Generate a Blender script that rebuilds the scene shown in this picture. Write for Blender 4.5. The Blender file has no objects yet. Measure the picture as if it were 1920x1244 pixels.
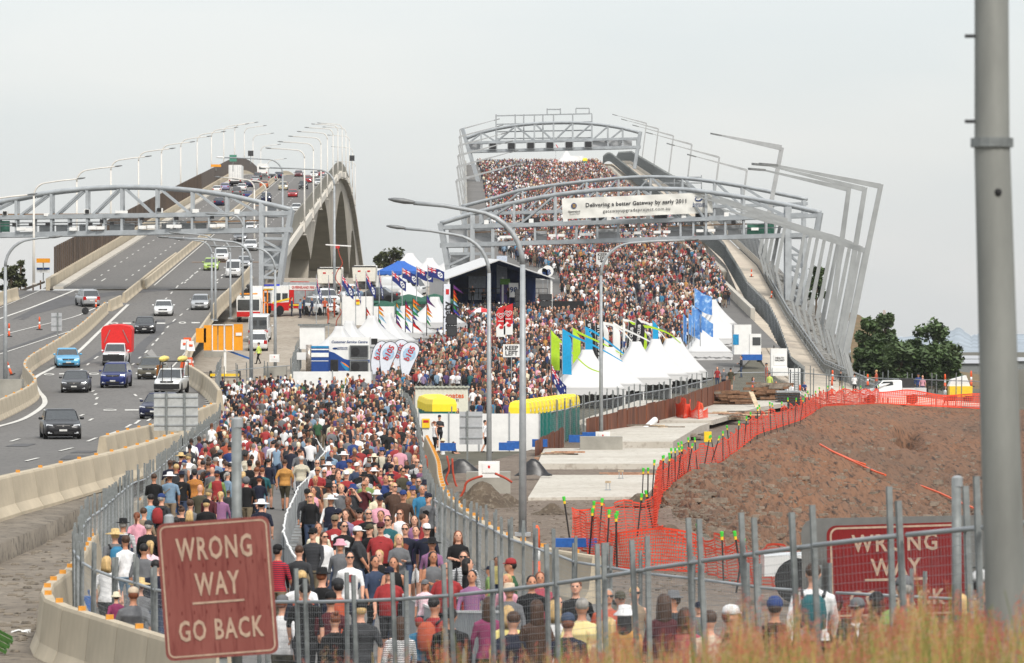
import bpy, bmesh, math, random
import numpy as np
from mathutils import Vector, Matrix, Euler
random.seed(7); np.random.seed(7)
C = bpy.context.scene.collection
SC = bpy.context.scene
R = math.radians
F = 8500.0; HZ = 645.0; H = 8.0
# ---------------------------------------------------------------- camera, sky, sun, exposure
cam = bpy.data.cameras.new('camera'); camo = bpy.data.objects.new('camera', cam); C.objects.link(camo)
camo.location = (0, 0, H); camo.rotation_euler = (R(90), 0, 0)
cam.sensor_width = 36; cam.lens = F/1920*36; cam.shift_y = 23/1920
cam.clip_start = 1; cam.clip_end = 60000
cam.dof.use_dof = True; cam.dof.focus_distance = 250; cam.dof.aperture_fstop = 6.5
SC.camera = camo
W = bpy.data.worlds.new('World'); SC.world = W; W.use_nodes = True
nt = W.node_tree; nt.nodes.clear()
SUN_EL, SUN_AZ = R(42), R(158)      # azimuth from +Y clockwise: behind the camera, a little to its right
sky = nt.nodes.new('ShaderNodeTexSky'); sky.sky_type = 'NISHITA'; sky.sun_disc = False
sky.sun_elevation = SUN_EL; sky.sun_rotation = SUN_AZ; sky.dust_density = 3
b1 = nt.nodes.new('ShaderNodeBackground'); b1.inputs[1].default_value = 0.05
nt.links.new(sky.outputs[0], b1.inputs[0])
tc = nt.nodes.new('ShaderNodeTexCoord'); sx = nt.nodes.new('ShaderNodeSeparateXYZ')
nt.links.new(tc.outputs['Generated'], sx.inputs[0])
m1 = nt.nodes.new('ShaderNodeMath'); m1.operation = 'MAXIMUM'; m1.inputs[1].default_value = 0
m2 = nt.nodes.new('ShaderNodeMath'); m2.operation = 'MULTIPLY_ADD'; m2.inputs[1].default_value = .8; m2.inputs[2].default_value = 1.0
nt.links.new(sx.outputs[2], m1.inputs[0]); nt.links.new(m1.outputs[0], m2.inputs[0])
nz = nt.nodes.new('ShaderNodeTexNoise'); nz.inputs['Scale'].default_value = 7; nz.inputs['Detail'].default_value = 3
mpn = nt.nodes.new('ShaderNodeMapping'); mpn.inputs['Scale'].default_value = (1, 1, 4)
nt.links.new(tc.outputs['Generated'], mpn.inputs[0]); nt.links.new(mpn.outputs[0], nz.inputs[0])
rp = nt.nodes.new('ShaderNodeValToRGB')
rp.color_ramp.elements[0].position = .38; rp.color_ramp.elements[1].position = .62
rp.color_ramp.elements[0].color = (.61, .632, .64, 1); rp.color_ramp.elements[1].color = (.672, .674, .667, 1)
nt.links.new(nz.outputs[0], rp.inputs[0])
b2 = nt.nodes.new('ShaderNodeBackground'); nt.links.new(rp.outputs[0], b2.inputs[0]); nt.links.new(m2.outputs[0], b2.inputs[1])
ad = nt.nodes.new('ShaderNodeAddShader'); ow = nt.nodes.new('ShaderNodeOutputWorld')
nt.links.new(b1.outputs[0], ad.inputs[0]); nt.links.new(b2.outputs[0], ad.inputs[1]); nt.links.new(ad.outputs[0], ow.inputs[0])
sl = bpy.data.lights.new('sun', 'SUN'); sl.energy = 2.7; sl.angle = R(10); sl.color = (1, .96, .9)
so = bpy.data.objects.new('sun', sl); C.objects.link(so); so.location = (0, -20, 200)
sd = Vector((math.sin(SUN_AZ)*math.cos(SUN_EL), math.cos(SUN_AZ)*math.cos(SUN_EL), math.sin(SUN_EL)))
so.rotation_euler = sd.to_track_quat('Z', 'Y').to_euler()
SC.view_settings.view_transform = 'Standard'; SC.view_settings.look = 'None'
SC.view_settings.exposure = 0.0; SC.view_settings.gamma = 1; SC.view_settings.use_curve_mapping = False
SC.render.engine = 'CYCLES'
SC.cycles.max_bounces = 5; SC.cycles.diffuse_bounces = 2; SC.cycles.glossy_bounces = 2
SC.cycles.transparent_max_bounces = 12; SC.cycles.volume_bounces = 0
SC.cycles.use_denoising = True
# ---------------------------------------------------------------- ground profiles (height against distance, relative to the camera)
def interp(x, xs, ys): return float(np.interp(x, xs, ys))
def zC(d):
    if d < 100: return interp(d, [0, 25, 38, 45, 55, 63, 80, 100], [-2.4, -2.5, -3.1, -3.6, -4.45, -5.1, -5.65, -5.7])
    if d < 250: return -5.7
    if d < 430: return -5.7+.0625*(d-250)**2/360
    if d < 1150: return -.075+.0625*(d-430)
    t = d-1150
    return 44.93+.0625*t-.0625*t*t/240
def zM(d):
    if d < 200: return -4.7
    if d < 430: return -4.7+.06*(d-200)**2/460
    if d < 1000: return 2.2+.06*(d-430)
    if d < 1400: return 36.4+.06*(d-1000)-.12*(d-1000)**2/800
    return 36.4-.06*(d-1400)
_PX = [300, 380, 407, 456, 505, 593, 737, 900, 1169, 1290, 1400]
_PZ = [-5.2, -4.9, -4.55, -2.95, 2.7, 10.2, 20.4, 30.2, 46.3, 51.2, 50]
def zP(d): return interp(d, _PX, _PZ)
def XL(d): return -50.9-.0235*(d-510)
def XR(d): return -28.5-.0225*(d-510)
def XM(d): return -40.6-.0235*(d-510)
def XCL(d): return -6-.0105*(d-600)
def XCR(d): return 25-.0045*(d-470)
_DS = np.concatenate([np.arange(30, 500, 1.0), np.arange(500, 1300, 2.0)])
def gd(y, prof=zC, dmin=40):
    k = (HZ-y)/F; pd = None; best = (9e9, 80.)
    for d in _DS:
        if d < dmin: continue
        v = prof(d)-k*d
        if abs(v) < best[0] and d < 200: best = (abs(v), float(d))
        if v >= 0:
            if pd is None: continue
            return float(pd+(d-pd)*(-pv)/(v-pv+1e-9))
        pd, pv = d, v
    return best[1] if y > 645 else 1230.0
def P(x, y, d): return Vector(((x-960)/F*d, d, H+(HZ-y)/F*d))
def G(x, y, prof=zC, dz=0, dmin=40):
    d = gd(y, prof, dmin); return Vector(((x-960)/F*d, d, H+prof(d)+dz))
def W3(X, d, z): return Vector((X, d, H+z))
# ---------------------------------------------------------------- materials
def srgb(r, g, b): return tuple(((c/255)/12.92 if c/255 <= .04045 else ((c/255+.055)/1.055)**2.4) for c in (r, g, b))
_M = {}
def mat(name, col, rough=.7, metal=0, var=.12, scale=6, bump=0, spec=.4, alt=None, alpha=None, detail=5, stretch=None):
    if name in _M: return _M[name]
    m = bpy.data.materials.new(name); m.use_nodes = True; n = m.node_tree; bs = n.nodes['Principled BSDF']
    bs.inputs['Roughness'].default_value = rough; bs.inputs['Metallic'].default_value = metal
    bs.inputs['Specular IOR Level'].default_value = spec
    t = n.nodes.new('ShaderNodeTexCoord'); no = n.nodes.new('ShaderNodeTexNoise')
    no.inputs['Scale'].default_value = scale; no.inputs['Detail'].default_value = detail; no.inputs['Roughness'].default_value = .6
    if stretch:
        mp = n.nodes.new('ShaderNodeMapping'); mp.inputs['Scale'].default_value = stretch
        n.links.new(t.outputs['Object'], mp.inputs[0]); n.links.new(mp.outputs[0], no.inputs[0])
    else: n.links.new(t.outputs['Object'], no.inputs[0])
    r = n.nodes.new('ShaderNodeValToRGB'); a = alt or tuple(c*(1-2*var) for c in col); b = col if alt else tuple(min(1, c*(1+var)) for c in col)
    r.color_ramp.elements[0].position = .32; r.color_ramp.elements[1].position = .68
    r.color_ramp.elements[0].color = (*a, 1); r.color_ramp.elements[1].color = (*b, 1)
    n.links.new(no.outputs[0], r.inputs[0]); n.links.new(r.outputs[0], bs.inputs['Base Color'])
    if bump:
        bu = n.nodes.new('ShaderNodeBump'); bu.inputs['Strength'].default_value = bump; bu.inputs['Distance'].default_value = .05
        n.links.new(no.outputs[0], bu.inputs['Height']); n.links.new(bu.outputs[0], bs.inputs['Normal'])
    if alpha is not None: bs.inputs['Alpha'].default_value = alpha
    m.diffuse_color = (*col, 1); _M[name] = m
    return m
def mix2(name, c1, c2, c3, s1, s2, rough=.9, bump=.5, dist=.1, stretch1=(1, 1, 1), stretch2=(1, 1, 1)):
    """two scales of noise: broad patches between c1 and c2, fine specks of c3"""
    m = bpy.data.materials.new(name); m.use_nodes = True; n = m.node_tree; bs = n.nodes['Principled BSDF']
    bs.inputs['Roughness'].default_value = rough; bs.inputs['Specular IOR Level'].default_value = .25
    t = n.nodes.new('ShaderNodeTexCoord')
    def noise(s, st, det):
        mp = n.nodes.new('ShaderNodeMapping'); mp.inputs['Scale'].default_value = st
        no = n.nodes.new('ShaderNodeTexNoise'); no.inputs['Scale'].default_value = s; no.inputs['Detail'].default_value = det; no.inputs['Roughness'].default_value = .65
        n.links.new(t.outputs['Object'], mp.inputs[0]); n.links.new(mp.outputs[0], no.inputs[0]); return no
    a, b = noise(s1, stretch1, 6), noise(s2, stretch2, 4)
    r = n.nodes.new('ShaderNodeValToRGB'); r.color_ramp.elements[0].position = .35; r.color_ramp.elements[1].position = .65
    r.color_ramp.elements[0].color = (*c1, 1); r.color_ramp.elements[1].color = (*c2, 1)
    r2 = n.nodes.new('ShaderNodeValToRGB'); r2.color_ramp.elements[0].position = .52; r2.color_ramp.elements[1].position = .66
    r2.color_ramp.elements[0].color = (0, 0, 0, 1); r2.color_ramp.elements[1].color = (1, 1, 1, 1)
    mx = n.nodes.new('ShaderNodeMix'); mx.data_type = 'RGBA'; mx.inputs[7].default_value = (*c3, 1)
    n.links.new(a.outputs[0], r.inputs[0]); n.links.new(b.outputs[0], r2.inputs[0]); n.links.new(r2.outputs[0], mx.inputs[0])
    n.links.new(r.outputs[0], mx.inputs[6]); n.links.new(mx.outputs[2], bs.inputs['Base Color'])
    if bump:
        bu = n.nodes.new('ShaderNodeBump'); bu.inputs['Strength'].default_value = bump; bu.inputs['Distance'].default_value = dist
        n.links.new(b.outputs[0], bu.inputs['Height']); n.links.new(bu.outputs[0], bs.inputs['Normal'])
    _M[name] = m; return m
# ---------------------------------------------------------------- mesh builder
class MB:
    def __init__(s): s.v = []; s.f = []; s.m = []
    def add(s, vs, fs, mi=0):
        o = len(s.v); s.v += [tuple(p) for p in vs]; s.f += [tuple(i+o for i in f) for f in fs]; s.m += [mi]*len(fs); return s
    def box(s, c, size, rz=0, mi=0, rot=None):
        a, b, d = size[0]/2, size[1]/2, size[2]/2
        M = (rot.to_matrix() if rot else Matrix.Rotation(rz, 3, 'Z')); c = Vector(c)
        vs = [c+M @ Vector((x, y, z)) for z in (-d, d) for x, y in ((-a, -b), (a, -b), (a, b), (-a, b))]
        return s.add(vs, [(3, 2, 1, 0), (4, 5, 6, 7), (0, 1, 5, 4), (1, 2, 6, 5), (2, 3, 7, 6), (3, 0, 4, 7)], mi)
    def tube(s, pts, r, n=8, mi=0, cap=True):
        pts = [Vector(p) for p in pts]; k = len(pts); rs = r if isinstance(r, (list, tuple)) else [r]*k
        vs = []; ref = Vector((0, 0, 1))
        t0 = (pts[1]-pts[0]).normalized()
        if abs(t0.z) > .9: ref = Vector((0, 1, 0))
        u = t0.cross(ref).normalized()
        for i in range(k):
            t = (pts[min(i+1, k-1)]-pts[max(i-1, 0)]).normalized()
            u = (u-t*u.dot(t)).normalized(); w = t.cross(u)
            for j in range(n):
                a = 2*math.pi*(j+.5)/n; vs.append(pts[i]+(u*math.cos(a)+w*math.sin(a))*rs[i])
        fs = [(i*n+j, i*n+(j+1) % n, (i+1)*n+(j+1) % n, (i+1)*n+j) for i in range(k-1) for j in range(n)]
        if cap: fs += [tuple(reversed(range(n))), tuple(range((k-1)*n, k*n))]
        return s.add(vs, fs, mi)
    def bar(s, a, b, w, h=None, mi=0):
        """square bar from a to b"""
        a, b = Vector(a), Vector(b); h = h or w; t = (b-a); L = t.length
        if L < 1e-6: return s
        q = t.to_track_quat('Y', 'Z'); c = (a+b)/2
        return s.box(c, (w, L, h), rot=q, mi=mi)
    def loft(s, rings, mi=0, cap=True, closed=True):
        n = len(rings[0]); vs = [p for r in rings for p in r]; fs = []
        for i in range(len(rings)-1):
            for j in range(n if closed else n-1):
                fs.append((i*n+j, i*n+(j+1) % n, (i+1)*n+(j+1) % n, (i+1)*n+j))
        if cap: fs += [tuple(reversed(range(n))), tuple(range((len(rings)-1)*n, len(rings)*n))]
        return s.add(vs, fs, mi)
    def prism(s, poly, axis_vec, mi=0):
        a = Vector(axis_vec); r1 = [Vector(p) for p in poly]; return s.loft([r1, [p+a for p in r1]], mi)
    def lathe(s, prof, c=(0, 0, 0), n=12, mi=0):
        c = Vector(c); return s.loft([[c+Vector((r*math.cos(2*math.pi*j/n), r*math.sin(2*math.pi*j/n), z)) for j in range(n)] for r, z in prof], mi)
    def ball(s, c, r, n=8, m=6, mi=0):
        c = Vector(c); r = r if isinstance(r, (tuple, list)) else (r, r, r); rings = []
        for i in range(1, m):
            t = math.pi*i/m; rings.append([c+Vector((r[0]*math.sin(t)*math.cos(2*math.pi*j/n), r[1]*math.sin(t)*math.sin(2*math.pi*j/n), -r[2]*math.cos(t))) for j in range(n)])
        return s.loft(rings, mi)
    def mesh(s, name, mats=(), smooth=False):
        me = bpy.data.meshes.new(name); me.from_pydata(s.v, [], s.f)
        for m in (mats if isinstance(mats, (list, tuple)) else [mats]): me.materials.append(m)
        if any(s.m): me.polygons.foreach_set('material_index', s.m)
        if smooth: me.polygons.foreach_set('use_smooth', [True]*len(s.f))
        me.update(); return me
    def build(s, name, mats, parent=None, smooth=False, loc=None, rz=0):
        return obj(name, s.mesh(name, mats, smooth), parent, loc, rz)
def obj(name, me, parent=None, loc=None, rz=0):
    o = bpy.data.objects.new(name, me); C.objects.link(o)
    if parent: o.parent = parent
    if loc is not None: o.location = loc
    if rz: o.rotation_euler = (0, 0, rz)
    return o
def tag(o, label=None, cat=None, group=None, kind=None):
    if label: o['label'] = label
    if cat: o['category'] = cat
    if group: o['group'] = group
    if kind: o['kind'] = kind
    return o
def thing(name, label, cat, loc=(0, 0, 0), rz=0, group=None):
    o = bpy.data.objects.new(name, None); C.objects.link(o); o.location = loc; o.rotation_euler = (0, 0, rz); o.empty_display_size = .2
    return tag(o, label, cat, group)
_kids = {}
def kids(o):
    return [c for c in o.children]
def dup(root, loc=None, rz=None, label=None, group=None, scale=None):
    def cp(o, parent):
        c = o.copy(); C.objects.link(c)
        if parent: c.parent = parent
        for ch in o.children: cp(ch, c)
        return c
    r = cp(root, None)
    if loc is not None: r.location = loc
    if rz is not None: r.rotation_euler = (0, 0, rz)
    if label: r['label'] = label
    if group: r['group'] = group
    if scale: r.scale = (scale,)*3
    return r
def resample(pts, step):
    pts = [Vector(p) for p in pts]; L = [0]
    for a, b in zip(pts, pts[1:]): L.append(L[-1]+(b-a).length)
    n = max(1, round(L[-1]/step)); out = []; xs = np.linspace(0, L[-1], n+1)
    for x in xs: out.append(Vector([float(np.interp(x, L, [p[k] for p in pts])) for k in range(3)]))
    return out
def smooth_px(pts, n=6):
    """Catmull-Rom through 2D/3D tuples"""
    p = [np.array(q, float) for q in pts]; p = [2*p[0]-p[1]]+p+[2*p[-1]-p[-2]]; out = []
    for i in range(1, len(p)-2):
        for k in range(n):
            t = k/n; a, b, c, d = p[i-1], p[i], p[i+1], p[i+2]
            out.append(.5*((2*b)+(-a+c)*t+(2*a-5*b+4*c-d)*t*t+(-a+3*b-3*c+d)*t**3))
    out.append(p[-2]); return out
def text(name, body, size, m, parent=None, loc=(0, 0, 0), rot=(R(90), 0, 0), extrude=.004, align='CENTER', bold=False, shear=0, sx=1.0, space=1.0):
    cu = bpy.data.curves.new(name, 'FONT'); cu.body = body; cu.size = size; cu.extrude = extrude; cu.align_x = align; cu.align_y = 'CENTER'
    cu.shear = shear; cu.resolution_u = 2; cu.space_character = space
    if bold: cu.offset = size*.022
    o = bpy.data.objects.new(name, cu); C.objects.link(o)
    bpy.context.view_layer.update()
    me = bpy.data.meshes.new_from_object(o.evaluated_get(bpy.context.evaluated_depsgraph_get()))
    bpy.data.objects.remove(o); bpy.data.curves.remove(cu)
    me.materials.clear(); me.materials.append(m)
    o = obj(name, me, parent, loc); o.rotation_euler = rot; o.scale = (sx, 1, 1); return o
# shared materials
CONC = mat('concrete', srgb(186, 173, 150), .85, var=.13, scale=1.3, bump=.15, stretch=(1, 1, .35))
CONC_G = mat('grey_concrete', srgb(150, 147, 138), .85, var=.13, scale=.8, bump=.1)
CONC_W = mat('pale_concrete', srgb(190, 184, 172), .85, var=.08, scale=.6, bump=.08)
SLABM = mix2('slab_concrete', srgb(196, 191, 180), srgb(178, 172, 160), srgb(160, 152, 140), .25, 3, bump=.1)
ASPH = mix2('asphalt', srgb(100, 98, 95), srgb(117, 114, 110), srgb(92, 90, 88), .06, 4, bump=.12, dist=.02, stretch1=(1, .12, 1), stretch2=(1, .3, 1))
ASPH2 = mix2('crowd_asphalt', srgb(104, 102, 99), srgb(116, 113, 109), srgb(94, 92, 90), .1, 4, bump=.1, dist=.02)
GRAV = mix2('gravel_ground', srgb(165, 155, 141), srgb(148, 138, 124), srgb(128, 118, 105), .12, 1.6, bump=.3)
SOIL = mix2('grey_soil', srgb(116, 104, 92), srgb(98, 86, 75), srgb(140, 128, 115), .2, 3.5, bump=.6)
PAINT = mat('road_paint', srgb(205, 203, 196), .8, var=.12, scale=2)
GALV = mat('galvanised_steel', srgb(156, 160, 162), .5, .2, var=.1, scale=3)
GALV_D = mat('weathered_steel', srgb(124, 128, 127), .6, .2, var=.16, scale=7)
STEEL_L = mat('pale_grey_steel', srgb(166, 168, 168), .5, .25, var=.08, scale=1.2)
WHITE = mat('white_paint', srgb(222, 222, 219), .5, var=.04, scale=2)
CREAM = mat('cream_steel', srgb(206, 200, 186), .5, var=.05)
BLACK = mat('black_rubber', (.012, .012, .013), .7, var=.2)
DARK = mat('dark_grey', (.035, .036, .038), .6, var=.15)
GLASS = mat('dark_glass', (.05, .056, .06), .07, .25, var=.1, spec=1)
ORANGE = mat('orange_plastic', (.75, .10, .02), .5, var=.08)
RED = mat('red_paint', (.52, .018, .02), .35, var=.08)
BLUE = mat('blue_plastic', (.015, .10, .36), .45, var=.12)
YELLOW = mat('yellow_plastic', (.83, .56, .02), .45, var=.06)
WOOD = mat('timber', srgb(148, 112, 84), .85, var=.2, scale=5, stretch=(1, 8, 8))
# ================================================================ SETTING: land, roads, slabs
def sheet_rows(name, rows, m, kind='structure', label=None, cat=None):
    """rows: list of lists of world points, same count per row"""
    mb = MB(); n = len(rows[0])
    mb.add([p for r in rows for p in r], [(i*n+j, i*n+j+1, (i+1)*n+j+1, (i+1)*n+j) for i in range(len(rows)-1) for j in range(n-1)])
    o = mb.build(name, m, smooth=True); tag(o, label, cat, kind=kind); return o
def px_sheet(name, rows, m, prof=zC, dz=0, nx=6, sub=6, **k):
    """rows: (y, x_left, x_right) in photo pixels, lying on the ground profile"""
    out = []
    rr = sorted(rows)
    for (y0, a0, b0), (y1, a1, b1) in zip(rr, rr[1:]):
        for q in range(sub):
            t = q/sub; y = y0+(y1-y0)*t; a = a0+(a1-a0)*t; b = b0+(b1-b0)*t
            out.append([G(a+(b-a)*j/nx, y, prof, dz) for j in range(nx+1)])
    y, a, b = rr[-1]; out.append([G(a+(b-a)*j/nx, y, prof, dz) for j in range(nx+1)])
    return sheet_rows(name, out, m, **k)
def x_sheet(name, ds, fl, fr, prof, m, dz=0, nx=4, **k):
    return sheet_rows(name, [[W3(fl(d)+(fr(d)-fl(d))*j/nx, d, prof(d)+dz) for j in range(nx+1)] for d in ds], m, **k)
# the land: one sheet to the horizon, following the ground near by, falling to the river flats beyond
def terr(X, d):
    base = zC(min(d, 470))-.16
    if d < 120 and X < -3: base = min(base, -5.75) if X < -6 else base+(min(base, -5.75)-base)*(-3-X)/3
    if X < (-30 if d > 300 else -24): t = min(1, ((-30 if d > 300 else -24)-X)/6); base = base*(1-t)+(zM(min(d, 440))-(.35 if d>255 else 1.0))*t
    low = -10.5
    if d > 470: t = min(1, (d-470)/90); base = base*(1-t)+low*t
    if X > 24 and d > 330: base = min(base, zP(d)-.35)
    if X > 33: t = min(1, (X-33)/12); base = base*(1-t)+min(base, -6.2 if d < 420 else low)*t
    if X < -75: t = min(1, (-75-X)/25); base = base*(1-t)+low*t
    return base
gx = sorted(set([-9000, -3000, -1200, -500, -250, -150, -110]+list(range(-100, -3, 6))+list(range(-2, 62, 4))+[70, 90, 130, 200, 320, 600, 1300, 3000, 9000]))
gdp = [-60, 0, 10, 20, 27, 34, 40, 48, 56, 64, 72, 80, 95, 110, 125]+list(range(140, 640, 12))+[660, 720, 800, 950, 1200, 1600, 2300, 3500, 6000, 12000, 25000]
LAND = mix2('land', srgb(92, 88, 76), srgb(78, 76, 62), srgb(104, 98, 86), .05, 1.2, bump=.4)
def pitz(X, d): return 0
EDGE = [(1240, 925, 168), (1290, 885, 190), (1355, 866, 201), (1420, 814, 224), (1500, 788, 256), (1545, 762, 300), (1650, 757, 330), (1840, 768, 330)]
PITC = EDGE+[(1240, 945, 163), (1300, 1000, 150), (1370, 1022, 140), (1450, 1042, 130), (1330, 950, 166), (1450, 900, 196), (1450, 980, 165), (1600, 900, 205), (1600, 1000, 168), (1830, 1020, 170), (1830, 905, 215), (1720, 850, 262), (1840, 830, 280), (1950, 780, 335), (1950, 900, 225), (1950, 1050, 165), (1600, 1060, 150), (1840, 1080, 152)]
pit_poly = [(P(x, y, d).x, d) for x, y, d in EDGE]+[(60, 330), (60, 120), (P(1450, 1042, 128).x, 128), (P(1370, 1025, 138).x, 138), (P(1300, 1000, 148).x, 148), (P(1240, 945, 163).x, 163)]
def inpoly(x, y, poly):
    c = False; j = len(poly)-1
    for i in range(len(poly)):
        if (poly[i][1] > y) != (poly[j][1] > y) and x < (poly[j][0]-poly[i][0])*(y-poly[i][1])/(poly[j][1]-poly[i][1])+poly[i][0]: c = not c
        j = i
    return c
def land_z(X, d): return terr(X, d)-(5 if inpoly(X, d, pit_poly) else 0)
tag(sheet_rows('ground', [[W3(X, d, land_z(X, d)) for X in gx] for d in gdp], LAND), kind='structure')
# far hills, distance haze painted into their colours, and the river at the right
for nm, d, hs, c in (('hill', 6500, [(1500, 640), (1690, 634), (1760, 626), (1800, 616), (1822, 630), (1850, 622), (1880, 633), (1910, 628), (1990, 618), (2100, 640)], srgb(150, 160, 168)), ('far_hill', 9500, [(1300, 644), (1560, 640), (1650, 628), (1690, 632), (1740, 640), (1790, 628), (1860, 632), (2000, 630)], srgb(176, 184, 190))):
    rows = []
    pts = smooth_px([(x, y) for x, y in hs], 5)
    pts = [(p[0], p[1]+random.uniform(-2.5, 2.5)) for p in pts]
    for k in range(2):
        rows.append([Vector(((x-960)/F*(d-900+k*900), d-900+k*900, H-11+((HZ-y)/F*d+11)*k)) for x, y in pts])
    rows.append([Vector((p.x, d+500, H-11)) for p in rows[-1]])
    tag(sheet_rows(nm, rows, mat(nm+'_hazy_woods', c, .95, var=.15, scale=.01)), kind='structure')
tag(MB().box((640, 1700, H-10.2), (520, 500, .3)).build('river', mat('river_water', (.28, .32, .35), .15, var=.05, scale=.05)), kind='structure')
# motorway
ROWS_M = [(545, 30, 455), (575, -110, 413), (605, -170, 391), (650, -240, 350), (690, -280, 350), (720, -300, 384), (745, -300, 410), (770, -300, 404), (800, -300, 380), (835, -300, 298), (870, -300, 196), (905, -300, 90), (935, -300, 0)]
px_sheet('motorway', ROWS_M, ASPH, zM, 0, nx=10)
x_sheet('motorway_bridge_road', list(np.arange(492, 700, 8))+list(np.arange(700, 1600, 12)), lambda d: XL(d)-.5, lambda d: XR(d)+.3, zM, ASPH, .02, nx=6)
# crowd carriageway, yard, path
px_sheet('crowd_road', [(1320, 60, 1300), (1150, 135, 1150), (1050, 150, 1000), (950, 230, 850), (900, 290, 835), (850, 340, 812), (800, 390, 800), (762, 408, 1010), (700, 500, 1380), (660, 560, 1420), (620, 600, 1424)], ASPH2, zC, -.03, nx=8)
x_sheet('new_bridge_deck', list(np.arange(425, 700, 8))+list(np.arange(700, 1400, 12)), lambda d: -22 if d < 520 else XCL(d), XCR, zC, ASPH2, 0, nx=6)
px_sheet('yard', [(522, 466, 860), (540, 452, 860), (575, 415, 720), (600, 398, 690), (650, 352, 650), (690, 352, 590), (715, 384, 560), (737, 412, 548)], GRAV, zC, .03, nx=6)
PATHM = mix2('path_concrete', srgb(206, 194, 176), srgb(188, 176, 160), srgb(170, 158, 144), .15, 1.5, bump=.05, stretch2=(.3, 2, 1))
PCX = lambda d: interp(d, [380, 456, 505, 593, 737, 1169, 1400], [29.6, 29.2, 28.5, 30, 29.5, 28.0, 27])
PHW = lambda d: interp(d, [380, 410, 456, 600, 1200], [3.0, 2.7, 2.1, 2.0, 2.2])
pds = list(np.arange(372, 760, 6))+list(np.arange(760, 1400, 14))
x_sheet('shared_path', pds, lambda d: PCX(d)-PHW(d), lambda d: PCX(d)+PHW(d), zP, PATHM, .02)
px_sheet('forecourt', [(648, 1330, 1440), (690, 1335, 1500), (735, 1330, 1640), (764, 1320, 1900)], PATHM, lambda d: min(zC(d), zP(d))-.05, .0, nx=8)
# embankment under the path and the rock slope on its right
ROCK = mix2('rock_fill', srgb(140, 138, 132), srgb(106, 105, 102), srgb(72, 70, 68), .5, 1.6, bump=1)
def rockrow(d):
    z = zP(d)+.1; x = PCX(d)+PHW(d)+.3
    return [W3(PCX(d)-PHW(d)-.2, d, -9), W3(PCX(d)-PHW(d)-.1, d, z-.25), W3(x, d, z-.2), W3(x+1.2+random.random()*.5, d, z-.5+random.uniform(-.4, .4)), W3(x+2.6, d, z-1.2+random.uniform(-.5, .5)), W3(x+4.5, d, z-2.6+random.uniform(-.6, .6)), W3(x+8, d, max(-8, z-6)), W3(x+14, d, -11)]
sheet_rows('rock_slope', [rockrow(d) for d in np.arange(400, 640, 2.2)], ROCK)
rk = MB()
for i in range(420):
    d = random.uniform(402, 600); x = PCX(d)+PHW(d)+random.uniform(.6, 5); z = zP(d)-.2-max(0, (x-PCX(d)-PHW(d)-1))*.5; r = random.uniform(.2, .55)
    rk.ball(W3(x, d, z), (r, r*random.uniform(.6, 1), r*.7), 6, 4)
tag(rk.build('rubble', ROCK), kind='stuff')
# soil between the slabs and the near fence
px_sheet('soil_ground', [(762, 1300, 1560), (800, 1150, 1500), (840, 1000, 1400), (880, 860, 1330), (930, 820, 1255), (960, 850, 1260), (1000, 900, 1310), (1050, 980, 1480), (1120, 1150, 1900), (1200, 1300, 2000)], SOIL, zC, -.06, nx=14)
# the cut: a heightfield through measured points
_A = np.array([[1, u, v, u*u, u*v, v*v, u**3, u*u*v] for u, v in [((x-1600)/350, (y-900)/150) for x, y, d in PITC]])
_w = np.array([4.]*len(EDGE)+[1.]*(len(PITC)-len(EDGE)))
_co = np.linalg.lstsq(_A*_w[:, None], _w*np.array([1/d for x, y, d in PITC]), rcond=None)[0]
def rbf(x, y):
    u, v = (x-1600)/350, (y-900)/150; return 1/float(np.dot(_co, [1, u, v, u*u, u*v, v*v, u**3, u*u*v]))
rows = []
nz_ = lambda x, y: math.sin(x*.11+y*.07)+math.sin(x*.043-y*.13+1.3)+.6*math.sin(x*.31+y*.22)
top = lambda x: float(np.interp(x, [p[0] for p in EDGE], [p[1] for p in EDGE]))
bot = lambda x: float(np.interp(x, [1240, 1300, 1370, 1450, 1520, 1960], [948, 1006, 1030, 1052, 1090, 1110]))
NXP, NYP = 150, 90
for j in range(NYP+1):
    row = []
    for i in range(NXP+1):
        x = 1240+i*(1950-1240)/NXP; t = j/NYP; y = top(x)+(bot(x)-top(x))*t
        d = rbf(x, y); p = P(x, y, d)
        g = math.exp(-((x-1705-(y-818)*.4)/20)**2-((y-818)/15)**2); p.z -= 2.3*g; p.y += 7*g
        e = min(1, t*6, (1-t)*6); r_ = y-.55*(x-1240); p.z += (.06*nz_(x, y)+.13*math.sin(r_*.19+.6*math.sin(x*.02))*math.sin(r_*.053+x*.004)+.07*math.sin(r_*.47+x*.01))*e+random.uniform(-.06, .06)*e
        row.append(p)
    rows.append(row)
DIRT = mix2('dirt_slope', srgb(140, 99, 71), srgb(106, 85, 69), srgb(66, 53, 44), .06, 1.9, bump=1, dist=.3, stretch1=(1, .3, 1), stretch2=(2.6, .22, 1))
ds_ = MB(); n = NXP+1; ds_.add([p for r in rows for p in r], [(j*n+i, j*n+i+1, (j+1)*n+i+1, (j+1)*n+i) for j in range(NYP) for i in range(NXP)])
ds_ = ds_.build('dirt_slope', DIRT, smooth=True); ds_['kind'] = 'structure'
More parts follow.
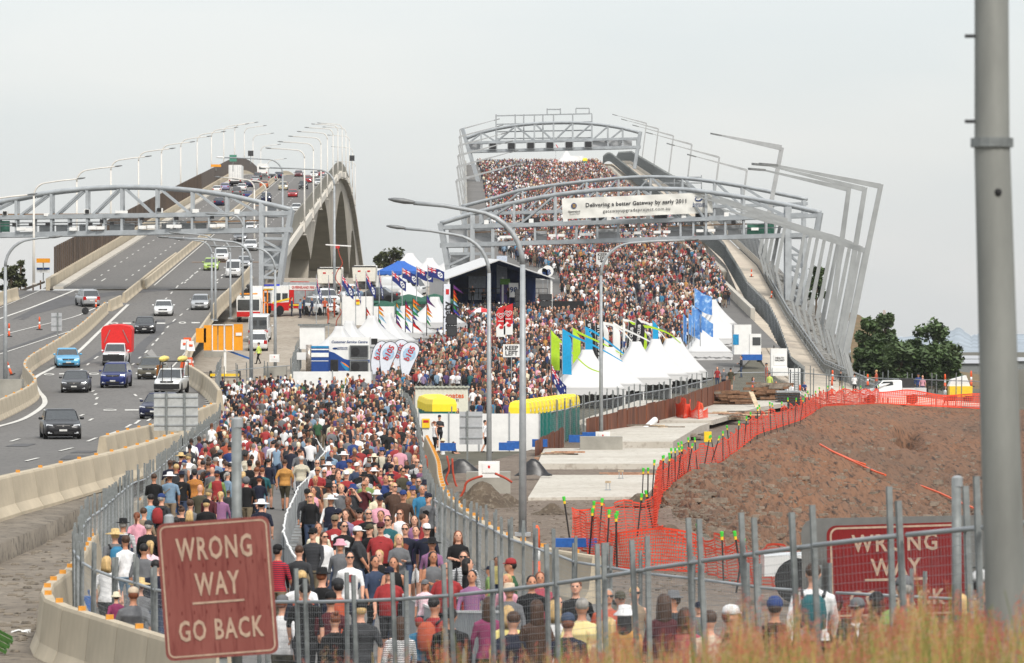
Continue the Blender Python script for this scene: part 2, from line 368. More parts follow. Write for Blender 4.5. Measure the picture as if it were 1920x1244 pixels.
# pale slabs, each a step higher than the last
def slab(top_px, dz, th=.34):
    pts = [G(x, y, zC, dz) for x, y in top_px]; mb = MB(); mb.prism([p-Vector((0, 0, th)) for p in pts], (0, 0, th)); mb.build('concrete_slab', SLABM)['kind'] = 'structure'
slab([(990, 936), (1210, 934), (1246, 893), (1016, 893)], .05, .3)
slab([(1008, 878), (1236, 878), (1262, 855), (1280, 848), (1020, 848)], .2, .45)
slab([(1150, 843), (1262, 843), (1312, 812), (1330, 806), (1090, 806)], .42, .5)
slab([(1086, 803), (1336, 803), (1420, 778), (1500, 764), (1196, 764)], .5, .3)
for (x0, x1, y, n, hh) in ((1010, 1240, 879, 3, .4), (1165, 1262, 844, 2, .4)):
    pass
# gravel-covered lower strip and step beside the motorway barrier
px_sheet('lower_strip', [(935, -30, 390), (960, -40, 330), (1000, -60, 230), (1060, -70, 150), (1150, -80, 110), (1260, -90, 90)], mix2('strip_soil', srgb(138, 128, 114), srgb(112, 103, 92), srgb(84, 78, 71), .35, 3, bump=.7, stretch1=(.4, 1, 1)), zC, .02, nx=12)
LEDGE = mix2('broken_concrete', srgb(134, 125, 112), srgb(112, 104, 93), srgb(80, 75, 68), .4, 3, bump=.6)
mb = MB()
lp = [G(x, y, zC, 0) for x, y in ((-80, 1092), (0, 1058), (75, 1024), (140, 990), (205, 950), (255, 922), (320, 884))]
lq = [G(x, y, lambda d: zC(d)+.6)+Vector((-.5, 1.2, 0)) for x, y in ((-90, 1000), (0, 968), (70, 948), (130, 930), (215, 904), (262, 888), (335, 860))]
rows = []
for p, q in zip(lp, lq):
    j = random.uniform(-.08, .08)
    rows.append([p+Vector((.05, 0, -.1)), p+Vector((0, .1+j, .52)), (p+Vector((0, 0, .58))).lerp(q, .5), q])
sheet_rows('broken_ledge', rows, LEDGE)
mb = MB()
for i in range(500):
    x = random.uniform(-10, 250); y = random.uniform(930, 1240)
    if x > 300-(y-930)*.9: continue
    p = G(x, y, zC, .03); r = random.uniform(.02, .09)
    mb.ball(p, (r*1.5, r, r*.7), 5, 4)
tag(mb.build('rubble_scatter', LEDGE), kind='stuff')
# ---------------------------------------------------------------- road paint (strips 6 mm above the asphalt)
def strip(pts, w):
    mb = MB(); n = len(pts); L = []
    for i, p in enumerate(pts):
        t = (pts[min(i+1, n-1)]-pts[max(i-1, 0)]); t.z = 0; t.normalize(); s = Vector((-t.y, t.x, 0))*w/2; L += [p-s, p+s]
    return mb.add(L, [(2*i, 2*i+1, 2*i+3, 2*i+2) for i in range(n-1)])
def line_px(pts, w, prof=zM, dz=.03, step=4):
    q = smooth_px(pts, 8); return strip([G(x, y, prof, dz) for x, y in q], w)
mk = MB()
def merge(a, b): a.add(b.v, b.f); return a
merge(mk, line_px([(240, 572), (187, 622), (140, 666), (100, 690), (70, 706), (63, 716), (72, 734), (83, 748), (80, 763), (45, 786), (0, 800), (-60, 815)], .32))
merge(mk, line_px([(-20, 605), (60, 577), (145, 543)], .3)); merge(mk, line_px([(-20, 635), (55, 616), (135, 596), (175, 580), (205, 567)], .2))
merge(mk, line_px([(-10, 668), (60, 645), (130, 622)], .16)); merge(mk, line_px([(0, 578), (60, 552), (100, 535)], .12))
merge(mk, line_px([(322, 690), (345, 665), (372, 630), (398, 600)], .14)); merge(mk, line_px([(448, 556), (466, 533)], .16))
for x, y, w in ((70, 735, 0),): pass
def dash(pts, w=.16):
    merge(mk, strip([G(x, y, zM, .03) for x, y in pts], w))
for a, b in (((190, 528), (198, 523)), ((20, 829), (36, 824)), ((48, 866), (72, 860)), ((112, 847), (136, 841)), ((164, 829), (181, 822)), ((205, 815), (220, 810)), ((236, 803), (246, 797)), ((253, 796), (262, 789)), ((276, 791), (284, 785)), ((167, 790), (174, 786)), ((150, 781), (157, 778)), ((178, 760), (182, 757)), ((180, 750), (183, 746)), ((177, 742), (181, 739)), ((172, 736), (176, 733)),
             ((150, 697), (154, 693)), ((163, 686), (167, 682)), ((177, 674), (184, 669)), ((248, 685), (252, 682)), ((260, 673), (264, 670)), ((272, 663), (277, 658)), ((285, 649), (288, 645)), ((292, 641), (297, 635)), ((303, 628), (307, 624)), ((313, 616), (316, 612)), ((324, 604), (329, 599)), ((337, 593), (342, 589)), ((350, 582), (354, 579)), ((310, 562), (313, 559)), ((320, 552), (323, 548)), ((330, 541), (334, 536)), ((340, 533), (343, 530)), ((348, 528), (353, 524)), ((358, 520), (362, 516)), ((368, 512), (371, 509)), ((406, 527), (409, 524)), ((415, 518), (418, 515)), ((252, 740), (256, 744)), ((262, 748), (266, 750)), ((274, 753), (279, 757)), ((283, 760), (287, 763))):
    dash((a, b))
for i in range(11): x = 352+i*5; dash(((x, 710+i*2.4), (x+3, 711.3+i*2.6)), .14) if i else None
for k in range(8): dash(((386+k*.6, 745+k*3.6), (391+k*.3, 746+k*3.6)), .3)
def ring(cx, cy, rx, ry, w=3.2):
    n = 22; rr = []
    for i in range(n+1):
        a = 2*math.pi*i/n; rr.append((cx+rx*math.cos(a), cy+ry*math.sin(a)))
    o = [G(x, y, zM, .03) for x, y in rr]; q = [G(cx+(x-cx)*(rx-w)/rx, cy+(y-cy)*(ry-1.0)/ry, zM, .03) for x, y in rr]
    vs = [p for ab in zip(o, q) for p in ab]; mk.add(vs, [(2*i, 2*i+1, 2*i+3, 2*i+2) for i in range(n)])
def pbar(cx, cy, rx, ry): mk.add([G(cx+a*rx, cy+b*ry, zM, .03) for a, b in ((-1, 1), (1, 1), (1, -1), (-1, -1))], [(0, 1, 2, 3)])
for x, y, rx in ((214, 607, 8), (92, 703, 10), (176, 702, 10), (206, 770, 13), (342, 606, 7), (262, 701, 8)): ring(x, y, rx, 1.9)
for x, y, rx in ((238, 607, 8), (302, 607, 8), (367, 606, 8), (119, 702, 8), (247, 770, 13), (100, 770, 18)): pbar(x, y, rx, 1.1)
tag(mk.build('road_marking', PAINT), kind='structure')
mk2 = MB(); mk = mk2
for off in (7.6, 11.2):
    for d in np.arange(512, 1180, 12):
        f = lambda q: W3(XL(q)+off-3.9, q, zM(q)+.05)
        merge(mk, strip([f(d), f(d+3)], .17))
for off in (4.2, 7.8):
    for d in np.arange(505, 1180, 12):
        f = lambda q: W3(XM(q)+off-.2, q, zM(q)+.05); merge(mk, strip([f(d), f(d+3)], .15))
for off in (-.9, .9): merge(mk, strip([W3(XM(d)+off, d, zM(d)+.05) for d in np.arange(500, 1200, 12)], .14))
tag(mk.build('lane_line', PAINT), kind='structure')
pat = MB()
def patch(pts, z=.022): pat.add([G(x, y, zM, z) for x, y in pts], [tuple(range(len(pts)))])
patch([(275, 663), (284, 655), (300, 676), (318, 690), (306, 689), (288, 676)])
tag(pat.build('dust_patch', mat('pale_dust', srgb(138, 135, 131), .95, var=.1, scale=1.5)), kind='structure')
pat = MB()
def skid(pts, w): merge(pat, strip([G(x, y, zM, .016) for x, y in smooth_px(pts, 6)], w))
skid([(262, 690), (255, 672), (262, 655), (276, 640), (297, 622), (301, 600)], .9); skid([(272, 690), (263, 670), (270, 655)], .5)
skid([(120, 690), (160, 680), (200, 655), (235, 640)], .5); skid([(190, 700), (220, 690), (250, 680)], .4); skid([(0, 660), (60, 640), (110, 622)], .5); skid([(20, 560), (80, 545), (140, 560)], .4); skid([(40, 600), (100, 570), (150, 556)], .5)
skid([(140, 862), (152, 855)], 1.2); skid([(30, 838), (48, 833)], 1); skid([(118, 873), (136, 869)], 1); skid([(150, 850), (165, 846)], .9); skid([(215, 640), (245, 632)], .4); skid([(282, 622), (330, 603)], .3)
pat.add([G(x, y, zM, .012) for x, y in ((20, 601), (200, 556), (455, 530), (458, 524), (200, 549), (100, 560))], [(0, 1, 2, 3, 4, 5)])
tag(pat.build('tyre_mark', mat('tyre_marks', srgb(84, 83, 83), .85, var=.1, scale=1)), kind='structure')
pat = MB(); pat.add([W3(XM(d)+x, d, zM(d)+.06) for d, x in ((560, 2.2), (560, 10.6), (561.5, 10.6), (561.5, 2.2))], [(0, 1, 2, 3)])
pat.add([W3(XM(d)+x, d, zM(d)+.06) for d, x in ((795, 2), (795, 6), (800, 6), (800, 2))], [(0, 1, 2, 3)])
tag(pat.build('rust_stain', mat('rust_stain', srgb(150, 122, 98), .9)), kind='structure')
# ================================================================ BRIDGES
def girder(name, label, XA, XB, prof, piers, ds, depthf, m, group=None):
    t = thing(name, label, 'bridge', W3(XB(600), 600, -10)); o = t.location
    mb = MB(); rows = []
    for d in ds:
        a, b = XA(d), XB(d); z = prof(d); dp = depthf(d)
        rows.append([W3(a, d, z-.1)-o, W3(b, d, z-.1)-o, W3(b, d, z-.75)-o, W3(b-1.1, d, z-.95)-o, W3(b-1.3, d, z-dp)-o, W3(a+1.3, d, z-dp)-o, W3(a+1.1, d, z-.95)-o, W3(a, d, z-.75)-o])
    mb.loft(rows); mb.build('girder', m, t, smooth=False)
    for pd, w in piers:
        z = prof(pd)-depthf(pd)+.3; a, b = XA(pd)+1.6, XB(pd)-1.6
        MB().loft([[W3(a+1, pd-w, -12)-o, W3(b-1, pd-w, -12)-o, W3(b-1, pd+w, -12)-o, W3(a+1, pd+w, -12)-o], [W3(a, pd-w*.7, z)-o, W3(b, pd-w*.7, z)-o, W3(b, pd+w*.7, z)-o, W3(a, pd+w*.7, z)-o]]).build('pier', m, t)
    return t, o
BRC = mat('bridge_concrete', srgb(186, 178, 164), .85, var=.12, scale=.12, bump=.05, stretch=(1, 1, .3))
def mk_depth(piers, dmins, dmaxs):
    def f(d):
        for i in range(len(piers)-1):
            if piers[i] <= d <= piers[i+1]:
                u = (d-piers[i])/(piers[i+1]-piers[i]); v = abs(2*u-1); ex = 1.7 if 880 < d < 1350 else 2.4
                return dmins[i]+(dmaxs[i]*(1-u)+dmaxs[i+1]*u-dmins[i])*v**ex
        return 4
    return f
DL = mk_depth([560, 625, 795, 1010, 1300, 1500, 1700], [2.2, 1.6, 1.8, 3.2, 3, 3], [3, 10.5, 9.5, 21, 21, 12, 8])
ds = list(np.arange(548, 1010, 6))+list(np.arange(1010, 1640, 10))
br, bo = girder('motorway_bridge', 'tall concrete motorway bridge with three dark arches under its deck, humping over at the left', lambda d: XL(d)-.8, lambda d: XR(d)+.9, zM, [(625, 1.3), (795, 1.0), (1010, 2.6), (1300, 2.6)], ds, DL, BRC)
def along(ds, fx, prof, z0, z1, w):
    rows = []
    for d in ds:
        x = fx(d); z = prof(d); rows.append([W3(x-w/2, d, z+z0), W3(x+w/2, d, z+z0), W3(x+w/2, d, z+z1), W3(x-w/2, d, z+z1)])
    return MB().loft(rows)
def part_w(mb, name, m, parent, smooth=False):
    o = parent.location; mb.v = [tuple(Vector(p)-o) for p in mb.v]; return mb.build(name, m, parent, smooth)
part_w(along([548]+list(np.arange(560, 1640, 10)), lambda d: XR(d)+.75, zM, -.55, .62, .5), 'parapet_ledge', mat('ledge_paint', srgb(214, 208, 196), .7, var=.05), br)
part_w(along(np.arange(590, 1640, 10), lambda d: XR(d)+.35, zM, .6, 3.1, .12), 'side_screen', mat('screen_concrete', srgb(134, 130, 118), .8, var=.08, scale=.4), br)
part_w(along(np.arange(492, 1500, 10), lambda d: XL(d)+.1, zM, -.3, 1.15, .45), 'left_parapet', CONC, br)
part_w(along(np.arange(492, 1500, 10), lambda d: XL(d)+1.2, zM, 0, .25, 1.1), 'kerb', CONC_W, br)
WALLM = mat('brown_noise_wall', srgb(84, 70, 58), .7, var=.25, scale=.9, stretch=(.2, .6, .05))
wl = thing('noise_wall', 'long dark brown noise wall climbing the left edge of the motorway bridge', 'wall', W3(XL(505), 505, zM(505)))
dsw = np.arange(505, 1300, 3.0)
for k, d in enumerate(dsw):
    a, b = d, d+2.94; q = wl.location
    def pt(dd, z, dx=0): return W3(XL(dd)-.25+dx, dd, zM(dd)+z)-q
    if k < 120:
        e = MB().loft([[pt(a, 1.0), pt(a, 1.0, .14), pt(a, 4.1, .14), pt(a, 4.1)], [pt(b, 1.0), pt(b, 1.0, .14), pt(b, 4.1, .14), pt(b, 4.1)]])
        e.bar(pt(b, 1.0, .17), pt(b, 4.2, .17), .16); e.build('wall_panel', WALLM, wl)
far = along(np.arange(505+360, 1320, 12), lambda d: XL(d)-.2, zM, 1.0, 4.1, .14); part_w(far, 'far_wall_panels', WALLM, wl)['kind'] = 'stuff'
# new bridge: side girder at the left, right kerb wall
DR = mk_depth([520, 600, 760, 1000, 1300, 1500], [2, 1.8, 2, 3.5, 3], [2.5, 8, 10, 18, 18, 8])
nb, nbo = girder('new_bridge', 'new concrete bridge whose deck is packed with people', lambda d: XCL(d)-.5, lambda d: 32.5, lambda d: zC(d)-.2, [(600, 1.4), (760, 1.4), (1000, 2.6), (1300, 2.6)], list(np.arange(585, 1400, 10)), DR, BRC)
part_w(along(np.arange(585, 1350, 10), XCL, zC, -.6, 1.1, .4), 'left_parapet', CONC_G, nb)
part_w(along(list(np.arange(474, 560, 4))+list(np.arange(560, 1350, 10)), lambda d: XCR(d)+.2, zC, -.3, 1.05, .45), 'right_parapet', CONC_W, nb)
# path side walls: picketed grey screens
SCR = mat('screen_grey', srgb(178, 181, 183), .6, .1, var=.12, scale=1.5)
def screen(name, label, ds, fx, prof, h, step, flare=.5, m=SCR):
    t = thing(name, label, 'fence', W3(fx(ds[0]), ds[0], prof(ds[0]))); o = t.location
    rows = []
    for d in ds:
        x = fx(d); z = prof(d); rows.append([W3(x, d, z)-o, W3(x+.06, d, z)-o, W3(x+.06+flare*.3, d, z+h)-o, W3(x+flare*.3, d, z+h)-o])
    MB().loft(rows).build('screen_panel', m, t); pk = MB(); n = 0
    d = ds[0]
    while d < ds[-1]:
        x = fx(d)-.05; z = prof(d)
        e = MB().bar(W3(x, d, z)-o, W3(x+flare*.35, d, z+h+.35)-o, .1)
        if n < 60: e.build('picket', GALV_D, t)
        else: pk.add(e.v, e.f)
        n += 1; d += step
    if pk.v: pk.build('far_pickets', GALV_D, t)['kind'] = 'stuff'
    MB().tube([W3(fx(q)+flare*.3, q, prof(q)+h)-o for q in ds], .06, 6).build('top_rail', GALV, t)
    return t
PL = lambda d: PCX(d)-PHW(d)-.25
PR = lambda d: PCX(d)+PHW(d)+.2
screen('path_screen', 'grey picketed screen curving between the crowd and the pale path', list(np.arange(410, 640, 4))+list(np.arange(640, 1260, 12)), lambda d: PL(d)-.1, lambda d: interp(d, [400, 432, 470, 520, 600, 720], [zP(400)-.1, zP(432)+.2, zC(470)-.4, zC(520)+.4, zC(600)+.9, zC(720)+.9]) if d < 720 else zC(d)+.9, 2.0, 2.0, .25)
screen('outer_screen', 'tall grey mesh screen on the far right edge of the path near the crest', list(np.arange(575, 1330, 9)), lambda d: PR(d)+.2, lambda d: zP(d)+.7, 2.4, 3, .8, mat('mesh_grey', srgb(182, 184, 186), .6, .2, var=.08, scale=2))
part_w(along(np.arange(540, 1330, 9), lambda d: PR(d)+.1, zP, 0, .9, .2), 'path_kerb', CONC_W, nb)
t = thing('path_railing', 'low grey baluster railing along the right of the pale path', 'railing', W3(PR(420), 420, zP(420))); o = t.location
rds = np.arange(398, 575, 2.2)
for i, d in enumerate(rds):
    b = MB().bar(W3(PR(d), d, zP(d))-o, W3(PR(d), d, zP(d)+1.25)-o, .1); b.box(W3(PR(d), d+1.1, zP(d+1)+.6)-o, (.03, 1.7, .95)); b.build('railing_panel', GALV_D, t)
MB().tube([W3(PR(d)-.05, d, zP(d)+1.3)-o for d in rds], .07, 6).build('top_rail', GALV, t)
MB().tube([W3(PR(d)-.15, d, zP(d)+.95)-o for d in rds], .05, 6).build('hand_rail', GALV, t)
# ================================================================ CONCRETE BARRIERS (each block a thing)
jer = [(-.3, 0), (.3, 0), (.3, .08), (.19, .3), (.11, .95), (.085, 1.0), (-.085, 1.0), (-.11, .95), (-.19, .3), (-.3, .08)]
_j = MB().loft([[Vector((-.494, y, z)) for y, z in jer], [Vector((.494, y, z)) for y, z in jer]])
JME = _j.mesh('barrier_block', [CONC])
_j2 = MB().box((0, 0, .025), (.035, .08, .05)); REFL = _j2.mesh('reflector', [mat('amber_reflector', (.65, .28, .04), .4)])
def barrier_pts(pts, label, group, hgt=1.0, step=4.0, refl=0, wid=1.0):
    pts = resample(pts, step)
    for i, (a, b) in enumerate(zip(pts, pts[1:])):
        L = (b-a).length; v = b-a; hd = math.atan2(v.y, v.x)
        o = obj('concrete_barrier', JME); o.location = (a+b)/2-Vector((0, 0, .03)); o.rotation_euler = (0, -math.asin(v.z/L), hd); o.scale = (L, wid, hgt)
        tag(o, label, 'barrier', group)
        if refl and i % refl == 0:
            r = obj('reflector', REFL, o, (0, 0, 1.0)); r.scale = (1.6/L, 1.6/wid, 1.6/hgt)
def barrier_px(px, prof, *a, dz=0, **k):
    barrier_pts([G(x, y, prof, dz) for x, y in smooth_px(px, 5)], *a, **k)
barrier_px([(198, 588), (150, 633), (100, 667), (57, 695), (46, 712), (56, 728), (66, 744), (50, 760), (0, 786), (-60, 812)], zM, 'cream concrete barrier block in the S-shaped run between the carriageways', 'barrier blocks in the S bend', 1.15, 3.6, 2)
barrier_pts([W3(XM(d)+.2, d, zM(d)) for d in list(np.arange(492, 1160, 8))], 'concrete median barrier block climbing the motorway bridge', 'median blocks up the bridge', 1.0, 8.0)
barrier_px([(232, 568), (300, 512), (330, 489)], zM, 'wide concrete median block just below the bridge', 'median blocks below the bridge', 1.05, 7)
barrier_px([(205, 584), (226, 574)], zM, 'short grey concrete block standing in the gap of the median', 'median end block', 1.1, 6)
barrier_px([(-70, 992), (0, 968), (100, 940), (215, 906), (262, 890), (330, 862)], lambda d: zC(d)+.62, 'big cream barrier block along the near edge of the motorway', 'near motorway barrier blocks', 1.2, 5.2, 1, wid=1.5)
barrier_px([(192, 864), (240, 848), (292, 834), (345, 814), (402, 788)], zM, 'cream barrier block behind the back of the grey road sign', 'barrier blocks behind the sign back', 1.0, 5.6, 1, wid=1.2)
barrier_px([(352, 716), (366, 724), (384, 737), (400, 752), (412, 770)], zM, 'tall curved barrier block at the outer bend by the yard', 'outer bend barrier blocks', 1.25, 4, 0, wid=1.2)
barrier_px([(398, 598), (376, 630), (356, 660), (347, 690)], zM, 'grey barrier block beside the gravel yard', 'yard edge blocks', .8, 4)
barrier_px([(470, 522), (442, 556), (412, 585), (400, 600)], zM, 'rust stained low wall block between motorway and fire engines', 'rusty wall blocks', 1.5, 5)
barrier_px([(-40, 590), (0, 572), (32, 562)], zM, 'old grey wall block at the left edge of the motorway', 'left edge wall blocks', 1.3, 5)
# near barrier round the walkway, lower left
nb_px = [(150, 1085, 98), (128, 1118, 92), (100, 1150, 88), (84, 1180, 85.5), (90, 1215, 82), (122, 1245, 79.5), (185, 1270, 76.5), (262, 1300, 73), (340, 1320, 70), (420, 1335, 67)]
barrier_pts([Vector(((x-960)/F*d, d, H-5.68)) for x, y, d in [(178, 1040, 112)]+nb_px], 'cream barrier block curving round the walkway at the lower left', 'walkway barrier blocks', 1.12, 2.6, 1)
barrier_px([(255, 1000), (310, 950), (352, 905), (372, 880), (392, 842)], zC, 'cream barrier block hidden behind the left walkway fence', 'blocks behind the left fence', .95, 4, 2)
barrier_px([(800, 856), (812, 885), (822, 915), (826, 950), (838, 985), (880, 1030), (940, 1075), (1020, 1110), (1120, 1130)], zC, 'cream barrier block with slotted top beside the right walkway fence', 'blocks behind the right fence', 1.05, 3.2, 1)
# ================================================================ GANTRIES
def arch(pts, n=40):
    q = smooth_px(pts, 6); return q
def arch_y(q, x): return float(np.interp(x, [p[0] for p in q], [p[1] for p in q]))
GANT = mat('gantry_steel', srgb(164, 169, 172), .5, .2, var=.1, scale=.8)
RUSTP = mat('brown_conduit', srgb(142, 112, 84), .7, var=.15)
def gantry(label, dl, dr, xl, xr, arch_px, mid, bot, verts, lower, diags, eq=(), depth=2.4, w=.42, name='sign_gantry'):
    """chords and bays measured in photo pixels on the gantry's own vertical plane"""
    d_of = lambda x: dl+(dr-dl)*(x-xl)/(xr-xl)
    p = lambda x, y, k=0: P(x, y, d_of(x))+Vector((0, depth*k, 0))
    base = p((xl+xr)/2, bot((xl+xr)/2)); t = thing(name, label, 'gantry', base); o = base
    q = [a for a in smooth_px(arch_px, 6) if xl-1 <= a[0] <= xr+1]
    for k in (0, 1):
        MB().tube([p(a[0], a[1], k)-o for a in q], w*.62, 8).build('arch_chord', GANT, t, True)
        for nm, f, ww in (('middle_chord', mid, w), ('bottom_chord', bot, w*1.15)):
            MB().bar(p(xl, f(xl), k)-o, p(xr, f(xr), k)-o, ww, ww*1.1).build(nm, GANT, t)
        for x in verts: MB().bar(p(x, mid(x), k)-o, p(x, arch_y(q, x), k)-o, w*.72).build('upright', GANT, t)
        for x in lower: MB().bar(p(x, bot(x), k)-o, p(x, mid(x), k)-o, w*.6).build('short_upright', GANT, t)
        for x0, x1, up in diags:
            a, b = (p(x0, mid(x0)-1, k), p(x1, arch_y(q, x1)+1, k)) if up else (p(x0, arch_y(q, x0)+1, k), p(x1, mid(x1)-1, k))
            MB().bar(a-o, b-o, w*.52).build('diagonal', GANT, t)
    m = MB()
    for x in list(lower)+list(verts):
        for f in (mid, bot): m.bar(p(x, f(x), 0)-o, p(x, f(x), 1)-o, w*.5)
    for x in verts: m.bar(p(x, arch_y(q, x), 0)-o, p(x, arch_y(q, x), 1)-o, w*.4)
    m.build('cross_ties', GANT, t)
    return t, p, o, d_of
lin = lambda x0, y0, x1, y1: (lambda x: y0+(y1-y0)*(x-x0)/(x1-x0))
def boxes(t, o, p, name, items, m, k=.5):
    for x, y, w, h, dd in items: MB().box(p(x, y, k)-o, (w, dd, h)).build(name, m, t)
# left gantry over the motorway
t, p, o, dof = gantry('grey arched truss gantry spanning the motorway at the left with cameras', 492, 482, -150, 546,
    [(-220, 432), (-150, 416), (-60, 392), (30, 373), (96, 361), (163, 354), (228, 351), (294, 352), (360, 357), (425, 366), (490, 380), (546, 393), (600, 405)],
    lin(0, 408, 540, 400), lin(0, 441, 540, 431), [-104, -37, 30, 96, 163, 228, 294, 360, 425, 490], [-70, -3, 30, 63, 96, 129, 163, 194, 228, 261, 294, 327, 360, 392, 425, 457, 490],
    [(-37, 30, 1), (35, 92, 1), (103, 158, 1), (172, 226, 1), (232, 288, 0), (298, 357, 0), (365, 420, 0), (428, 485, 0), (-100, -40, 1)])
for x0, k in ((490, 0), (490, 1)): MB().bar(p(x0, 380, k)-o, p(x0, 572, k)-o, .5).build('leg', GANT, t)
for k in (0, 1):
    MB().bar(p(546, 393, k)-o, p(532, 470, k)-o, .45).build('leg', GANT, t); MB().bar(p(532, 470, k)-o, p(519, 572, k)-o, .5).build('leg', GANT, t)
    for ya, yb in ((404, 404), (435, 436), (447, 448), (468, 470), (497, 498), (520, 522), (545, 547)): MB().bar(p(490, ya, k)-o, p(546-(yb-393)*.16, yb, k)-o, .28).build('tie', GANT, t)
    for ya, yb in ((448, 470), (498, 470), (522, 498), (547, 572)): MB().bar(p(490, ya, k)-o, p(528, yb, k)-o, .2).build('brace', GANT, t)
MB().box(p(512, 484, .5)-o, (2.0, .8, 2.6)).build('control_cabinet', GANT, t)
MB().bar(p(-150, 403, .1)-o, p(490, 401, .1)-o, .16).build('conduit', RUSTP, t); MB().bar(p(350, 417, .1)-o, p(490, 414, .1)-o, .14).build('conduit', RUSTP, t)
for y in (420, 425): MB().bar(p(-150, y, .5)-o, p(490, y-7, .5)-o, .12).build('walkway_rail', GALV, t)
boxes(t, o, p, 'camera_housing', [(41, 430, 1.0, .35, .9), (56, 431, .9, .35, .9), (138, 430, .8, .35, .9), (175, 428, 1, .35, .9), (190, 428, .8, .35, .9), (268, 427, .8, .35, .9), (284, 426, .8, .35, .9), (320, 425, .8, .35, .9), (334, 425, .8, .35, .9), (401, 424, .8, .35, .9), (415, 423, .9, .35, .9)], WHITE, -.1)
boxes(t, o, p, 'flood_lamp', [(10, 400, .55, .5, .6), (163, 397, .6, .5, .6), (300, 395, .6, .5, .6), (88, 403, .6, .3, .6), (228, 398, 1.3, .3, .6), (445, 397, .6, .5, .6), (367, 396, .7, .4, .6)], WHITE, .0)
boxes(t, o, p, 'lens_hood', [(10, 400, .4, .38, .1), (164, 397, .42, .4, .1), (299, 394, .45, .4, .1)], BLACK, -.16)
boxes(t, o, p, 'sensor', [(27, 422, .4, .4, .4), (58, 422, .4, .3, .4), (90, 421, .5, .3, .4), (132, 421, .4, .3, .4), (170, 421, .4, .3, .4), (191, 415, .4, .4, .4), (210, 419, .4, .3, .4), (266, 411, .4, .3, .4), (331, 410, .45, .35, .4), (398, 408, .4, .3, .4)], BLACK, -.05)
boxes(t, o, p, 'grey_panel', [(85, 430, 1.6, .9, .1), (115, 429, 1.4, .9, .1), (155, 428, 1.0, .9, .1), (214, 427, 1.2, .9, .1), (240, 426, 1.2, .9, .1), (309, 425, .9, .8, .1), (347, 424, 1.2, .8, .1), (375, 424, 1.2, .8, .1)], GALV, .6)
MB().box(p(6, 424, .8)-o, (1.0, .1, 1.2)).build('green_sign', mat('sign_green', srgb(70, 130, 110), .5), t)
# the front gantry of the new bridge
A1 = [(800, 428), (826, 419), (882, 402), (962, 381), (1040, 366), (1110, 358), (1175, 354), (1275, 355), (1325, 360), (1395, 370), (1480, 385), (1539, 399), (1560, 405)]
t, p, o, dof = gantry('grey arched truss gantry carrying the long white project banner', 552, 534, 826, 1539, A1, lin(826, 427, 1539, 404), lin(840, 460, 1539, 440),
    [885, 964, 1042, 1120, 1198, 1276, 1324, 1395, 1478], [925, 964, 1003, 1042, 1081, 1120, 1159, 1198, 1237, 1276, 1300, 1324, 1360, 1395, 1437], [(895, 962, 1), (975, 1040, 1), (1050, 1118, 1), (1128, 1196, 1), (1204, 1274, 0), (1280, 1322, 0), (1330, 1393, 0), (1400, 1476, 0)])
G1 = (t, p, o)
for k in (0, 1):
    MB().bar(p(826, 419, k)-o, p(840, 500, k)-o, .6).build('leg', GANT, t); MB().bar(p(840, 498, k)-o, p(846, 545, k)-o, .6).build('leg', GANT, t)
    MB().bar(p(886, 404, k)-o, p(886, 560, k)-o, .55).build('leg', GANT, t); MB().bar(p(924, 430, k)-o, p(924, 560, k)-o, .4).build('leg', GANT, t)
    for ya, yb in ((428, 428), (462, 461), (476, 476), (500, 500), (520, 520)): MB().bar(p(832+(ya-419)*.2, ya, k)-o, p(924, yb, k)-o, .32).build('tie', GANT, t)
    MB().bar(p(842, 498, k)-o, p(884, 478, k)-o, .25).build('brace', GANT, t)
    MB().bar(p(1478, 388, k)-o, p(1478, 606, k)-o, .75).build('leg', GANT, t); MB().bar(p(1539, 399, k)-o, p(1531, 445, k)-o, .5).build('leg', GANT, t); MB().bar(p(1509, 445, k)-o, p(1509, 606, k)-o, .55).build('leg', GANT, t)
    for ya, yb in ((460, 478), (478, 500), (500, 520), (520, 545), (545, 570)): MB().bar(p(1480, ya, k)-o, p(1508, yb, k)-o, .2).build('brace', GANT, t)
    for y in (446, 478, 500, 520, 545, 570): MB().bar(p(1478, y, k)-o, p(1509, y, k)-o, .25).build('tie', GANT, t)
PANEL = mat('gantry_panel', srgb(172, 174, 176), .5, .2, var=.06)
boxes(t, o, p, 'side_panel', [(858, 443, 2.2, 1.7, .08), (905, 441, 2.0, 1.9, .08), (862, 488, 2.3, 1.2, .08), (1494, 560, 1.4, 1.6, .08)], PANEL, .5)
MB().bar(p(886, 423, .1)-o, p(1478, 404, .1)-o, .15).build('conduit', RUSTP, t); MB().bar(p(886, 436, .1)-o, p(1400, 420, .1)-o, .13).build('conduit', RUSTP, t)
for y in (432, 440): MB().bar(p(886, y+4, .5)-o, p(1478, y-14, .5)-o, .12).build('walkway_rail', GALV, t)
gy = lin(826, 427, 1539, 404)
boxes(t, o, p, 'camera_housing', [(x, gy(x)+22, .85, .32, .9) for x in (943, 956, 1035, 1052, 1093, 1105, 1176, 1195, 1232, 1250, 1312, 1334, 1415)], WHITE, -.1)
boxes(t, o, p, 'flood_lamp', [(x, gy(x)-7, .55, .5, .6) for x in (912, 996, 1060, 1142, 1215, 1282, 1362)], WHITE, 0)
boxes(t, o, p, 'sensor', [(x, gy(x)+8, .45, .4, .4) for x in (1034, 1105, 1176, 1245, 1316, 1375)], BLACK, -.05)
boxes(t, o, p, 'grey_panel', [(x, gy(x)+21, 1.5, 1.3, .1) for x in (1014, 1130, 1152, 1265, 1290, 1378, 1352)]+[(920, 443, 1.6, 1.5, .1)], PANEL, .7)
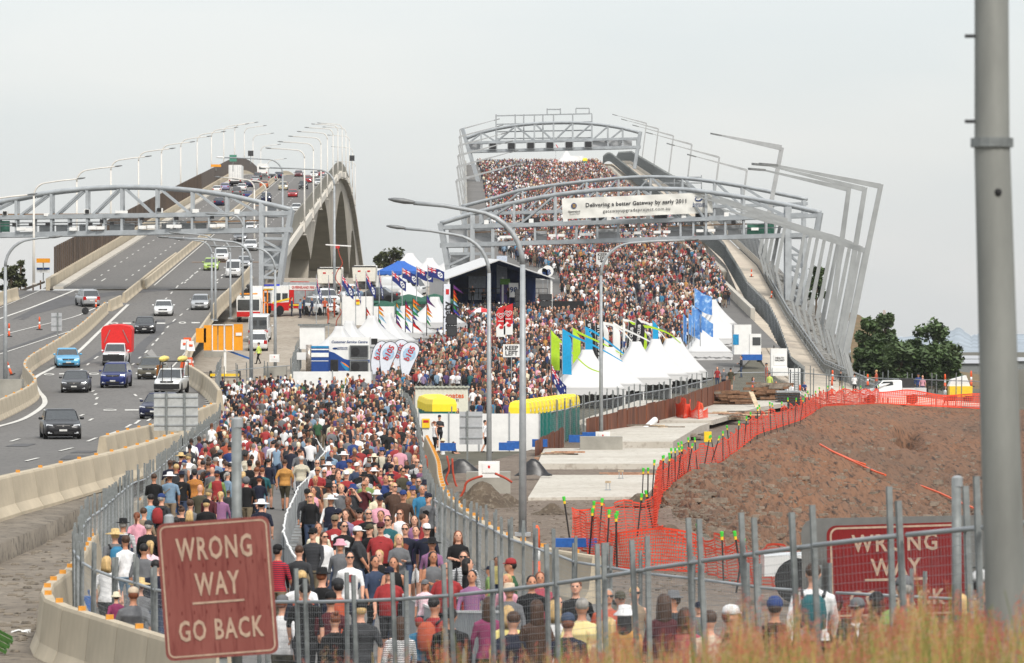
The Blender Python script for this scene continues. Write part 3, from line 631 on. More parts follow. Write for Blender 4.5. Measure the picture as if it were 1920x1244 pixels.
boxes(t, o, p, 'dark_panel', [(x, gy(x)-5, 1.6, 1.2, .1) for x in (1000, 1122, 1240, 1318)]+[(991, 410, 1.0, 1.2, .1)], DARK, 1.2)
MB().box(p(1428, 431, .9)-o, (3.2, .1, 1.6)).build('green_sign', mat('sign_green', srgb(70, 130, 110), .5), t)
# the twin arch behind it
A2 = [(850, 391), (866, 387), (925, 372), (987, 355), (1100, 340), (1200, 332), (1292, 335), (1390, 349), (1514, 374), (1530, 378)]
t, p, o, dof = gantry('second grey arched truss gantry close behind the banner gantry', 590, 575, 866, 1514, A2, lin(866, 402, 1514, 382), lin(866, 424, 1514, 402), [920, 980, 1040, 1100, 1160, 1220, 1280, 1340, 1392, 1450], [920, 980, 1040, 1100, 1160, 1220, 1280, 1340, 1392, 1450], [(925, 978, 1), (985, 1038, 1), (1045, 1098, 1), (1105, 1158, 1), (1165, 1218, 1), (1222, 1278, 0), (1284, 1338, 0), (1344, 1390, 0), (1396, 1448, 0)], w=.34)
for k in (0, 1):
    for x, y0, y1 in ((870, 387, 480), (902, 400, 530), (1508, 376, 560), (1480, 384, 570)): MB().bar(p(x, y0, k)-o, p(x+(4 if x < 1000 else 0), y1, k)-o, .45).build('leg', GANT, t)
for x0, x1, y in ((1210, 1316, 332), (1210, 1316, 343)): MB().bar(p(x0, y, .5)-o, p(x1, y, .5)-o, .14).build('scaffold_rail', GALV, t)
for x in (1222, 1265, 1290, 1316): MB().bar(p(x, 328, .5)-o, p(x, 356, .5)-o, .14).build('scaffold_post', GALV, t)
# rear gantry near the crest
A3 = [(866, 264), (876, 259), (905, 248), (950, 238), (1000, 232), (1060, 230), (1110, 232), (1160, 239), (1201, 249), (1215, 253)]
t, p, o, dof = gantry('distant arched gantry with scaffolding and six black boxes near the crest', 1010, 1000, 876, 1201, A3, lin(880, 268, 1200, 260), lin(884, 284, 1198, 276), [902, 931, 966, 1002, 1038, 1074, 1110, 1140, 1168], [902, 931, 966, 1002, 1038, 1074, 1110, 1140, 1168, 1195], [(880, 902, 1), (904, 930, 0), (931, 966, 1), (968, 1002, 0), (1004, 1037, 0), (1040, 1073, 1), (1075, 1108, 1), (1112, 1140, 1), (1145, 1168, 1)], w=.5, depth=3)
for k in (0, 1):
    MB().bar(p(867, 241, k)-o, p(912, 392, k)-o, .75).build('leg', GANT, t); MB().bar(p(1201, 247, k)-o, p(1190, 316, k)-o, .65).build('leg', GANT, t)
for i, x in enumerate((924, 959, 995, 1031, 1067, 1103)):
    MB().box(p(x, 275-i*.7, -.2)-o, (1.9, .8, 1.6)).build('frame_box', GALV, t); MB().box(p(x, 275-i*.7, -.36)-o, (1.45, .1, 1.25)).build('black_box', BLACK, t)
MB().box(p(1145, 270, .5)-o, (9.5, .1, 1.7)).build('grey_panel', PANEL, t); MB().box(p(892, 276, .5)-o, (3.0, .1, 1.5)).build('grey_panel', PANEL, t)
for x in (930, 966, 982, 1002, 1018, 1038, 1074, 1110): MB().bar(p(x, 214, .5)-o, p(x, 264, .5)-o, .3).build('scaffold_post', GALV, t)
for x0, x1, y0, y1 in ((930, 1110, 217, 213), (930, 1110, 233, 228), (930, 1110, 247, 244), (930, 1110, 260, 258), (1026, 1051, 205, 205), (1080, 1105, 203, 203)): MB().bar(p(x0, y0, .5)-o, p(x1, y1, .5)-o, .26).build('scaffold_rail', GALV, t)
for x in (1026, 1051, 1080, 1105): MB().bar(p(x, 203, .5)-o, p(x, 214, .5)-o, .26).build('scaffold_post', GALV, t)
# banner on the front gantry
t, p, o = G1[0], G1[1], G1[2]
b0 = P(1195, 386, 540); bw, bh = 17.9, 2.45; tilt = -math.atan2(12, 282)
bn = thing('project_banner', 'long white banner lettered Delivering a better Gateway by early 2011', 'banner', b0)
bn.rotation_euler = (0, tilt, 0)
mb = MB(); nx, nzb = 40, 6
wob = lambda i, j: .05*math.sin(i*.9+j*1.3)+.04*math.sin(i*.37-j*.8)
mb.add([(-bw/2+bw*i/nx, wob(i, j), -bh/2+bh*j/nzb) for j in range(nzb+1) for i in range(nx+1)], [(j*(nx+1)+i, j*(nx+1)+i+1, (j+1)*(nx+1)+i+1, (j+1)*(nx+1)+i) for j in range(nzb) for i in range(nx)])
mb.build('banner_cloth', mat('banner_cloth', srgb(214, 213, 206), .8, var=.05, scale=.8), bn, True)
INK = mat('black_ink', (.02, .02, .022), .7); INKB = mat('blue_ink', srgb(28, 58, 110), .6); INKG = mat('gold_ink', srgb(190, 150, 50), .6)
text('headline', 'Delivering a better Gateway by early 2011', .66, INK, bn, (-.1, -.12, .3), bold=True, space=1.06)
text('web_address', 'gatewayupgradeproject.com.au', .58, INK, bn, (-.1, -.12, -.5), space=1.1)
MB().lathe([(0, 0), (.34, 0), (.34, .02), (0, .02)], n=20).build('crest_disc', INKB, bn, loc=(-7.55, -.12, .3)).rotation_euler = (R(90), 0, 0)
g = MB()
for k in range(4): g.tube([(-7.62+.09*k-.1+.06*math.sin(a), -.15, .3+.24*math.cos(a)) for a in np.linspace(.4, 2.8, 6)], .03, 5)
g.build('crest_pattern', INKG, bn)
text('crest_name', 'Queensland', .3, INK, bn, (-7.55, -.12, -.38), bold=True); text('crest_word', 'Government', .24, INK, bn, (-7.5, -.12, -.66))
sw = MB(); sw.tube([(7.3+.38*math.cos(a), -.15, .5+.24*math.sin(a)) for a in np.linspace(1.2, 6.6, 14)], [.05]*7+[.08]*7, 6); sw.loft([[Vector((7.5, -.15, .38)), Vector((7.5, -.13, .38)), Vector((7.2, -.13, .2)), Vector((7.2, -.15, .2))], [Vector((8.0, -.15, .6)), Vector((8.0, -.13, .6)), Vector((7.9, -.13, .5)), Vector((7.9, -.15, .5))]])
sw.build('wave_logo', INKB, bn)
text('logo_name', 'QUEENSLAND', .24, INKB, bn, (7.4, -.12, -.12), bold=True); text('logo_word', 'MOTORWAYS', .26, INKB, bn, (7.4, -.12, -.38), bold=True)
# ================================================================ STREET LAMPS
LAMPW = mat('lamp_white', srgb(208, 204, 196), .5, .1, var=.05); HEADM = mat('lamp_head_grey', srgb(120, 122, 122), .5, .3)
def street_lamp(base, h, arm, sx, label, group=None, r=.1, m=GALV, rise=.06, bend=.9, head=1.0, headm=None, name='street_lamp', dy=0, parts=True):
    t = thing(name, label, 'street lamp', base, group=group)
    z1 = h-arm*rise-bend
    MB().tube([(0, 0, 0), (0, 0, h*.35), (0, 0, z1)], [r*1.25, r*1.05, r*.8], 8).build('pole', m, t, True)
    c = [(sx*bend*(1-math.cos(a)), dy*bend*(1-math.cos(a)), z1+bend*math.sin(a)) for a in np.linspace(0, math.pi/2*.93, 8)]
    e = Vector((sx*arm, dy*arm, h)); c += [Vector(c[-1]).lerp(e, .5)+Vector((0, 0, .04)), e]
    MB().tube(c, [r*.8]*6+[r*.62]*4, 8).build('arm', m, t, True)
    d = (e-Vector(c[-3])).normalized(); L = head; w = Vector((-d.y, d.x, 0))
    rings = []
    for u, a, b in ((0, .3, .3), (.15, .7, .7), (.45, 1, 1), (.8, .85, .8), (1, .25, .3)):
        q = e+d*(L*u-.1); rings.append([q+w*(.17*L*a*math.cos(k))+Vector((0, 0, .1*L*b*math.sin(k)+.02)) for k in np.linspace(0, 2*math.pi, 9)[:-1]])
    MB().loft(rings).build('lamp_head', headm or HEADM, t, True)
    if parts: MB().box((0, 0, .05), (r*4.5, r*4.5, .1)).build('base_plate', m, t)
    return t
# the white lamps of the motorway bridge
p0 = street_lamp(W3(XL(545)-.6, 545, zM(545)+1), 11.2, 4.6, 1, 'white street lamp on the left parapet of the motorway bridge, arm reaching right', 'white lamps on the left parapet', .13, LAMPW, rise=.09, bend=1.4, head=1.0)
for k in list(range(-2, 0))+list(range(1, 13)):
    d = 545+63*k; q = dup(p0, W3(XL(d)-.6, d, zM(d)+1))
p1 = street_lamp(W3(XR(680)+1.2, 680, zM(680)-.9), 13.0, 5.0, -1, 'white street lamp on the right parapet of the motorway bridge, arm reaching left', 'white lamps on the right parapet', .13, LAMPW, rise=.05, bend=1.2, head=1.0)
MB().box((-.3, 0, 1.2), (.8, .4, 1.4)).build('bracket', LAMPW, p1)
for k in (1, 2, 3, 4, 5, 6, 7, 8, 9, 10): d = 680+63*k; dup(p1, W3(XR(d)+1.2, d, zM(d)-.9))
# lamps with straight leaning poles along the new bridge
def lean_lamp(base, top, tip, label, group, r=.13, m=STEEL_L):
    base, top, tip = Vector(base), Vector(top), Vector(tip); t = thing('leaning_lamp', label, 'street lamp', base, group=group)
    MB().bar((0, 0, 0), top-base, r*1.7, r*2.2).build('pole', m, t); v = tip-top
    MB().loft([[top-base+Vector((0, y, z)) for y, z in ((-r, -r*1.6), (r, -r*1.6), (r, r*1.2), (-r, r*1.2))], [tip-base+Vector((0, y, z)) for y, z in ((-r*.4, -r*.4), (r*.4, -r*.4), (r*.4, r*.4), (-r*.4, r*.4))]]).build('arm', m, t)
    u = v.normalized(); MB().loft([[tip-base+u*k+Vector((0, a*w, b*.1)) for a, b in ((-1, -1), (1, -1), (1, .8), (-1, .8))] for k, w in ((-.2, .12), (.3, .22), (1.0, .18), (1.2, .06))]).build('lamp_head', HEADM, t)
    return t
for i, d in enumerate((664, 752, 867, 966, 1065, 1160)):
    b = W3(33.0, d, zC(d)-.3); lean_lamp(b, b+Vector((1.4, 0, 11.2)), b+Vector((-6.2, 0, 13.2)), 'grey leaning lamp standing along the right edge of the new bridge', 'leaning lamps on the right edge')
for i, d in enumerate((610, 690, 770, 860, 960, 1060)):
    b = W3(XCL(d)+.2, d, zC(d)+.2); lean_lamp(b, b+Vector((-1.6, 0, 10.6)), b+Vector((6.6, 0, 12.8)), 'grey leaning lamp standing along the left edge of the new bridge', 'leaning lamps on the left edge')
def fin_lamp(x0, y0, x1, y1, x2, y2, d, label):
    lean_lamp(P(x0, y0, d), P(x1, y1, d), P(x2, y2, d), label, None, .24)
fin_lamp(1442, 400, 1466, 277, 1350, 254, 552, 'lone tall leaning lamp rising above the gantry top')
# near and middle lamps
def px_lamp(x, yb, ytop, xh, yh, label, s=None, d=None, r=.11, prof=zC, dz=0, **k):
    d = d or gd(yb, prof); b = P(x, yb, d); s = F/d; arm = (xh-x)/s; h = (yb-yh)/s
    return street_lamp(b, h, abs(arm), 1 if arm > 0 else -1, label, r=r, **k)
px_lamp(980, 1005, 385, 775, 381, 'tall grey lamp post nearest the walkway with its arm reaching far left', r=.105, bend=1.6, rise=.07, head=.85)
px_lamp(917, 893, 430, 758, 429, 'grey lamp post standing on the numbered concrete block', d=176, r=.095, bend=1.5, rise=.07, head=.8)
px_lamp(1127, 826, 455, 1285, 451, 'grey lamp post on a concrete block before the white tents, arm reaching right', d=264, r=.11, bend=1.9, rise=.03, head=.9)
px_lamp(471, 712, 448, 316, 446, 'grey lamp post beside the walkway corner with a long arm over the motorway', d=350, r=.13, bend=1.6, rise=.05, head=1.0)
px_lamp(516, 690, 466, 414, 463, 'grey lamp post on a small concrete block in the gravel yard', d=372, r=.12, bend=1.8, rise=.02, head=1.0)
px_lamp(397, 600, 460, 345, 450, 'thin grey lamp post behind the yellow sign back, shorter of the pair', d=425, r=.1, bend=1.2, rise=.05)
px_lamp(404, 602, 445, 335, 438, 'thin grey lamp post behind the yellow sign back, taller of the pair', d=423, r=.1, bend=1.2, rise=.05)
px_lamp(432, 598, 455, 370, 447, 'thin grey lamp post right of the pair behind the yellow sign', d=428, r=.1, bend=1.2, rise=.04)
px_lamp(455, 560, 405, 402, 402, 'grey lamp post rising from behind the low rusty wall', d=450, r=.1, bend=1.2, rise=.02)
WHEAD = mat('lamp_head_white', srgb(226, 226, 222), .4)
px_lamp(530, 572, 297, 420, 296, 'tall grey lamp with a white head held above the motorway traffic', d=492, r=.12, bend=1.6, rise=.03, headm=WHEAD)
px_lamp(627, 590, 318, 505, 315, 'tall grey lamp with a white head rising in front of the bridge arches', d=455, r=.13, bend=1.6, rise=.03, headm=WHEAD)
px_lamp(10, 722, 450, 92, 446, 'grey street lamp at the far left edge on the traffic island', d=300, r=.13, bend=1.8, rise=.04, prof=zM)
px_lamp(477, 470, 334, 414, 333, 'white lamp on the median with an arm left over the traffic', d=640, r=.13, m=LAMPW, bend=1.4)
px_lamp(499, 476, 338, 447, 337, 'white lamp beside the median reaching left behind the gantry end', d=640, r=.13, m=LAMPW, bend=1.4)
# ================================================================ FINS (leaning bent posts along the path)
FINM = mat('fin_paint', srgb(150, 153, 153), .5, .15, var=.1, scale=.5)
def fin(b, kink, top, tip, label, group=None, w=.55):
    b, kink, top, tip = map(Vector, (b, kink, top, tip)); t = thing('bent_fin', label, 'fin post', b, group=group)
    MB().bar((0, 0, -.6), kink-b, w, w*.55).build('lower_leg', FINM, t)
    MB().loft([[kink-b+Vector((x*w/2, y*w*.3, -.1)) for x, y in ((-1, -1), (1, -1), (1, 1), (-1, 1))], [top-b+Vector((x*w*.36, y*w*.24, 0)) for x, y in ((-1, -1), (1, -1), (1, 1), (-1, 1))]]).build('upper_leg', FINM, t)
    a = top-b; c = tip-b
    MB().loft([[a+Vector((0, y, z)) for y, z in ((-.14, -.45), (.14, -.45), (.14, .05), (-.14, .05))], [c+Vector((0, y, z)) for y, z in ((-.06, -.1), (.06, -.1), (.06, .06), (-.06, .06))]]).build('arm', FINM, t)
    return t
FG = 'bent fins along the path'
for i, (kx, ky) in enumerate(((1424, 475), (1431, 483), (1439, 491), (1447, 500), (1455, 508), (1484, 560), (1494, 572), (1506, 580), (1518, 588), (1532, 596), (1541, 606), (1550, 616), (1560, 628), (1569, 641), (1576, 653), (1583, 665))):
    d = interp(ky, [475, 508, 562, 604, 668], [565, 530, 495, 462, 424]); s = F/d; ty = 398+(ky-475)*.36; tx = kx+.2*(ky-ty)
    tip = P(tx-158-9*math.sin(i*2.3), ty-44+5*math.cos(i*2), d)
    fin(P(kx+14, ky+46, d), P(kx, ky, d), P(tx, ty, d), tip, 'pale grey bent fin post leaning out over the right side of the path', FG, .46)
for x1, y1, x2, y2, x0, y0, d, lb in ((1652, 346, 1455, 310, 1578, 706, 421, 'tallest bent fin post at the near end carrying a lamp arm'), (1622, 352, 1440, 310, 1566, 690, 440, 'second tall bent fin post with a lamp arm'), (1592, 352, 1432, 319, 1548, 660, 458, 'third tall bent fin post with a lamp arm')):
    f = fin(P(x0+24, y0+2, d), P(x0+8, y0-45, d), P(x1, y1, d), P(x2, y2, d), lb, None, .62)
    e = P(x2, y2, d)-f.location; MB().loft([[e+Vector((-k, a*w, b*.12+.08*k)) for a, b in ((-1, -1), (1, -1), (1, .8), (-1, .8))] for k, w in ((-.2, .15), (.3, .3), (1.3, .26), (1.6, .1))]).build('lamp_head', HEADM, f)
# ================================================================ FENCES
def panel_proto():
    t = thing('fence_panel', '', 'fence panel', (0, 0, -50))
    for x in (-.485, .485): MB().box((x, 0, 1.0), (.02, .05, 2.0)).build('post', GALV_D, t)
    MB().tube([(-.48, 0, 1.6), (.48, 0, 1.6)], .027, 8).build('top_rail', GALV, t, True)
    m = MB()
    for k in range(17): m.box((0, 0, .1+k*.09), (.96, .003, .0035))
    for k in range(24): m.box((-.48+.96*k/23, 0, .82), (.0006, .002, 1.5))
    m.build('wire_mesh', GALV, t); MB().tube([(-.48, 0, .12), (.48, 0, .12)], .018, 6).build('bottom_rail', GALV, t)
    return t
_pp = panel_proto()
_ppc = [c for c in _pp.children]
for c in _ppc: c.parent = None; C.objects.unlink(c)
bpy.data.objects.remove(_pp)
def fence(pts, label, group, step=2.3, hs=1.0, gap=.0, jit=.02):
    pts = resample(pts, step)
    for a, b in zip(pts, pts[1:]):
        v = b-a; L = v.length; t = thing('fence_panel', label, 'fence panel', (a+b)/2, 0, group)
        t.rotation_euler = (random.uniform(-jit, jit), -math.asin(v.z/L), math.atan2(v.y, v.x)+random.uniform(-jit, jit))
        px = 1/L*.06
        for c in _ppc:
            o = c.copy(); C.objects.link(o); o.parent = t; o.scale = (L, 1, hs)
            if c.name.startswith('post'): o.scale = (2.5, 1.1, hs*random.uniform(.97, 1.06)); x = -1 if c == _ppc[0] else 1; o.location = (x*(L/2-.06)-x*.485*2.5, 0, 0)
RH = lambda d: zC(d)+1.6
def rail_px(px): return [G(x, y, RH)-Vector((0, 0, 1.6)) for x, y in smooth_px(px, 6)]
fence(rail_px([(412, 760), (410, 785), (376, 812), (341, 839), (282, 892), (250, 907), (212, 937), (187, 957), (160, 979), (148, 1010)])+[P(x, y, d)-Vector((0, 0, 1.6)) for x, y, d in ((141, 1038, 88), (160, 1063, 83.5), (205, 1082, 81), (250, 1092, 79), (300, 1108, 76), (400, 1124, 72))], 'grey mesh fence panel on the left side of the walkway', 'left walkway fence', 2.2)
fence([P(x, y, d)-Vector((0, 0, 1.6)) for x, y, d in ((400, 1124, 72), (520, 1130, 67.5), (640, 1129, 65), (760, 1124, 62.5), (880, 1115, 60), (980, 1104, 58), (1110, 1086, 55.5), (1210, 1070, 53), (1370, 1046, 50), (1525, 1025, 47), (1700, 1004, 45), (1850, 990, 43), (1990, 975, 41))], 'grey mesh fence panel with a thick rail nearest the camera', 'near walkway fence', 2.1, 1.0)
fence(rail_px([(752, 742), (768, 757), (781, 792), (787, 830), (793, 870), (802, 915), (822, 942), (865, 965), (915, 990), (967, 1014), (1017, 1032)])+[P(x, y, d)-Vector((0, 0, 1.6)) for x, y, d in ((1082, 1055, 86), (1155, 1067, 83.5), (1262, 1083, 80.5), (1330, 1088, 79.5), (1437, 1104, 77.5), (1555, 1111, 76), (1617, 1118, 75), (1790, 1122, 74), (1960, 1130, 73))], 'grey mesh fence panel on the right side of the walkway', 'right walkway fence', 2.2)
def fence_d(pts, label, group, hs, step=2.4):
    fence([P(x, y, d) for x, y, d in pts], label, group, step, hs)
fence_d([(1003, 852, 252), (1060, 838, 262), (1100, 824, 270), (1187, 804, 290), (1262, 788, 306), (1335, 768, 324)], 'tall grey mesh fence panel between the tents and the rusty wall', 'fence by the rusty wall', 1.35)
fence_d([(845, 852, 250), (1003, 852, 252)], 'mesh fence panel in front of the white hoarding and toilets', 'fence before the hoarding', 1.3, 2.6)
fence_d([(1362, 748, 352), (1480, 746, 352), (1600, 758, 340), (1840, 768, 326)], 'mesh fence panel behind the white utility truck at the right', 'fence at the right', 1.25, 3.2)
fence_d([(425, 742, 345), (480, 735, 350), (548, 730, 352)], 'mesh fence panel between the crowd and the gravel yard', 'fence by the yard', 1.15, 2.2)
fence_d([(548, 735, 350), (556, 705, 378), (565, 690, 392)], 'mesh fence panel left of the white hoarding wall', 'fence left of the hoarding', 1.3, 2.2)
fence_d([(405, 760, 330), (414, 735, 346)], 'mesh fence panel at the tip of the outer bend', 'fence at the outer bend', 1.3, 2.0)
# low divider in the middle of the walkway
def crowd_barrier(pts, label, group, step, hgt=1.0):
    pts = resample(pts, step)
    for a, b in zip(pts, pts[1:]):
        v = b-a; L = v.length; t = thing('crowd_barrier', label, 'crowd barrier', (a+b)/2, 0, group); t.rotation_euler = (0, -math.asin(v.z/L), math.atan2(v.y, v.x)+random.uniform(-.03, .03))
        h = L/2+.02
        MB().tube([(-h, 0, .1), (-h, 0, hgt), (h, 0, hgt), (h, 0, .1)], .02, 6).build('frame', GALV, t); MB().bar((-h, 0, hgt+.02), (h, 0, hgt+.02), .04).build('top_rail', WHITE, t)
        m = MB()
        for k in range(int(L/.085)): m.box((-h+(k+.5)*2*h/int(L/.085), 0, hgt/2+.05), (.05, .016, hgt-.12))
        m.build('bars', GALV, t); [MB().box((x, 0, .03), (.05, .5, .04)).build('foot', GALV, t) for x in (-h*.7, h*.7)]
TH = lambda d: zC(d)+1.1
crowd_barrier([G(x, y, TH)-Vector((0, 0, 1.1)) for x, y in [(586, 807), (595, 825), (609, 845), (597, 858), (594, 872), (580, 890), (560, 908), (553, 925), (545, 942), (537, 957), (534, 975), (531, 990), (541, 1018), (553, 1038)]], 'low silver crowd barrier dividing the two streams of walkers', 'divider barriers in the walkway', 2.2)
crowd_barrier([P(x, y, d) for x, y, d in ((850, 1206+60, 73), (960, 1150+120, 71))], 'silver crowd barrier behind the near fence by the red cap', 'barriers near the red cap', 2.1)
crowd_barrier([P(x, y, d) for x, y, d in ((755, 1230, 76), (815, 1262, 73))], 'silver crowd barrier behind the near fence by the woman in red', 'barriers near the woman in red', 2.1)
for k in range(14):
    x = 783-k*.3+6*math.sin(k); y = 865+k*9.6; q = G(x, y, zC)
    tag(MB().box((0, 0, .2), (.6, .3, .32)).build('barrier_foot', BLUE, None, loc=q), 'blue plastic fence foot along the right of the walkway', 'fence foot', 'blue feet on the right')
for i, (x, y) in enumerate(((395, 865), (398, 850), (350, 935), (338, 940), (325, 953), (328, 962), (136, 1115), (134, 1128), (137, 1140), (140, 1152), (402, 890))):
    tag(MB().box((0, 0, .2), (.7, .35, .36)).build('barrier_foot', BLUE, None, loc=G(x, y, zC)), 'blue plastic fence foot along the left of the walkway', 'fence foot', 'blue feet on the left')
for x, y in ((950, 856), (965, 853), (840, 857), (1012, 849), (1080, 840), (1105, 834), (1165, 812)):
    tag(MB().box((0, 0, .2), (.8, .4, .4)).build('barrier_foot', BLUE, None, loc=G(x, y, zC, .3)), 'blue plastic fence foot below the toilet fence', 'fence foot', 'blue feet by the toilets')
# rusty sheet wall in panels
RUST = mat('rusty_steel', srgb(112, 66, 44), .85, var=.3, scale=1.5, bump=.2, stretch=(1, 1, .25))
def rust_wall(pts, label, n):
    w = thing('rusty_wall', label, 'wall', pts[0]); o = w.location; q = resample(pts, (pts[-1]-pts[0]).length/n)
    for a, b in zip(q, q[1:]):
        a, b = a-o, b-o; c = (b-a)*.97; hh = 1.5
        m = MB(); m.prism([a, a+c, a+c+Vector((0, .08, 0)), a+Vector((0, .08, 0))], (0, 0, hh+random.uniform(-.05, .05))); m.box(b+Vector((0, -.05, hh*.55)), (.06, .12, hh*.8), mi=0); m.build('steel_sheet', RUST, w)
rust_wall([P(1099, 834, 262), P(1200, 806, 283), P(1275, 786, 300), P(1369, 750, 333)], 'long rusty sheet steel wall along the slab behind the timber', 18)
rust_wall([P(1003, 882, 232), P(1056, 852, 252)], 'short rusty sheet steel wall at the foot of the green toilets', 6)
# ================================================================ TENTS, STAGE, FLAGS, SIGNS
TENT = mat('tent_canvas', (.56, .56, .555), .6, var=.02, scale=1)
def marquee(loc, half, eave, peak, label, group=None, rz=0, walls=(0, 1, 2, 3), m=TENT, val=.35, steep=1.35, name='marquee_tent', legm=WHITE):
    t = thing(name, label, 'tent', loc, rz, group); rings = []
    for u in np.linspace(0, 1, 9):
        r = half*((1-u)**steep*.86+.14); z = eave+(peak-eave)*u; ring = []
        for k in range(16):
            s, q = divmod(k, 4); w = q/4*2-1; c = ((w, -1), (1, w), (-w, 1), (-1, -w))[s]; f = 1-.05*(1-w*w)*(1-u)
            ring.append(Vector((c[0]*r*f, c[1]*r*f, z-.1*(1-w*w)*(1-u)*(u > 0))))
        rings.append(ring)
    MB().loft(rings).build('canopy', m, t, True)
    h = half*.985
    vm = MB(); n = 10
    for s in range(4):
        for k in range(n):
            a, b = -1+2*k/n, -1+2*(k+1)/n; f = lambda w, z: {0: (w*h, -h, z), 1: (h, w*h, z), 2: (-w*h, h, z), 3: (-h, -w*h, z)}[s]
            o = len(vm.v); vm.add([f(a, eave+.02), f(b, eave+.02), f(b, eave-val+.05*math.sin(k*2)), f((a+b)/2, eave-val-.07), f(a, eave-val+.05*math.sin(k*2-2))], [(0, 1, 2, 3, 4)])
    vm.build('valance', m, t)
    for x in (-1, 1):
        for y in (-1, 1): MB().box((x*h*.96, y*h*.96, eave/2), (.09, .09, eave)).build('leg', legm, t)
    for s in walls:
        rw = []
        for k in range(13):
            w = -1+k/6; o2 = .06*math.sin(k*2.1)
            rw.append([{0: (w*h*.95, -h*.95-o2, z), 1: (h*.95+o2, w*h*.95, z), 2: (-w*h*.95, h*.95+o2, z), 3: (-h*.95-o2, -w*h*.95, z)}[s] for z in (.05, eave-.1)])
        mm = MB(); mm.add([Vector(p) for r in rw for p in r], [(2*i, 2*i+1, 2*i+3, 2*i+2) for i in range(12)]); mm.build('side_wall', m, t, True)
    return t
def tent_px(x, ypk, s, label, half=2.5, eave=2.4, ph=2.6, **k):
    """peak pixel and scale give the place; the peak stands ph above the eave"""
    d = F/s; p = P(x, ypk, d); return marquee((p.x, d, p.z-eave-ph), half, eave, eave+ph, label, **k)
RTG = 'peaked tents beside the rusty wall'
for x, y, s, hf, lb in ((1101, 656, 25.6, 2.55, 'nearest white peaked tent of the row behind the green toilets'), (1142, 651, 25.0, 2.4, 'second white peaked tent of the right row, behind the lamp post'), (1192, 641, 24.4, 2.5, 'third white peaked tent of the right row, in front of black banners'), (1229, 636, 23.8, 2.3, 'fourth white peaked tent of the right row'), (1256, 635, 23.2, 2.3, 'fifth white peaked tent of the right row'), (1268, 633, 22.7, 2.3, 'sixth white peaked tent at the end of the nearer right group')):
    tent_px(x, y, s, lb, hf, 2.45, 2.9, group=RTG, walls=(1, 2), rz=.12)
for x, y, s, hf, lb in ((1324, 610, 20.8, 2.15, 'front white peaked tent of the farther right group under the blue flags'), (1341, 588, 19.8, 2.1, 'white peaked tent second in the farther right group'), (1340, 575, 19.2, 2.1, 'white peaked tent third in the farther right group'), (1336, 562, 18.7, 2.2, 'rearmost white peaked tent of the right row beside the path screen')):
    tent_px(x, y, s, lb, hf, 2.3, 2.5, group='peaked tents under the blue flags', walls=(0, 1, 2, 3), rz=.1)
LT = ((637, 612, 22.3, 2.3, 'small white tent just above the service centre roof'), (655, 602, 21.8, 2.2, 'white tent with a double peak behind the service centre'), (697, 592, 21.4, 2.2, 'white peaked tent left of the rainbow pennants'), (726, 587, 21.0, 2.3, 'white peaked tent among the rainbow pennants'), (760, 574, 20.4, 2.4, 'taller white peaked tent behind the rainbow pennants'), (815, 557, 19.6, 2.6, 'large white peaked tent beside the variety banner'))
for x, y, s, hf, lb in LT: tent_px(x, y, s, lb, hf, 2.5, 2.6 if x > 700 else 2.2, group='peaked tents left of the crowd', walls=(0, 1, 2), rz=-.25, steep=1.7)
tent_px(765, 531, 18.4, 'small white pyramid tent beside the parked white van', 1.9, 1.8, 1.6, walls=(0, 1), steep=1.3)
tent_px(768, 475, 14.5, 'far white peaked tent below the dark trees', 3.2, 2.6, 2.6, walls=(0, 1, 2, 3)); tent_px(806, 484, 14.8, 'far white peaked tent left of the stage roof', 2.8, 2.4, 2.4, walls=(0, 1, 2, 3)); tent_px(858, 478, 13.5, 'far pale tent behind the gantry foot', 4.0, 2.6, 2.4, walls=(0, 1, 2, 3))
mw = thing('white_hall_tent', 'long white tent wall behind the row of blue flags', 'tent', P(745, 535, 540)); MB().box((0, 0, .6), (7.6, 4, 1.6)).build('side_wall', TENT, mw); MB().loft([[Vector((x, y, z)) for y, z in ((-2.1, 1.4), (2.1, 1.4), (0, 2.0))] for x in (-3.9, 3.9)]).build('roof', TENT, mw)
marquee(tuple(P(752, 545, 508)), 2.7, 2.1, 3.3, 'blue pop-up gazebo behind the flag poles', m=mat('blue_canvas', srgb(44, 96, 176), .7, var=.08), walls=(), steep=1.15, name='gazebo')
GREENC = mat('green_canvas', srgb(34, 84, 66), .8, var=.12)
for x, y, d, r, lb in ((719, 556, 452, 2.2, 'dark green market umbrella nearest the flag poles'), (766, 553, 455, 2.5, 'wide dark green market umbrella in the middle'), (725, 566, 440, 2.0, 'lower dark green market umbrella in front'), (768, 571, 436, 2.0, 'lower dark green market umbrella behind the pennants'), (815, 552, 460, 2.4, 'dark green market umbrella beside the variety banner')):
    b = P(x, y, d); t = thing('market_umbrella', lb, 'umbrella', b-Vector((0, 0, 2.9)), random.random())
    MB().loft([[Vector((r*q*math.cos(a), r*q*math.sin(a), z)) for a in np.linspace(0, 2*math.pi, 9)[:-1]] for q, z in ((1, 1.95), (1, 2.2), (.5, 2.65), (.04, 2.95))]).build('canopy', GREENC, t); MB().tube([(0, 0, 0), (0, 0, 2.7)], .04, 6).build('pole', DARK, t)
b = P(902, 577, 425); t = thing('red_umbrella', 'red and white beach umbrella in front of the stage', 'umbrella', b-Vector((0, 0, 2.3)))
um = MB()
for k in range(8):
    a0, a1 = 2*math.pi*k/8, 2*math.pi*(k+1)/8; f = lambda q, z, a: (1.05*q*math.cos(a), 1.05*q*math.sin(a), z)
    um.add([f(1, 1.85, a0), f(1, 1.85, a1), f(.6, 2.15, a1), f(.6, 2.15, a0), (0, 0, 2.32)], [(0, 1, 2, 3), (3, 2, 4)], k % 2 if k in (1, 5) else 0)
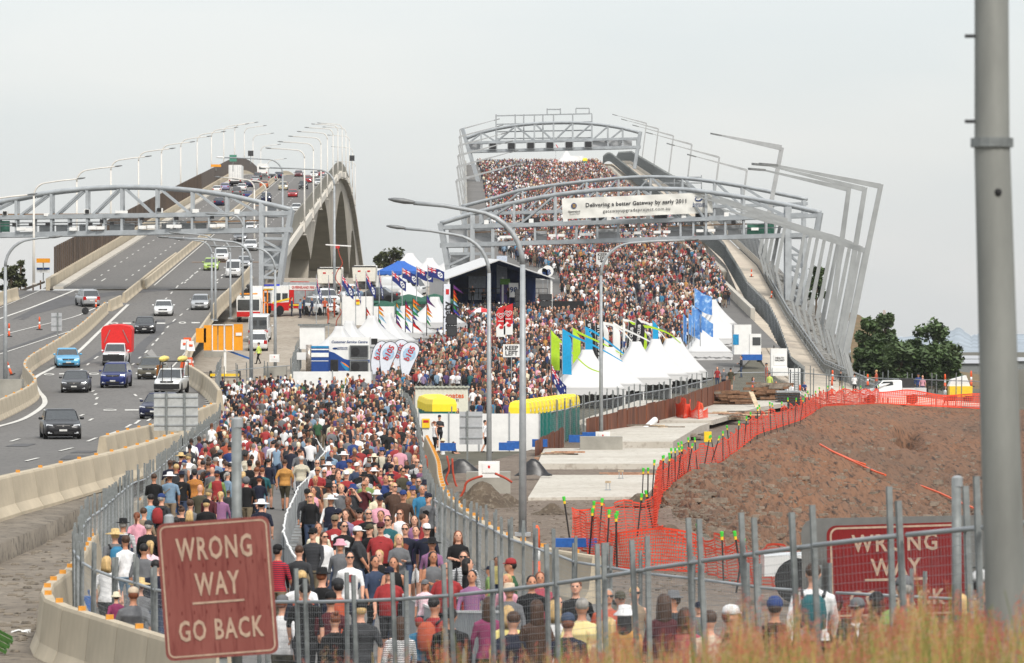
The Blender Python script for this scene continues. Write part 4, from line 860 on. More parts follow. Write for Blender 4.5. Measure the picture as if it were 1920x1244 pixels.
um.build('canopy', [RED, WHITE], t); MB().tube([(0, 0, 0), (0, 0, 2.3)], .03, 6).build('pole', WHITE, t)
# ---- stage
FL, FR, AP = P(841, 522, 472), P(1034, 521, 470), P(936, 487, 471); BV = Vector((-2.0, 9.5, .35)); GZ = H+zC(472)
st = thing('stage', 'festival stage under a white gabled roof with a dark blue backdrop', 'stage', Vector(((FL.x+FR.x)/2, 472, GZ))); o = st.location
def roofp(a, b, nm, m):
    dn = Vector((0, 0, -.12)); MB().prism([a-o, b-o, b+BV-o, a+BV-o], dn).build(nm, m, st)
ov = Vector((-.3, -.4, -.05))
roofp(FL+ov, AP+Vector((0, -.4, 0)), 'roof_slope', TENT); roofp(AP+Vector((0, -.4, 0)), FR+Vector((.3, -.4, -.05)), 'roof_slope', TENT)
for a in (FL, FR, FL+BV, FR+BV, FL.lerp(FR, .62)+BV*.5): MB().bar(Vector((a.x, a.y, GZ))-o, a-o, .2).build('post', WHITE, st)
BD = mat('stage_blue', srgb(36, 56, 104), .8, var=.35, scale=.5)
MB().prism([Vector((FL.x, FL.y, GZ))+BV*.8-o, Vector((FR.x, FR.y, GZ))+BV*.8-o, FR+BV*.8-o, AP+BV*.8-o-Vector((0, 0, .2)), FL+BV*.8-o], (0, .15, 0)).build('backdrop', BD, st)
UND = mat('roof_lining', srgb(44, 66, 112), .8, var=.2)
for a, b in ((FL, AP), (AP, FR)): MB().prism([a-o+Vector((.1, 0, -.2)), b-o+Vector((0, 0, -.2)), b+BV*.95-o+Vector((0, 0, -.2)), a+BV*.95-o+Vector((.1, 0, -.2))], (0, 0, -.03)).build('roof_lining', UND, st)
mm = MB(); mm.prism([Vector((FL.x-.2, FL.y, GZ))-o, FL-o+Vector((-.2, 0, -.1)), FL+BV*.98-o+Vector((-.2, 0, -.1)), Vector((FL.x-.2, FL.y, GZ))+BV*.98-o], (.08, 0, 0)); mm.build('side_wall', TENT, st)
MB().box(P(955, 590, 471)-o+Vector((.3, 4.0, .35)), (12.4, 9, 1.5)).build('stage_deck', BLACK, st)
MB().box(P(1065, 590, 470)-o+Vector((0, 2.0, .3)), (3.4, 3.4, 2.2)).build('side_wing', BLACK, st)
MB().box(P(775+130, 525, 476)-o+Vector((-.6, 2.5, -.6)), (1.8, .1, 3.0)).build('pale_drape', mat('pale_drape', srgb(170, 178, 190), .8), st); MB().box(P(941, 515, 476)-o+Vector((0, 2.2, 0)), (1.1, .12, 4.0)).build('pale_drape', _M['pale_drape'], st)
MB().box(P(947, 550, 474)-o+Vector((0, 1.5, 0)), (1.05, .1, 2.3)).build('printed_drape', mat('purple_drape', srgb(84, 70, 120), .8, var=.3, scale=1.5), st); MB().box(P(947, 530, 474)-o+Vector((0, 1.45, .1)), (1.04, .1, .6)).build('green_band', mat('green_band', srgb(96, 140, 60), .8), st)
MB().box(P(893, 515, 474)-o+Vector((0, 1.5, .3)), (2.1, .1, .9)).build('dark_screen', DARK, st)
MB().box(P(963, 544, 473)-o+Vector((0, 1.2, 0)), (1.0, .1, 1.5)).build('logo_board', WHITE, st); text('board_text', '98', .8, INKB, st, P(963, 544, 473)-o+Vector((0, 1.1, 0)), bold=True)
rl = MB()
for x in np.linspace(-5, 5, 12): rl.bar((x, 6, 2.2), (x, 6, 3.3), .06)
for z in (2.8, 3.3): rl.bar((-5, 6, z), (5, 6, z), .06)
rl.build('back_rail', DARK, st)
SPK = BLACK
def spk(x, y, d, w, h, dp, lb, n=3):
    t = thing('speaker_stack', lb, 'speaker', P(x, y, d))
    for k in range(n): MB().box((0, 0, h*(k+.5)/n), (w, dp, h/n*.96)).box((0, -dp/2-.02, h*(k+.5)/n), (w*.86, .03, h/n*.8), mi=1).build('speaker_box', [SPK, DARK], t)
spk(847, 632, 416, .95, 2.1, .8, 'tall black speaker stack standing in the crowd before the variety banner', 2)
spk(976, 577, 468, 1.2, 1.9, .9, 'black speaker stack on the stage beside the logo board'); spk(1023, 577, 468, 1.3, 1.4, .9, 'black speaker stack on the right stage wing', 2)
# ---- flags
FB = mat('flag_blue', srgb(30, 44, 108), .8, var=.1); FW = mat('flag_white', srgb(225, 225, 225), .8, var=.03); FR_ = mat('flag_red', srgb(190, 30, 44), .8, var=.05)
def jack(u, v):
    """u, v in 0..1 over the canton: 0 blue, 1 white, 2 red"""
    x, y = u*2-1, v*2-1
    if abs(x) < .1 or abs(y) < .16: return 2
    if abs(x) < .2 or abs(y) < .3: return 1
    e = min(abs(x-y), abs(x+y))
    return 2 if e < .12 else 1 if e < .32 else 0
def qld(u, v):
    if u < .5 and v < .5: return jack(u*2, v*2)
    r = math.hypot((u-.75)*2, v-.5)
    if r < .30: return 0 if (.05 < r < .2 and min(abs((u-.75)*2), abs(v-.5)) < .045) else 1
    return 0
def oz(u, v):
    if u < .5 and v < .5: return jack(u*2, v*2)
    for a, b, r in ((.25, .75, .09), (.75, .2, .055), (.75, .82, .055), (.62, .45, .05), (.88, .4, .05)):
        if math.hypot((u-a)*2, v-b) < r*1.4: return 1
    return 0
def flag(pole_base, ph, w, h, colf, mats, label, cat='flag', name='flag', swing=.5, sag=.7, group=None, pm=GALV, nu=28, nv=16, pr=.035, ph0=0):
    t = thing(name, label, cat, pole_base, 0, group); MB().tube([(0, 0, 0), (0, 0, ph)], [pr*1.4, pr], 6).build('pole', pm, t)
    mb = MB(); vs = []
    for j in range(nv+1):
        for i in range(nu+1):
            u, v = i/nu, j/nv; vs.append((w*u*swing, .12*math.sin(u*7+ph0+v*1.5)*u*1.5, ph-.05-h*v-w*u*sag*(1-.15*u)+.05*math.sin(u*6+ph0)))
    for j in range(nv):
        for i in range(nu): mb.add([], [])
    mb.v = vs
    for j in range(nv):
        for i in range(nu): mb.f.append((j*(nu+1)+i, j*(nu+1)+i+1, (j+1)*(nu+1)+i+1, (j+1)*(nu+1)+i)); mb.m.append(colf((i+.5)/nu, (j+.5)/nv))
    mb.build('cloth', mats, t, True); return t
QF = ((593, 622, 515, .30, 1.3), (616, 640, 516, .12, 1.45), (641, 642, 514, .62, .95), (667, 640, 515, .28, 1.3), (686, 640, 509, .52, 1.1), (711, 620, 507, .22, 1.35), (735, 600, 507, .78, .72), (754, 585, 502, .9, .5), (781, 580, 500, .92, .42), (802, 572, 497, .92, .42))
place = ('first from the left above the fire engine', 'hanging limp above the fire engine', 'blowing beside the tall pole with the red cable', 'hanging limp right of the tall pole', 'third from the white tent', 'hanging limp beside the green umbrellas', 'drooping in front of the blue gazebo', 'flying before the long white tent', 'flying left of the stage roof', 'flying nearest the stage roof')
for (x, yb, yt, sw, sg), pl in zip(QF, place):
    d = 425 if x < 700 else 440; s = F/d; flag(P(x, yb, d), (yb-yt)/s, 1.75, .95, qld, [FB, FW, FR_], 'blue state flag with union jack corner '+pl, swing=sw, sag=sg, group='blue flags on poles', ph0=x)
flag(P(1034, 742, 300), (742-683)/28.3, 1.8, 1.0, oz, [FB, FW, FR_], 'blue national flag with white stars hanging by the lime banner', swing=.55, sag=.95, pm=mat('brown_pole', srgb(120, 80, 60), .7), ph0=1)
# rainbow pennants
RC = [mat('pennant_'+n, srgb(*c), .8, var=.05) for n, c in (('red', (205, 40, 34)), ('orange', (225, 98, 28)), ('amber', (232, 160, 40)), ('sky', (150, 196, 222)), ('green', (40, 140, 70)), ('indigo', (52, 56, 150)), ('violet', (96, 42, 110)))]
for x, yt, yb, d, sd in ((687, 576, 632, 400, 0), (710, 572, 640, 402, 1), (743, 566, 630, 406, 2), (760, 562, 640, 408, 6), (774, 559, 625, 410, 1), (800, 552, 630, 413, 5), (850, 533, 640, 420, 6)):
    s = F/d; ph = (yb-yt)/s; t = thing('pennant_pole', 'black pole hung with rainbow pennants '+{687: 'at the left end of its row', 710: 'second from the left', 743: 'in the middle of the row', 760: 'with a violet top pennant', 774: 'leaning before the green umbrellas', 800: 'in front of the large white tent', 850: 'beside the variety banner'}[x], 'pennants', P(x, yb, d), 0, 'rainbow pennant poles')
    MB().tube([(0, 0, 0), (0, 0, ph)], [.05, .03], 6).build('pole', BLACK, t)
    for k in range(7):
        z = ph-.05-k*.36; L = random.uniform(.55, 1.3); a = random.uniform(.35, .9)
        MB().add([(0, 0, z), (.0, .02, z-.34), (L*a, .1, z-.25-L*.55), (L*a*.5, -.06, z-.1-L*.22)], [(0, 1, 2, 3)]).build('pennant', RC[(k+sd) % 7], t)
# feather banners with ribbons
LIME = mat('lime_cloth', srgb(170, 206, 44), .8, var=.06); CYAN = mat('cyan_cloth', srgb(24, 150, 200), .8, var=.06); BLK = mat('black_cloth', (.012, .012, .014), .8)
def feather(x, yt, yb, d, m, lb, w=.62, tail=None, lean=0, txt=None, group='feather banners by the right tents'):
    s = F/d; hgt = (yb-yt)/s; t = thing('feather_banner', lb, 'banner', P(x, yb, d), 0, group)
    MB().tube([(-w/2, 0, -.8), (-w/2+lean*.5, 0, hgt*.5), (-w/2+lean, 0, hgt)], .03, 6).build('pole', GALV, t)
    rows = []
    for u in np.linspace(0, 1, 12): ww = w*(1-.9*max(0, (u-.78)/.22)**1.5); c = .06*math.sin(u*7+x); rows.append([Vector((-w/2+lean*u, 0, hgt*u)), Vector((-w/2+lean*u+ww*.5, c, hgt*u-.02)), Vector((-w/2+lean*u+ww, .02+c*.5, hgt*u-.05))])
    mb = MB(); mb.add([p for r in rows for p in r], [(3*i+j, 3*i+j+1, 3*i+j+4, 3*i+j+3) for i in range(11) for j in (0, 1)]); mb.build('cloth', m, t, True)
    if tail:
        q = [Vector((-w/2+lean, 0, hgt))]+[Vector((-w/2+lean+a, .1*math.sin(a*3), hgt-b)) for a, b in tail]
        q = [Vector(v) for v in smooth_px([tuple(v) for v in q], 5)]; n = len(q); mb = MB()
        mb.add([p+Vector((0, .03*math.sin(i), dz*(.085*(1-i/n)+.03))) for i, p in enumerate(q) for dz in (-1, 1)], [(2*i, 2*i+1, 2*i+3, 2*i+2) for i in range(n-1)]); mb.build('ribbon', m, t, True)
    if txt:
        tt = text('lettering', txt, .34, WHITE, t, (lean*.42-.05, -.1, hgt*.5), (R(90), -math.pi/2+math.atan2(lean, hgt), 0), bold=True)
    return t
tl = [(.5, .5), (1.5, 1.5), (2.6, 2.5), (3.6, 2.9)]; tm = [(.7, .4), (1.8, .9), (3.0, 1.5), (4.2, 2.2)]; tw = [(.8, .2), (1.7, .8), (2.4, 1.6), (2.5, 2.2)]
feather(1041, 622, 694, 318, LIME, 'tall lime feather banner nearest the blue national flag', .62, tl); feather(1063, 619, 702, 316, CYAN, 'tall cyan feather banner next to the lime one', .66, tm); feather(1081, 617, 700, 357, LIME, 'lime feather banner between two cyan ones', .62, tm); feather(1104, 615, 690, 360, CYAN, 'cyan feather banner half hidden by the nearest tent peak', .6, [(1, .5), (3, 2), (5, 3.6), (6.6, 5)])
feather(1111, 598, 682, 363, BLK, 'black lettered feather banner left of the lamp post', .72, None, -.25, 'THE COFFEE CLUB'); feather(1126, 604, 680, 365, BLK, 'black lettered feather banner behind the lamp post', .66, None, -.1, 'THE COFFEE CLUB'); feather(1136, 606, 672, 366, WHITE, 'white feather banner right of the lamp post', .45, tw); feather(1156, 606, 690, 368, WHITE, 'white feather banner between the tent peaks', .6, tm)
feather(1180, 603, 690, 370, BLK, 'black leaning lettered banner behind the third tent', .8, None, .35, 'THE COFFEE CLUB'); feather(1185, 605, 660, 376, LIME, 'short lime banner between the black banners', .5, [(.8, .2), (1.6, .5)]); feather(1195, 597, 685, 373, BLK, 'black lettered banner at the right of its pair', .8, None, .3, 'THE COFFEE CLUB'); feather(1206, 612, 690, 374, LIME, 'lime banner right of the black banners', .6, [(1, .1), (2.4, .6), (3.4, 1.4)]); feather(1229, 601, 660, 382, CYAN, 'cyan banner behind the fourth tent', .5, [(.3, 1), (.6, 2.2)])
feather(1170, 600, 640, 383, WHITE, 'short white banner with a curling tail behind the black banners', .2, tw); feather(1198, 602, 640, 385, WHITE, 'slim white banner with a tail above the lime banner', .2, tw)
BF = mix2('blue_print_cloth', srgb(62, 116, 190), srgb(110, 160, 214), srgb(176, 204, 232), 1.2, 2.5, rough=.8, bump=0)
for x, yt, yb, w, h, sw, lb in ((1302, 540, 640, 2.4, 2.0, .75, 'large pale blue printed flag, highest of the cluster'), (1297, 570, 650, 1.9, 2.4, .55, 'pale blue printed flag in the middle of the cluster'), (1291, 586, 655, 1.9, 2.2, .6, 'pale blue printed flag lowest of the cluster'), (1281, 588, 655, .9, 2.9, .4, 'narrow blue printed flag left of the cluster'), (1313, 590, 650, 2.2, 1.5, .6, 'pale blue printed flag drooping over the white tent')):
    d = 392; flag(P(x, yb, d), (yb-yt)*d/F, w*.85, h*.8, lambda u, v: 0, [BF], lb, swing=sw, sag=.45, group='blue printed flags', ph0=x, pr=.03)
# b105 teardrop banners
BW_ = mat('banner_white', srgb(214, 218, 226), .7, var=.05); BB_ = mat('banner_disc_blue', srgb(160, 190, 214), .7); BR_ = mat('banner_red', srgb(190, 30, 36), .7); BE_ = mat('banner_edge', srgb(48, 48, 58), .7)
def teardrop(x, yt, yb, d, lb, w=1.2, lean=.35, rz=0):
    s = F/d; h = (yb-yt)/s; t = thing('teardrop_banner', lb, 'banner', P(x, yb, d), rz, 'teardrop radio banners')
    out = [(-w*.28, 0), (-w*.42+lean*.1, h*.35), (-w*.5+lean*.55, h*.7), (-w*.38+lean*.85, h*.9), (-w*.05+lean, h), (w*.3+lean, h*.96), (w*.5+lean, h*.82), (w*.46+lean*.8, h*.62), (w*.3+lean*.4, h*.35), (w*.1, 0)]
    q = [tuple(a) for a in smooth_px(out, 4)]
    MB().prism([Vector((a, 0, b)) for a, b in q], (0, .03, 0)).build('cloth', BW_, t); MB().tube([(a, .015, b) for a, b in q], .035, 5).build('edging', BE_, t)
    c = (lean*.62, -.02, h*.64); MB().lathe([(0, 0), (w*.37, 0), (w*.37, .015), (0, .015)], n=18).build('disc', BB_, t, loc=c).rotation_euler = (R(90), 0, 0)
    text('lettering', 'b105', .62, BR_, t, (lean*.62+.05, -.06, h*.66), (R(90), -R(62), 0), bold=True); MB().tube([(-w*.28, .015, -.6), (-w*.28, .015, .2)], .03, 5).build('spike', GALV, t)
teardrop(704, 640, 702, 360, 'white teardrop radio banner partly hidden by the service centre', 1.0, .5); teardrop(724, 641, 702, 356, 'white teardrop radio banner left of the hidden pair', 1.25, .3); teardrop(741, 637, 700, 368, 'white teardrop radio banner at the back, tallest of the four', 1.2, .5); teardrop(763, 642, 704, 354, 'white teardrop radio banner at the right, fully seen', 1.35, .3)
# red ice cream banners
for x, yt, yb, lb in ((939, 573, 632, 'red and white ice cream banner at the left of its pair'), (953, 569, 628, 'red and white ice cream banner at the right of its pair')):
    d = 412; s = F/d; h = (yb-yt)/s; w = .82; t = thing('curved_banner', lb, 'banner', P(x, yb, d), 0, 'red ice cream banners')
    pr = [(-w/2, 0), (-w/2, h*.78), (-w*.2, h*.92), (w/2, h), (w/2, 0)]
    MB().prism([Vector((a, 0, b)) for a, b in pr], (0, .03, 0)).build('cloth', RED, t); MB().prism([Vector((-w/2, -.01, 0)), Vector((-w/2, -.01, h*.3)), Vector((-.1, -.01, h*.42)), Vector((w*.2, -.01, h*.32)), Vector((w/2, -.01, h*.36)), Vector((w/2, -.01, 0))], (0, .008, 0)).build('white_foot', WHITE, t)
    hb = [Vector((.3*math.sin(a)**3*1.1, -.03, h*.68+.26*(math.cos(a)-.35*math.cos(2*a)-.12*math.cos(3*a)))) for a in np.linspace(0, 2*math.pi, 18)]; MB().tube(hb, .025, 5).tube([Vector((p.x*.5, p.y, h*.68+(p.z-h*.68)*.5)) for p in hb], .022, 5).build('heart_logo', WHITE, t)
    MB().ball((.05, -.03, h*.3), (.2, .03, .16), 10, 6).build('berry_print', RED, t); MB().box((0, -.02, h*.5), (.5, .01, .07)).build('small_print', WHITE, t)
t = thing('vertical_banner', 'tall white banner with black vertical lettering beside the big white tent', 'banner', P(838, 630, 421)); hh = 97*421/F
MB().box((.0, 0, hh/2), (.62, .04, hh)).build('cloth', BW_, t); text('lettering', 'variety', 1.05, INK, t, (.05, -.05, hh*.36), (R(90), -R(90), 0), bold=True); MB().box((.05, -.03, hh*.85), (.3, .02, .5)).build('red_mark', RED, t); MB().tube([(-.34, 0, 0), (-.34, 0, hh)], .04, 6).build('pole', BLACK, t)
def keep_left(x, y, d, w, lb, arrow=False):
    s = F/d; t = thing('keep_left_sign', lb, 'sign', P(x, y, d)); h = w*.75
    MB().box((0, 0, 0), (w, .05, h*(1.35 if arrow else 1))).build('board', WHITE, t); MB().tube([(0, .06, -3.0), (0, .06, h/2)], .04, 6).build('post', GALV, t); z = h*.2 if not arrow else h*.42
    text('lettering', 'KEEP', w*.36, INK, t, (0, -.05, z), bold=True); text('lettering', 'LEFT', w*.36, INK, t, (0, -.05, z-w*.31), bold=True)
    if arrow: MB().prism([Vector(p) for p in ((-.3, -.05, -.35), (-.05, -.05, -.15), (-.05, -.05, -.28), (.3, -.05, -.2), (.3, -.05, -.34), (-.05, -.05, -.42), (-.05, -.05, -.55))], (0, .01, 0)).build('arrow', INK, t)
keep_left(959, 658, 345, 1.3, 'white KEEP LEFT board standing above the middle of the crowd'); keep_left(1129, 485, 560, 1.45, 'white KEEP LEFT board with an arrow high up under the gantry', True)
for x, y, lb in ((1018, 514, 'round white radio sign at the left of its pair by the stage'), (1027, 509, 'round white radio sign at the right of its pair by the stage')):
    t = thing('round_sign', lb, 'sign', P(x, y, 482), 0, 'round radio signs'); MB().lathe([(0, 0), (.62, 0), (.62, .05), (0, .05)], n=20).build('disc', WHITE, t).rotation_euler = (R(90), 0, 0); text('lettering', 'B', .75, INKB, t, (.12, -.08, -.1), bold=True); MB().tube([(0, .1, -3), (0, .1, 0)], .04, 6).build('post', GALV, t)
# ---- service centre trailer, hoarding, sheds, toilets
BLUEP = mat('trailer_blue', srgb(20, 62, 130), .5, var=.05); CYP = mat('trailer_cyan', srgb(20, 130, 180), .5); ORP = mat('trailer_orange', srgb(230, 130, 30), .5)
t = thing('service_trailer', 'white and blue trailer lettered Customer Service Centre with two fan units', 'trailer', P(655, 705, 365)); w, h = 3.28, 3.1
MB().box((0, 1.2, h/2), (w, 2.4, h)).build('body', WHITE, t)
q = lambda pts, m, nm, y=-.012: MB().prism([Vector((a, y, b)) for a, b in pts], (0, .01, 0)).build(nm, m, t)
q([(-1.64, .4), (-1.64, 1.98), (-1.2, 1.85), (-.4, 1.35), (.1, 1.25), (1.64, 1.3), (1.64, 1.05), (.1, 1.05), (.02, .4)], BLUEP, 'blue_swoosh'); q([(-.75, 1.1), (-.4, .95), (0, .6), (0, .4), (-.25, .42), (-.55, .75)], CYP, 'cyan_swoosh', -.022); q([(-.7, 1.15), (-.35, 1.0), (.0, .72), (0, .62), (-.4, .88)], ORP, 'orange_swoosh', -.03)
text('title', 'Customer Service Centre', .285, INKB, t, (0, -.03, 2.72), bold=True, shear=.25, sx=.98); text('logo_text', 'QUEENSLAND\nMOTORWAYS', .13, INKB, t, (-.55, -.03, 2.2), bold=True); MB().ball((-1.15, -.03, 2.2), (.2, .02, .09), 10, 6).build('wave_logo', INKB, t)
for z in (1.95, .72): 
    f = MB().box((.8, -.12, z), (1.5, .3, 1.02)).build('fan_unit', GALV_D, t); MB().box((.8, -.28, z), (1.36, .02, .88)).build('fan_grille', DARK, f); MB().lathe([(.12, 0), (.34, 0), (.34, .04), (.12, .04)], n=16).build('fan_ring', BLACK, f, loc=(.5, -.3, z)).rotation_euler = (R(90), 0, 0)
MB().box((-1.2, -.05, .75), (.62, .12, 1.1)).box((-1.2, -.12, .75), (.52, .03, 1.0), mi=1).build('speaker_panel', [DARK, BLACK], t)
MB().box((-2.35, .4, 1.35), (1.4, 1.6, 2.1)).build('side_cabin', BLUEP, t)
for z, hh, m in ((2.32, .14, CYP), (2.12, .1, WHITE), (1.68, .34, WHITE), (1.2, .05, WHITE)): MB().box((-2.35, -.42, z), (1.4, .03, hh)).build('stripe', m, t)
MB().tube([(-3.25, -.3, .3), (-3.25, -.3, 2.5)], .24, 12).build('steel_cylinder', mat('bright_steel', srgb(170, 160, 150), .3, .7, var=.2, scale=8), t, True)
MB().box((2.0, .3, 2.75), (.5, .5, .5)).build('loud_speaker', BLACK, t); MB().bar((1.6, .2, 2.25), (4.4, -.8, 1.85), .09).bar((1.6, .5, 2.3), (4.5, -.3, 1.9), .09).build('awning_arm', GALV, t)
t = thing('small_cabin', 'pale cabin with a flat dark roof edge beside the trailer', 'cabin', P(585, 655, 385)); MB().box((0, .8, 1.0), (2.1, 1.6, 2.0)).build('body', WHITE, t); MB().box((.1, .8, 2.06), (2.6, 2.0, .14)).build('roof', GALV_D, t)
t = thing('site_cabinet', 'white cabinet on legs left of the striped trailer end', 'cabinet', P(566, 690, 368)); MB().box((0, 0, .95), (.8, .5, .6)).build('cabinet', WHITE, t); [MB().box((x, 0, .33), (.06, .06, .66)).build('leg', GALV_D, t) for x in (-.35, .35)]
def hoard(x0, x1, yt, yb, d, lb, n=3, name='white_hoarding', m=WHITE, sign=None):
    s = F/d; t = thing(name, lb, 'hoarding', P((x0+x1)/2, yb, d)); w = (x1-x0)/s; h = (yb-yt)/s
    for k in range(n): MB().box((-w/2+w*(k+.5)/n, 0, h/2), (w/n-.03, .06, h)).build('panel', m, t)
    for k in range(n+1): MB().box((-w/2+w*k/n, -.06, h/2+.05), (.07, .07, h+.1)).build('post', GALV, t)
    if sign: MB().box((sign[0], -.12, sign[1]), (.42, .03, .5)).build('warning_sign', YELLOW, t).parent = t; MB().box((sign[0], -.14, sign[1]+.1), (.3, .02, .14)).build('warning_print', RED, t)
    return t
hoard(549, 698, 697, 752, 352, 'long low white hoarding behind the crowd under the service trailer', 2, sign=(1.2, 1.55)); hoard(785, 1012, 776, 849, 247, 'white hoarding panels in front of the yellow roofed toilets', 4, sign=(-2.9, 1.6)); hoard(641, 700, 556, 610, 430, 'white hoarding below the limp blue flags', 1, sign=(.0, 2.2)); hoard(695, 740, 575, 610, 432, 'white hoarding under the green umbrellas', 1)
t = thing('hire_shed', 'cream site shed with corrugated roof and orange lettering amid the crowd', 'shed', P(828, 800, 298)); w = 3.45
MB().box((0, 1.3, 1.25), (w, 2.6, 2.5)).build('body', mat('shed_cream', srgb(214, 212, 196), .6, var=.05), t)
rf = MB(); n = 26
for k in range(n+1): pass
rr = [[Vector((-w/2-.1+(w+.2)*k/n, y, 2.52+.09*(y+.15)/2.8+(.05 if k % 2 else 0))) for k in range(n+1)] for y in (-.15, 2.75)]
rf.loft(rr, cap=False, closed=False); rf.build('corrugated_roof', mat('roof_green_grey', srgb(150, 150, 130), .6), t); text('lettering', 'coates', .48, mat('coates_orange', srgb(214, 96, 44), .6), t, (.85, -.02, 2.02), bold=True); text('phone_number', '13 15 52', .2, INK, t, (.78, -.02, 1.72), bold=True)
for k in range(22): MB().box((-w/2+.1+k*w/22.5, -.008, 1.2), (.02, .012, 2.3)).build('wall_rib', _M['shed_cream'], t)
TEAL = mat('toilet_teal', srgb(24, 112, 104), .5, var=.08); TYEL = mat('toilet_yellow', srgb(238, 212, 46), .45, var=.04)
def toilet():
    t = thing('portable_toilet', '', 'portable toilet', (0, 0, 0)); MB().box((0, 0, 1.0), (1.08, 1.08, 2.0)).build('body', TEAL, t); d = MB().box((.56, 0, 1.0), (.05, .8, 1.8)).build('door', TEAL, t)
    for k in range(4): MB().box((.59, 0, .35+k*.42), (.03, .7, .2)).build('door_rib', TEAL, d)
    rg = [[Vector((x*a, y*a, z)) for x, y in ((-.58, -.58), (.58, -.58), (.58, .58), (-.58, .58))] for a, z in ((1, 1.85), (1, 2.25), (.9, 2.52), (.5, 2.64))]
    MB().loft(rg).build('roof', TYEL, t); MB().tube([(.35, .35, 2.2), (.35, .35, 2.55)], .06, 6).build('vent', GALV_D, t)
    MB().box((.585, -.2, 2.1), (.02, .25, .12)).build('roof_window', WHITE, t); return t
tp = toilet()
A, B = P(976, 842, 248), P(1067, 822, 271); tp.location = A; tp['label'] = 'nearest portable toilet with yellow roof and teal door in the row by the tents'
ang = math.atan2((B-A).y, (B-A).x)-math.pi/2; tp.rotation_euler = (0, 0, ang); tp['group'] = 'portable toilets by the tents'
for k in range(1, 14): dup(tp, A.lerp(B, k/13), ang, 'portable toilet with yellow roof and teal door in the row by the tents')
A, B = P(826, 846, 252), P(812, 838, 258)
for k in range(4): dup(tp, A.lerp(B, k/3)+Vector((.0, 0, .35)), ang+.5, 'portable toilet with yellow roof behind the left white hoarding', 'portable toilets by the shed').scale = (1.25, 1.1, 1)
# concrete lamp blocks
t = tag(MB().box((0, 0, .3), (1.7, 1.5, 1.35)).build('concrete_block', CONC_G, None, loc=P(916, 932, 175)), 'big numbered concrete block under the lamp post with red cable', 'concrete block'); text('number', '502-1', .24, INK, t, (-.15, -.77, .25))
tag(MB().box((0, 0, .6), (2.2, 1.6, 1.2)).build('concrete_block', CONC_G, None, loc=P(1127, 862, 236)), 'concrete block under the lamp post before the rusty wall', 'concrete block')
tag(MB().box((0, 0, .4), (1.9, 1.4, .9)).build('concrete_block', CONC_G, None, loc=P(516, 706, 372)), 'small concrete block under the gravel yard lamp', 'concrete block'); tag(MB().box((0, 0, .3), (1.7, 1.4, .8)).build('concrete_block', CONC_G, None, loc=P(402, 668, 384)), 'concrete block behind the yellow panel trailer', 'concrete block'); tag(MB().box((0, 0, .3), (2.2, 1.4, 1.2)).build('concrete_block', CONC_G, None, loc=P(10, 738, 286)), 'dark stained concrete block under the far left lamp', 'concrete block')
for x, y, d, lb in ((917, 880, 173, 'white cable box on the pole with red cables'), (1130, 820, 254, 'white cable box on the pole before the tents'), (515, 672, 370, 'pale cable box at the foot of the yard lamp')):
    t = thing('cable_box', lb, 'cable box', P(x, y, d)); MB().box((0, -.3, 0), (.8, .4, .62)).build('box_body', WHITE, t); MB().box((0, -.52, .05), (.5, .03, .35)).build('box_door', WHITE, t); MB().box((.0, -.54, .1), (.08, .01, .1)).build('red_mark', RED, t)
REDC = mat('red_cable', srgb(170, 66, 44), .6)
for pts, d, lb in (([(905, 893), (890, 897), (875, 905), (870, 920), (862, 935)], 171, 'red cable looping from the lamp block to the barrier'), ([(838, 855), (842, 880), (836, 900), (846, 925), (843, 950), (865, 940)], 185, 'tangle of red cable hanging beside the right barrier'), ([(848, 860), (850, 890), (858, 915), (880, 930)], 183, 'second red cable beside the right barrier'), ([(928, 888), (948, 897), (960, 905)], 171, 'short red cable right of the cable box')):
    tag(MB().tube([P(a[0], a[1], d) for a in smooth_px(pts, 6)], .045, 6).build('red_cable', REDC, smooth=True), lb, 'cable')
tag(MB().tube([P(628+a, b, 452) for a, b in smooth_px([(4, 462), (9, 480), (14, 495), (4, 510), (2, 525), (12, 540), (3, 558), (2, 570), (12, 585), (4, 600), (2, 612)], 4)], .05, 6).build('hanging_cable', REDC, smooth=True), 'red cable spiralling down the tall pole by the bridge', 'cable')
t = thing('roof_aerial', 'long white crossbar aerial on the tall pole before the bridge arches', 'aerial', P(635, 461, 453)); MB().bar((-1.3, 0, .1), (1.25, 0, -.05), .12).build('crossbar', WHITE, t); MB().box((-.1, -.1, -.15), (.4, .3, .25)).build('red_clamp', RED, t)
# ---- signs beside the motorway
def sign_back(x, y, d, w, h, legs, lb, m=PANEL, ribs=3, name='reversed_road_sign'):
    t = thing(name, lb, 'road sign', P(x, y, d)); MB().box((0, 0, 0), (w, .05, h)).build('plate', m, t)
    for k in range(ribs): MB().box((0, -.05, -h/2+h*(k+.6)/ribs), (w, .05, .06)).build('rib', GALV, t)
    for lx, lz in legs: MB().box((lx, -.1, (h/2+lz)/2), (.09, .09, h/2-lz+.1)).build('post', GALV_D, t)
    return t
sign_back(330, 773, 205, 2.0, 1.68, ((-.42, -1.45), (.4, -1.4)), 'grey back of a large road sign on two posts by the barrier', mat('sign_back_grey', srgb(176, 178, 176), .5, .2, var=.08), 4)
sign_back(883, 803, 228, 1.15, 1.65, ((-.18, -2.05),), 'pale grey back of a square sign before the white hoarding', PANEL, 3); sign_back(106, 604, 340, .8, 1.35, ((.1, -.95),), 'small pale sign back on the barrier bend', PANEL, 2)
ORM = mat('amber_panel', srgb(224, 148, 22), .5, var=.06)
t = thing('message_trailer', 'amber panelled back of a road message trailer beside the motorway', 'sign trailer', P(422, 708, 378)); 
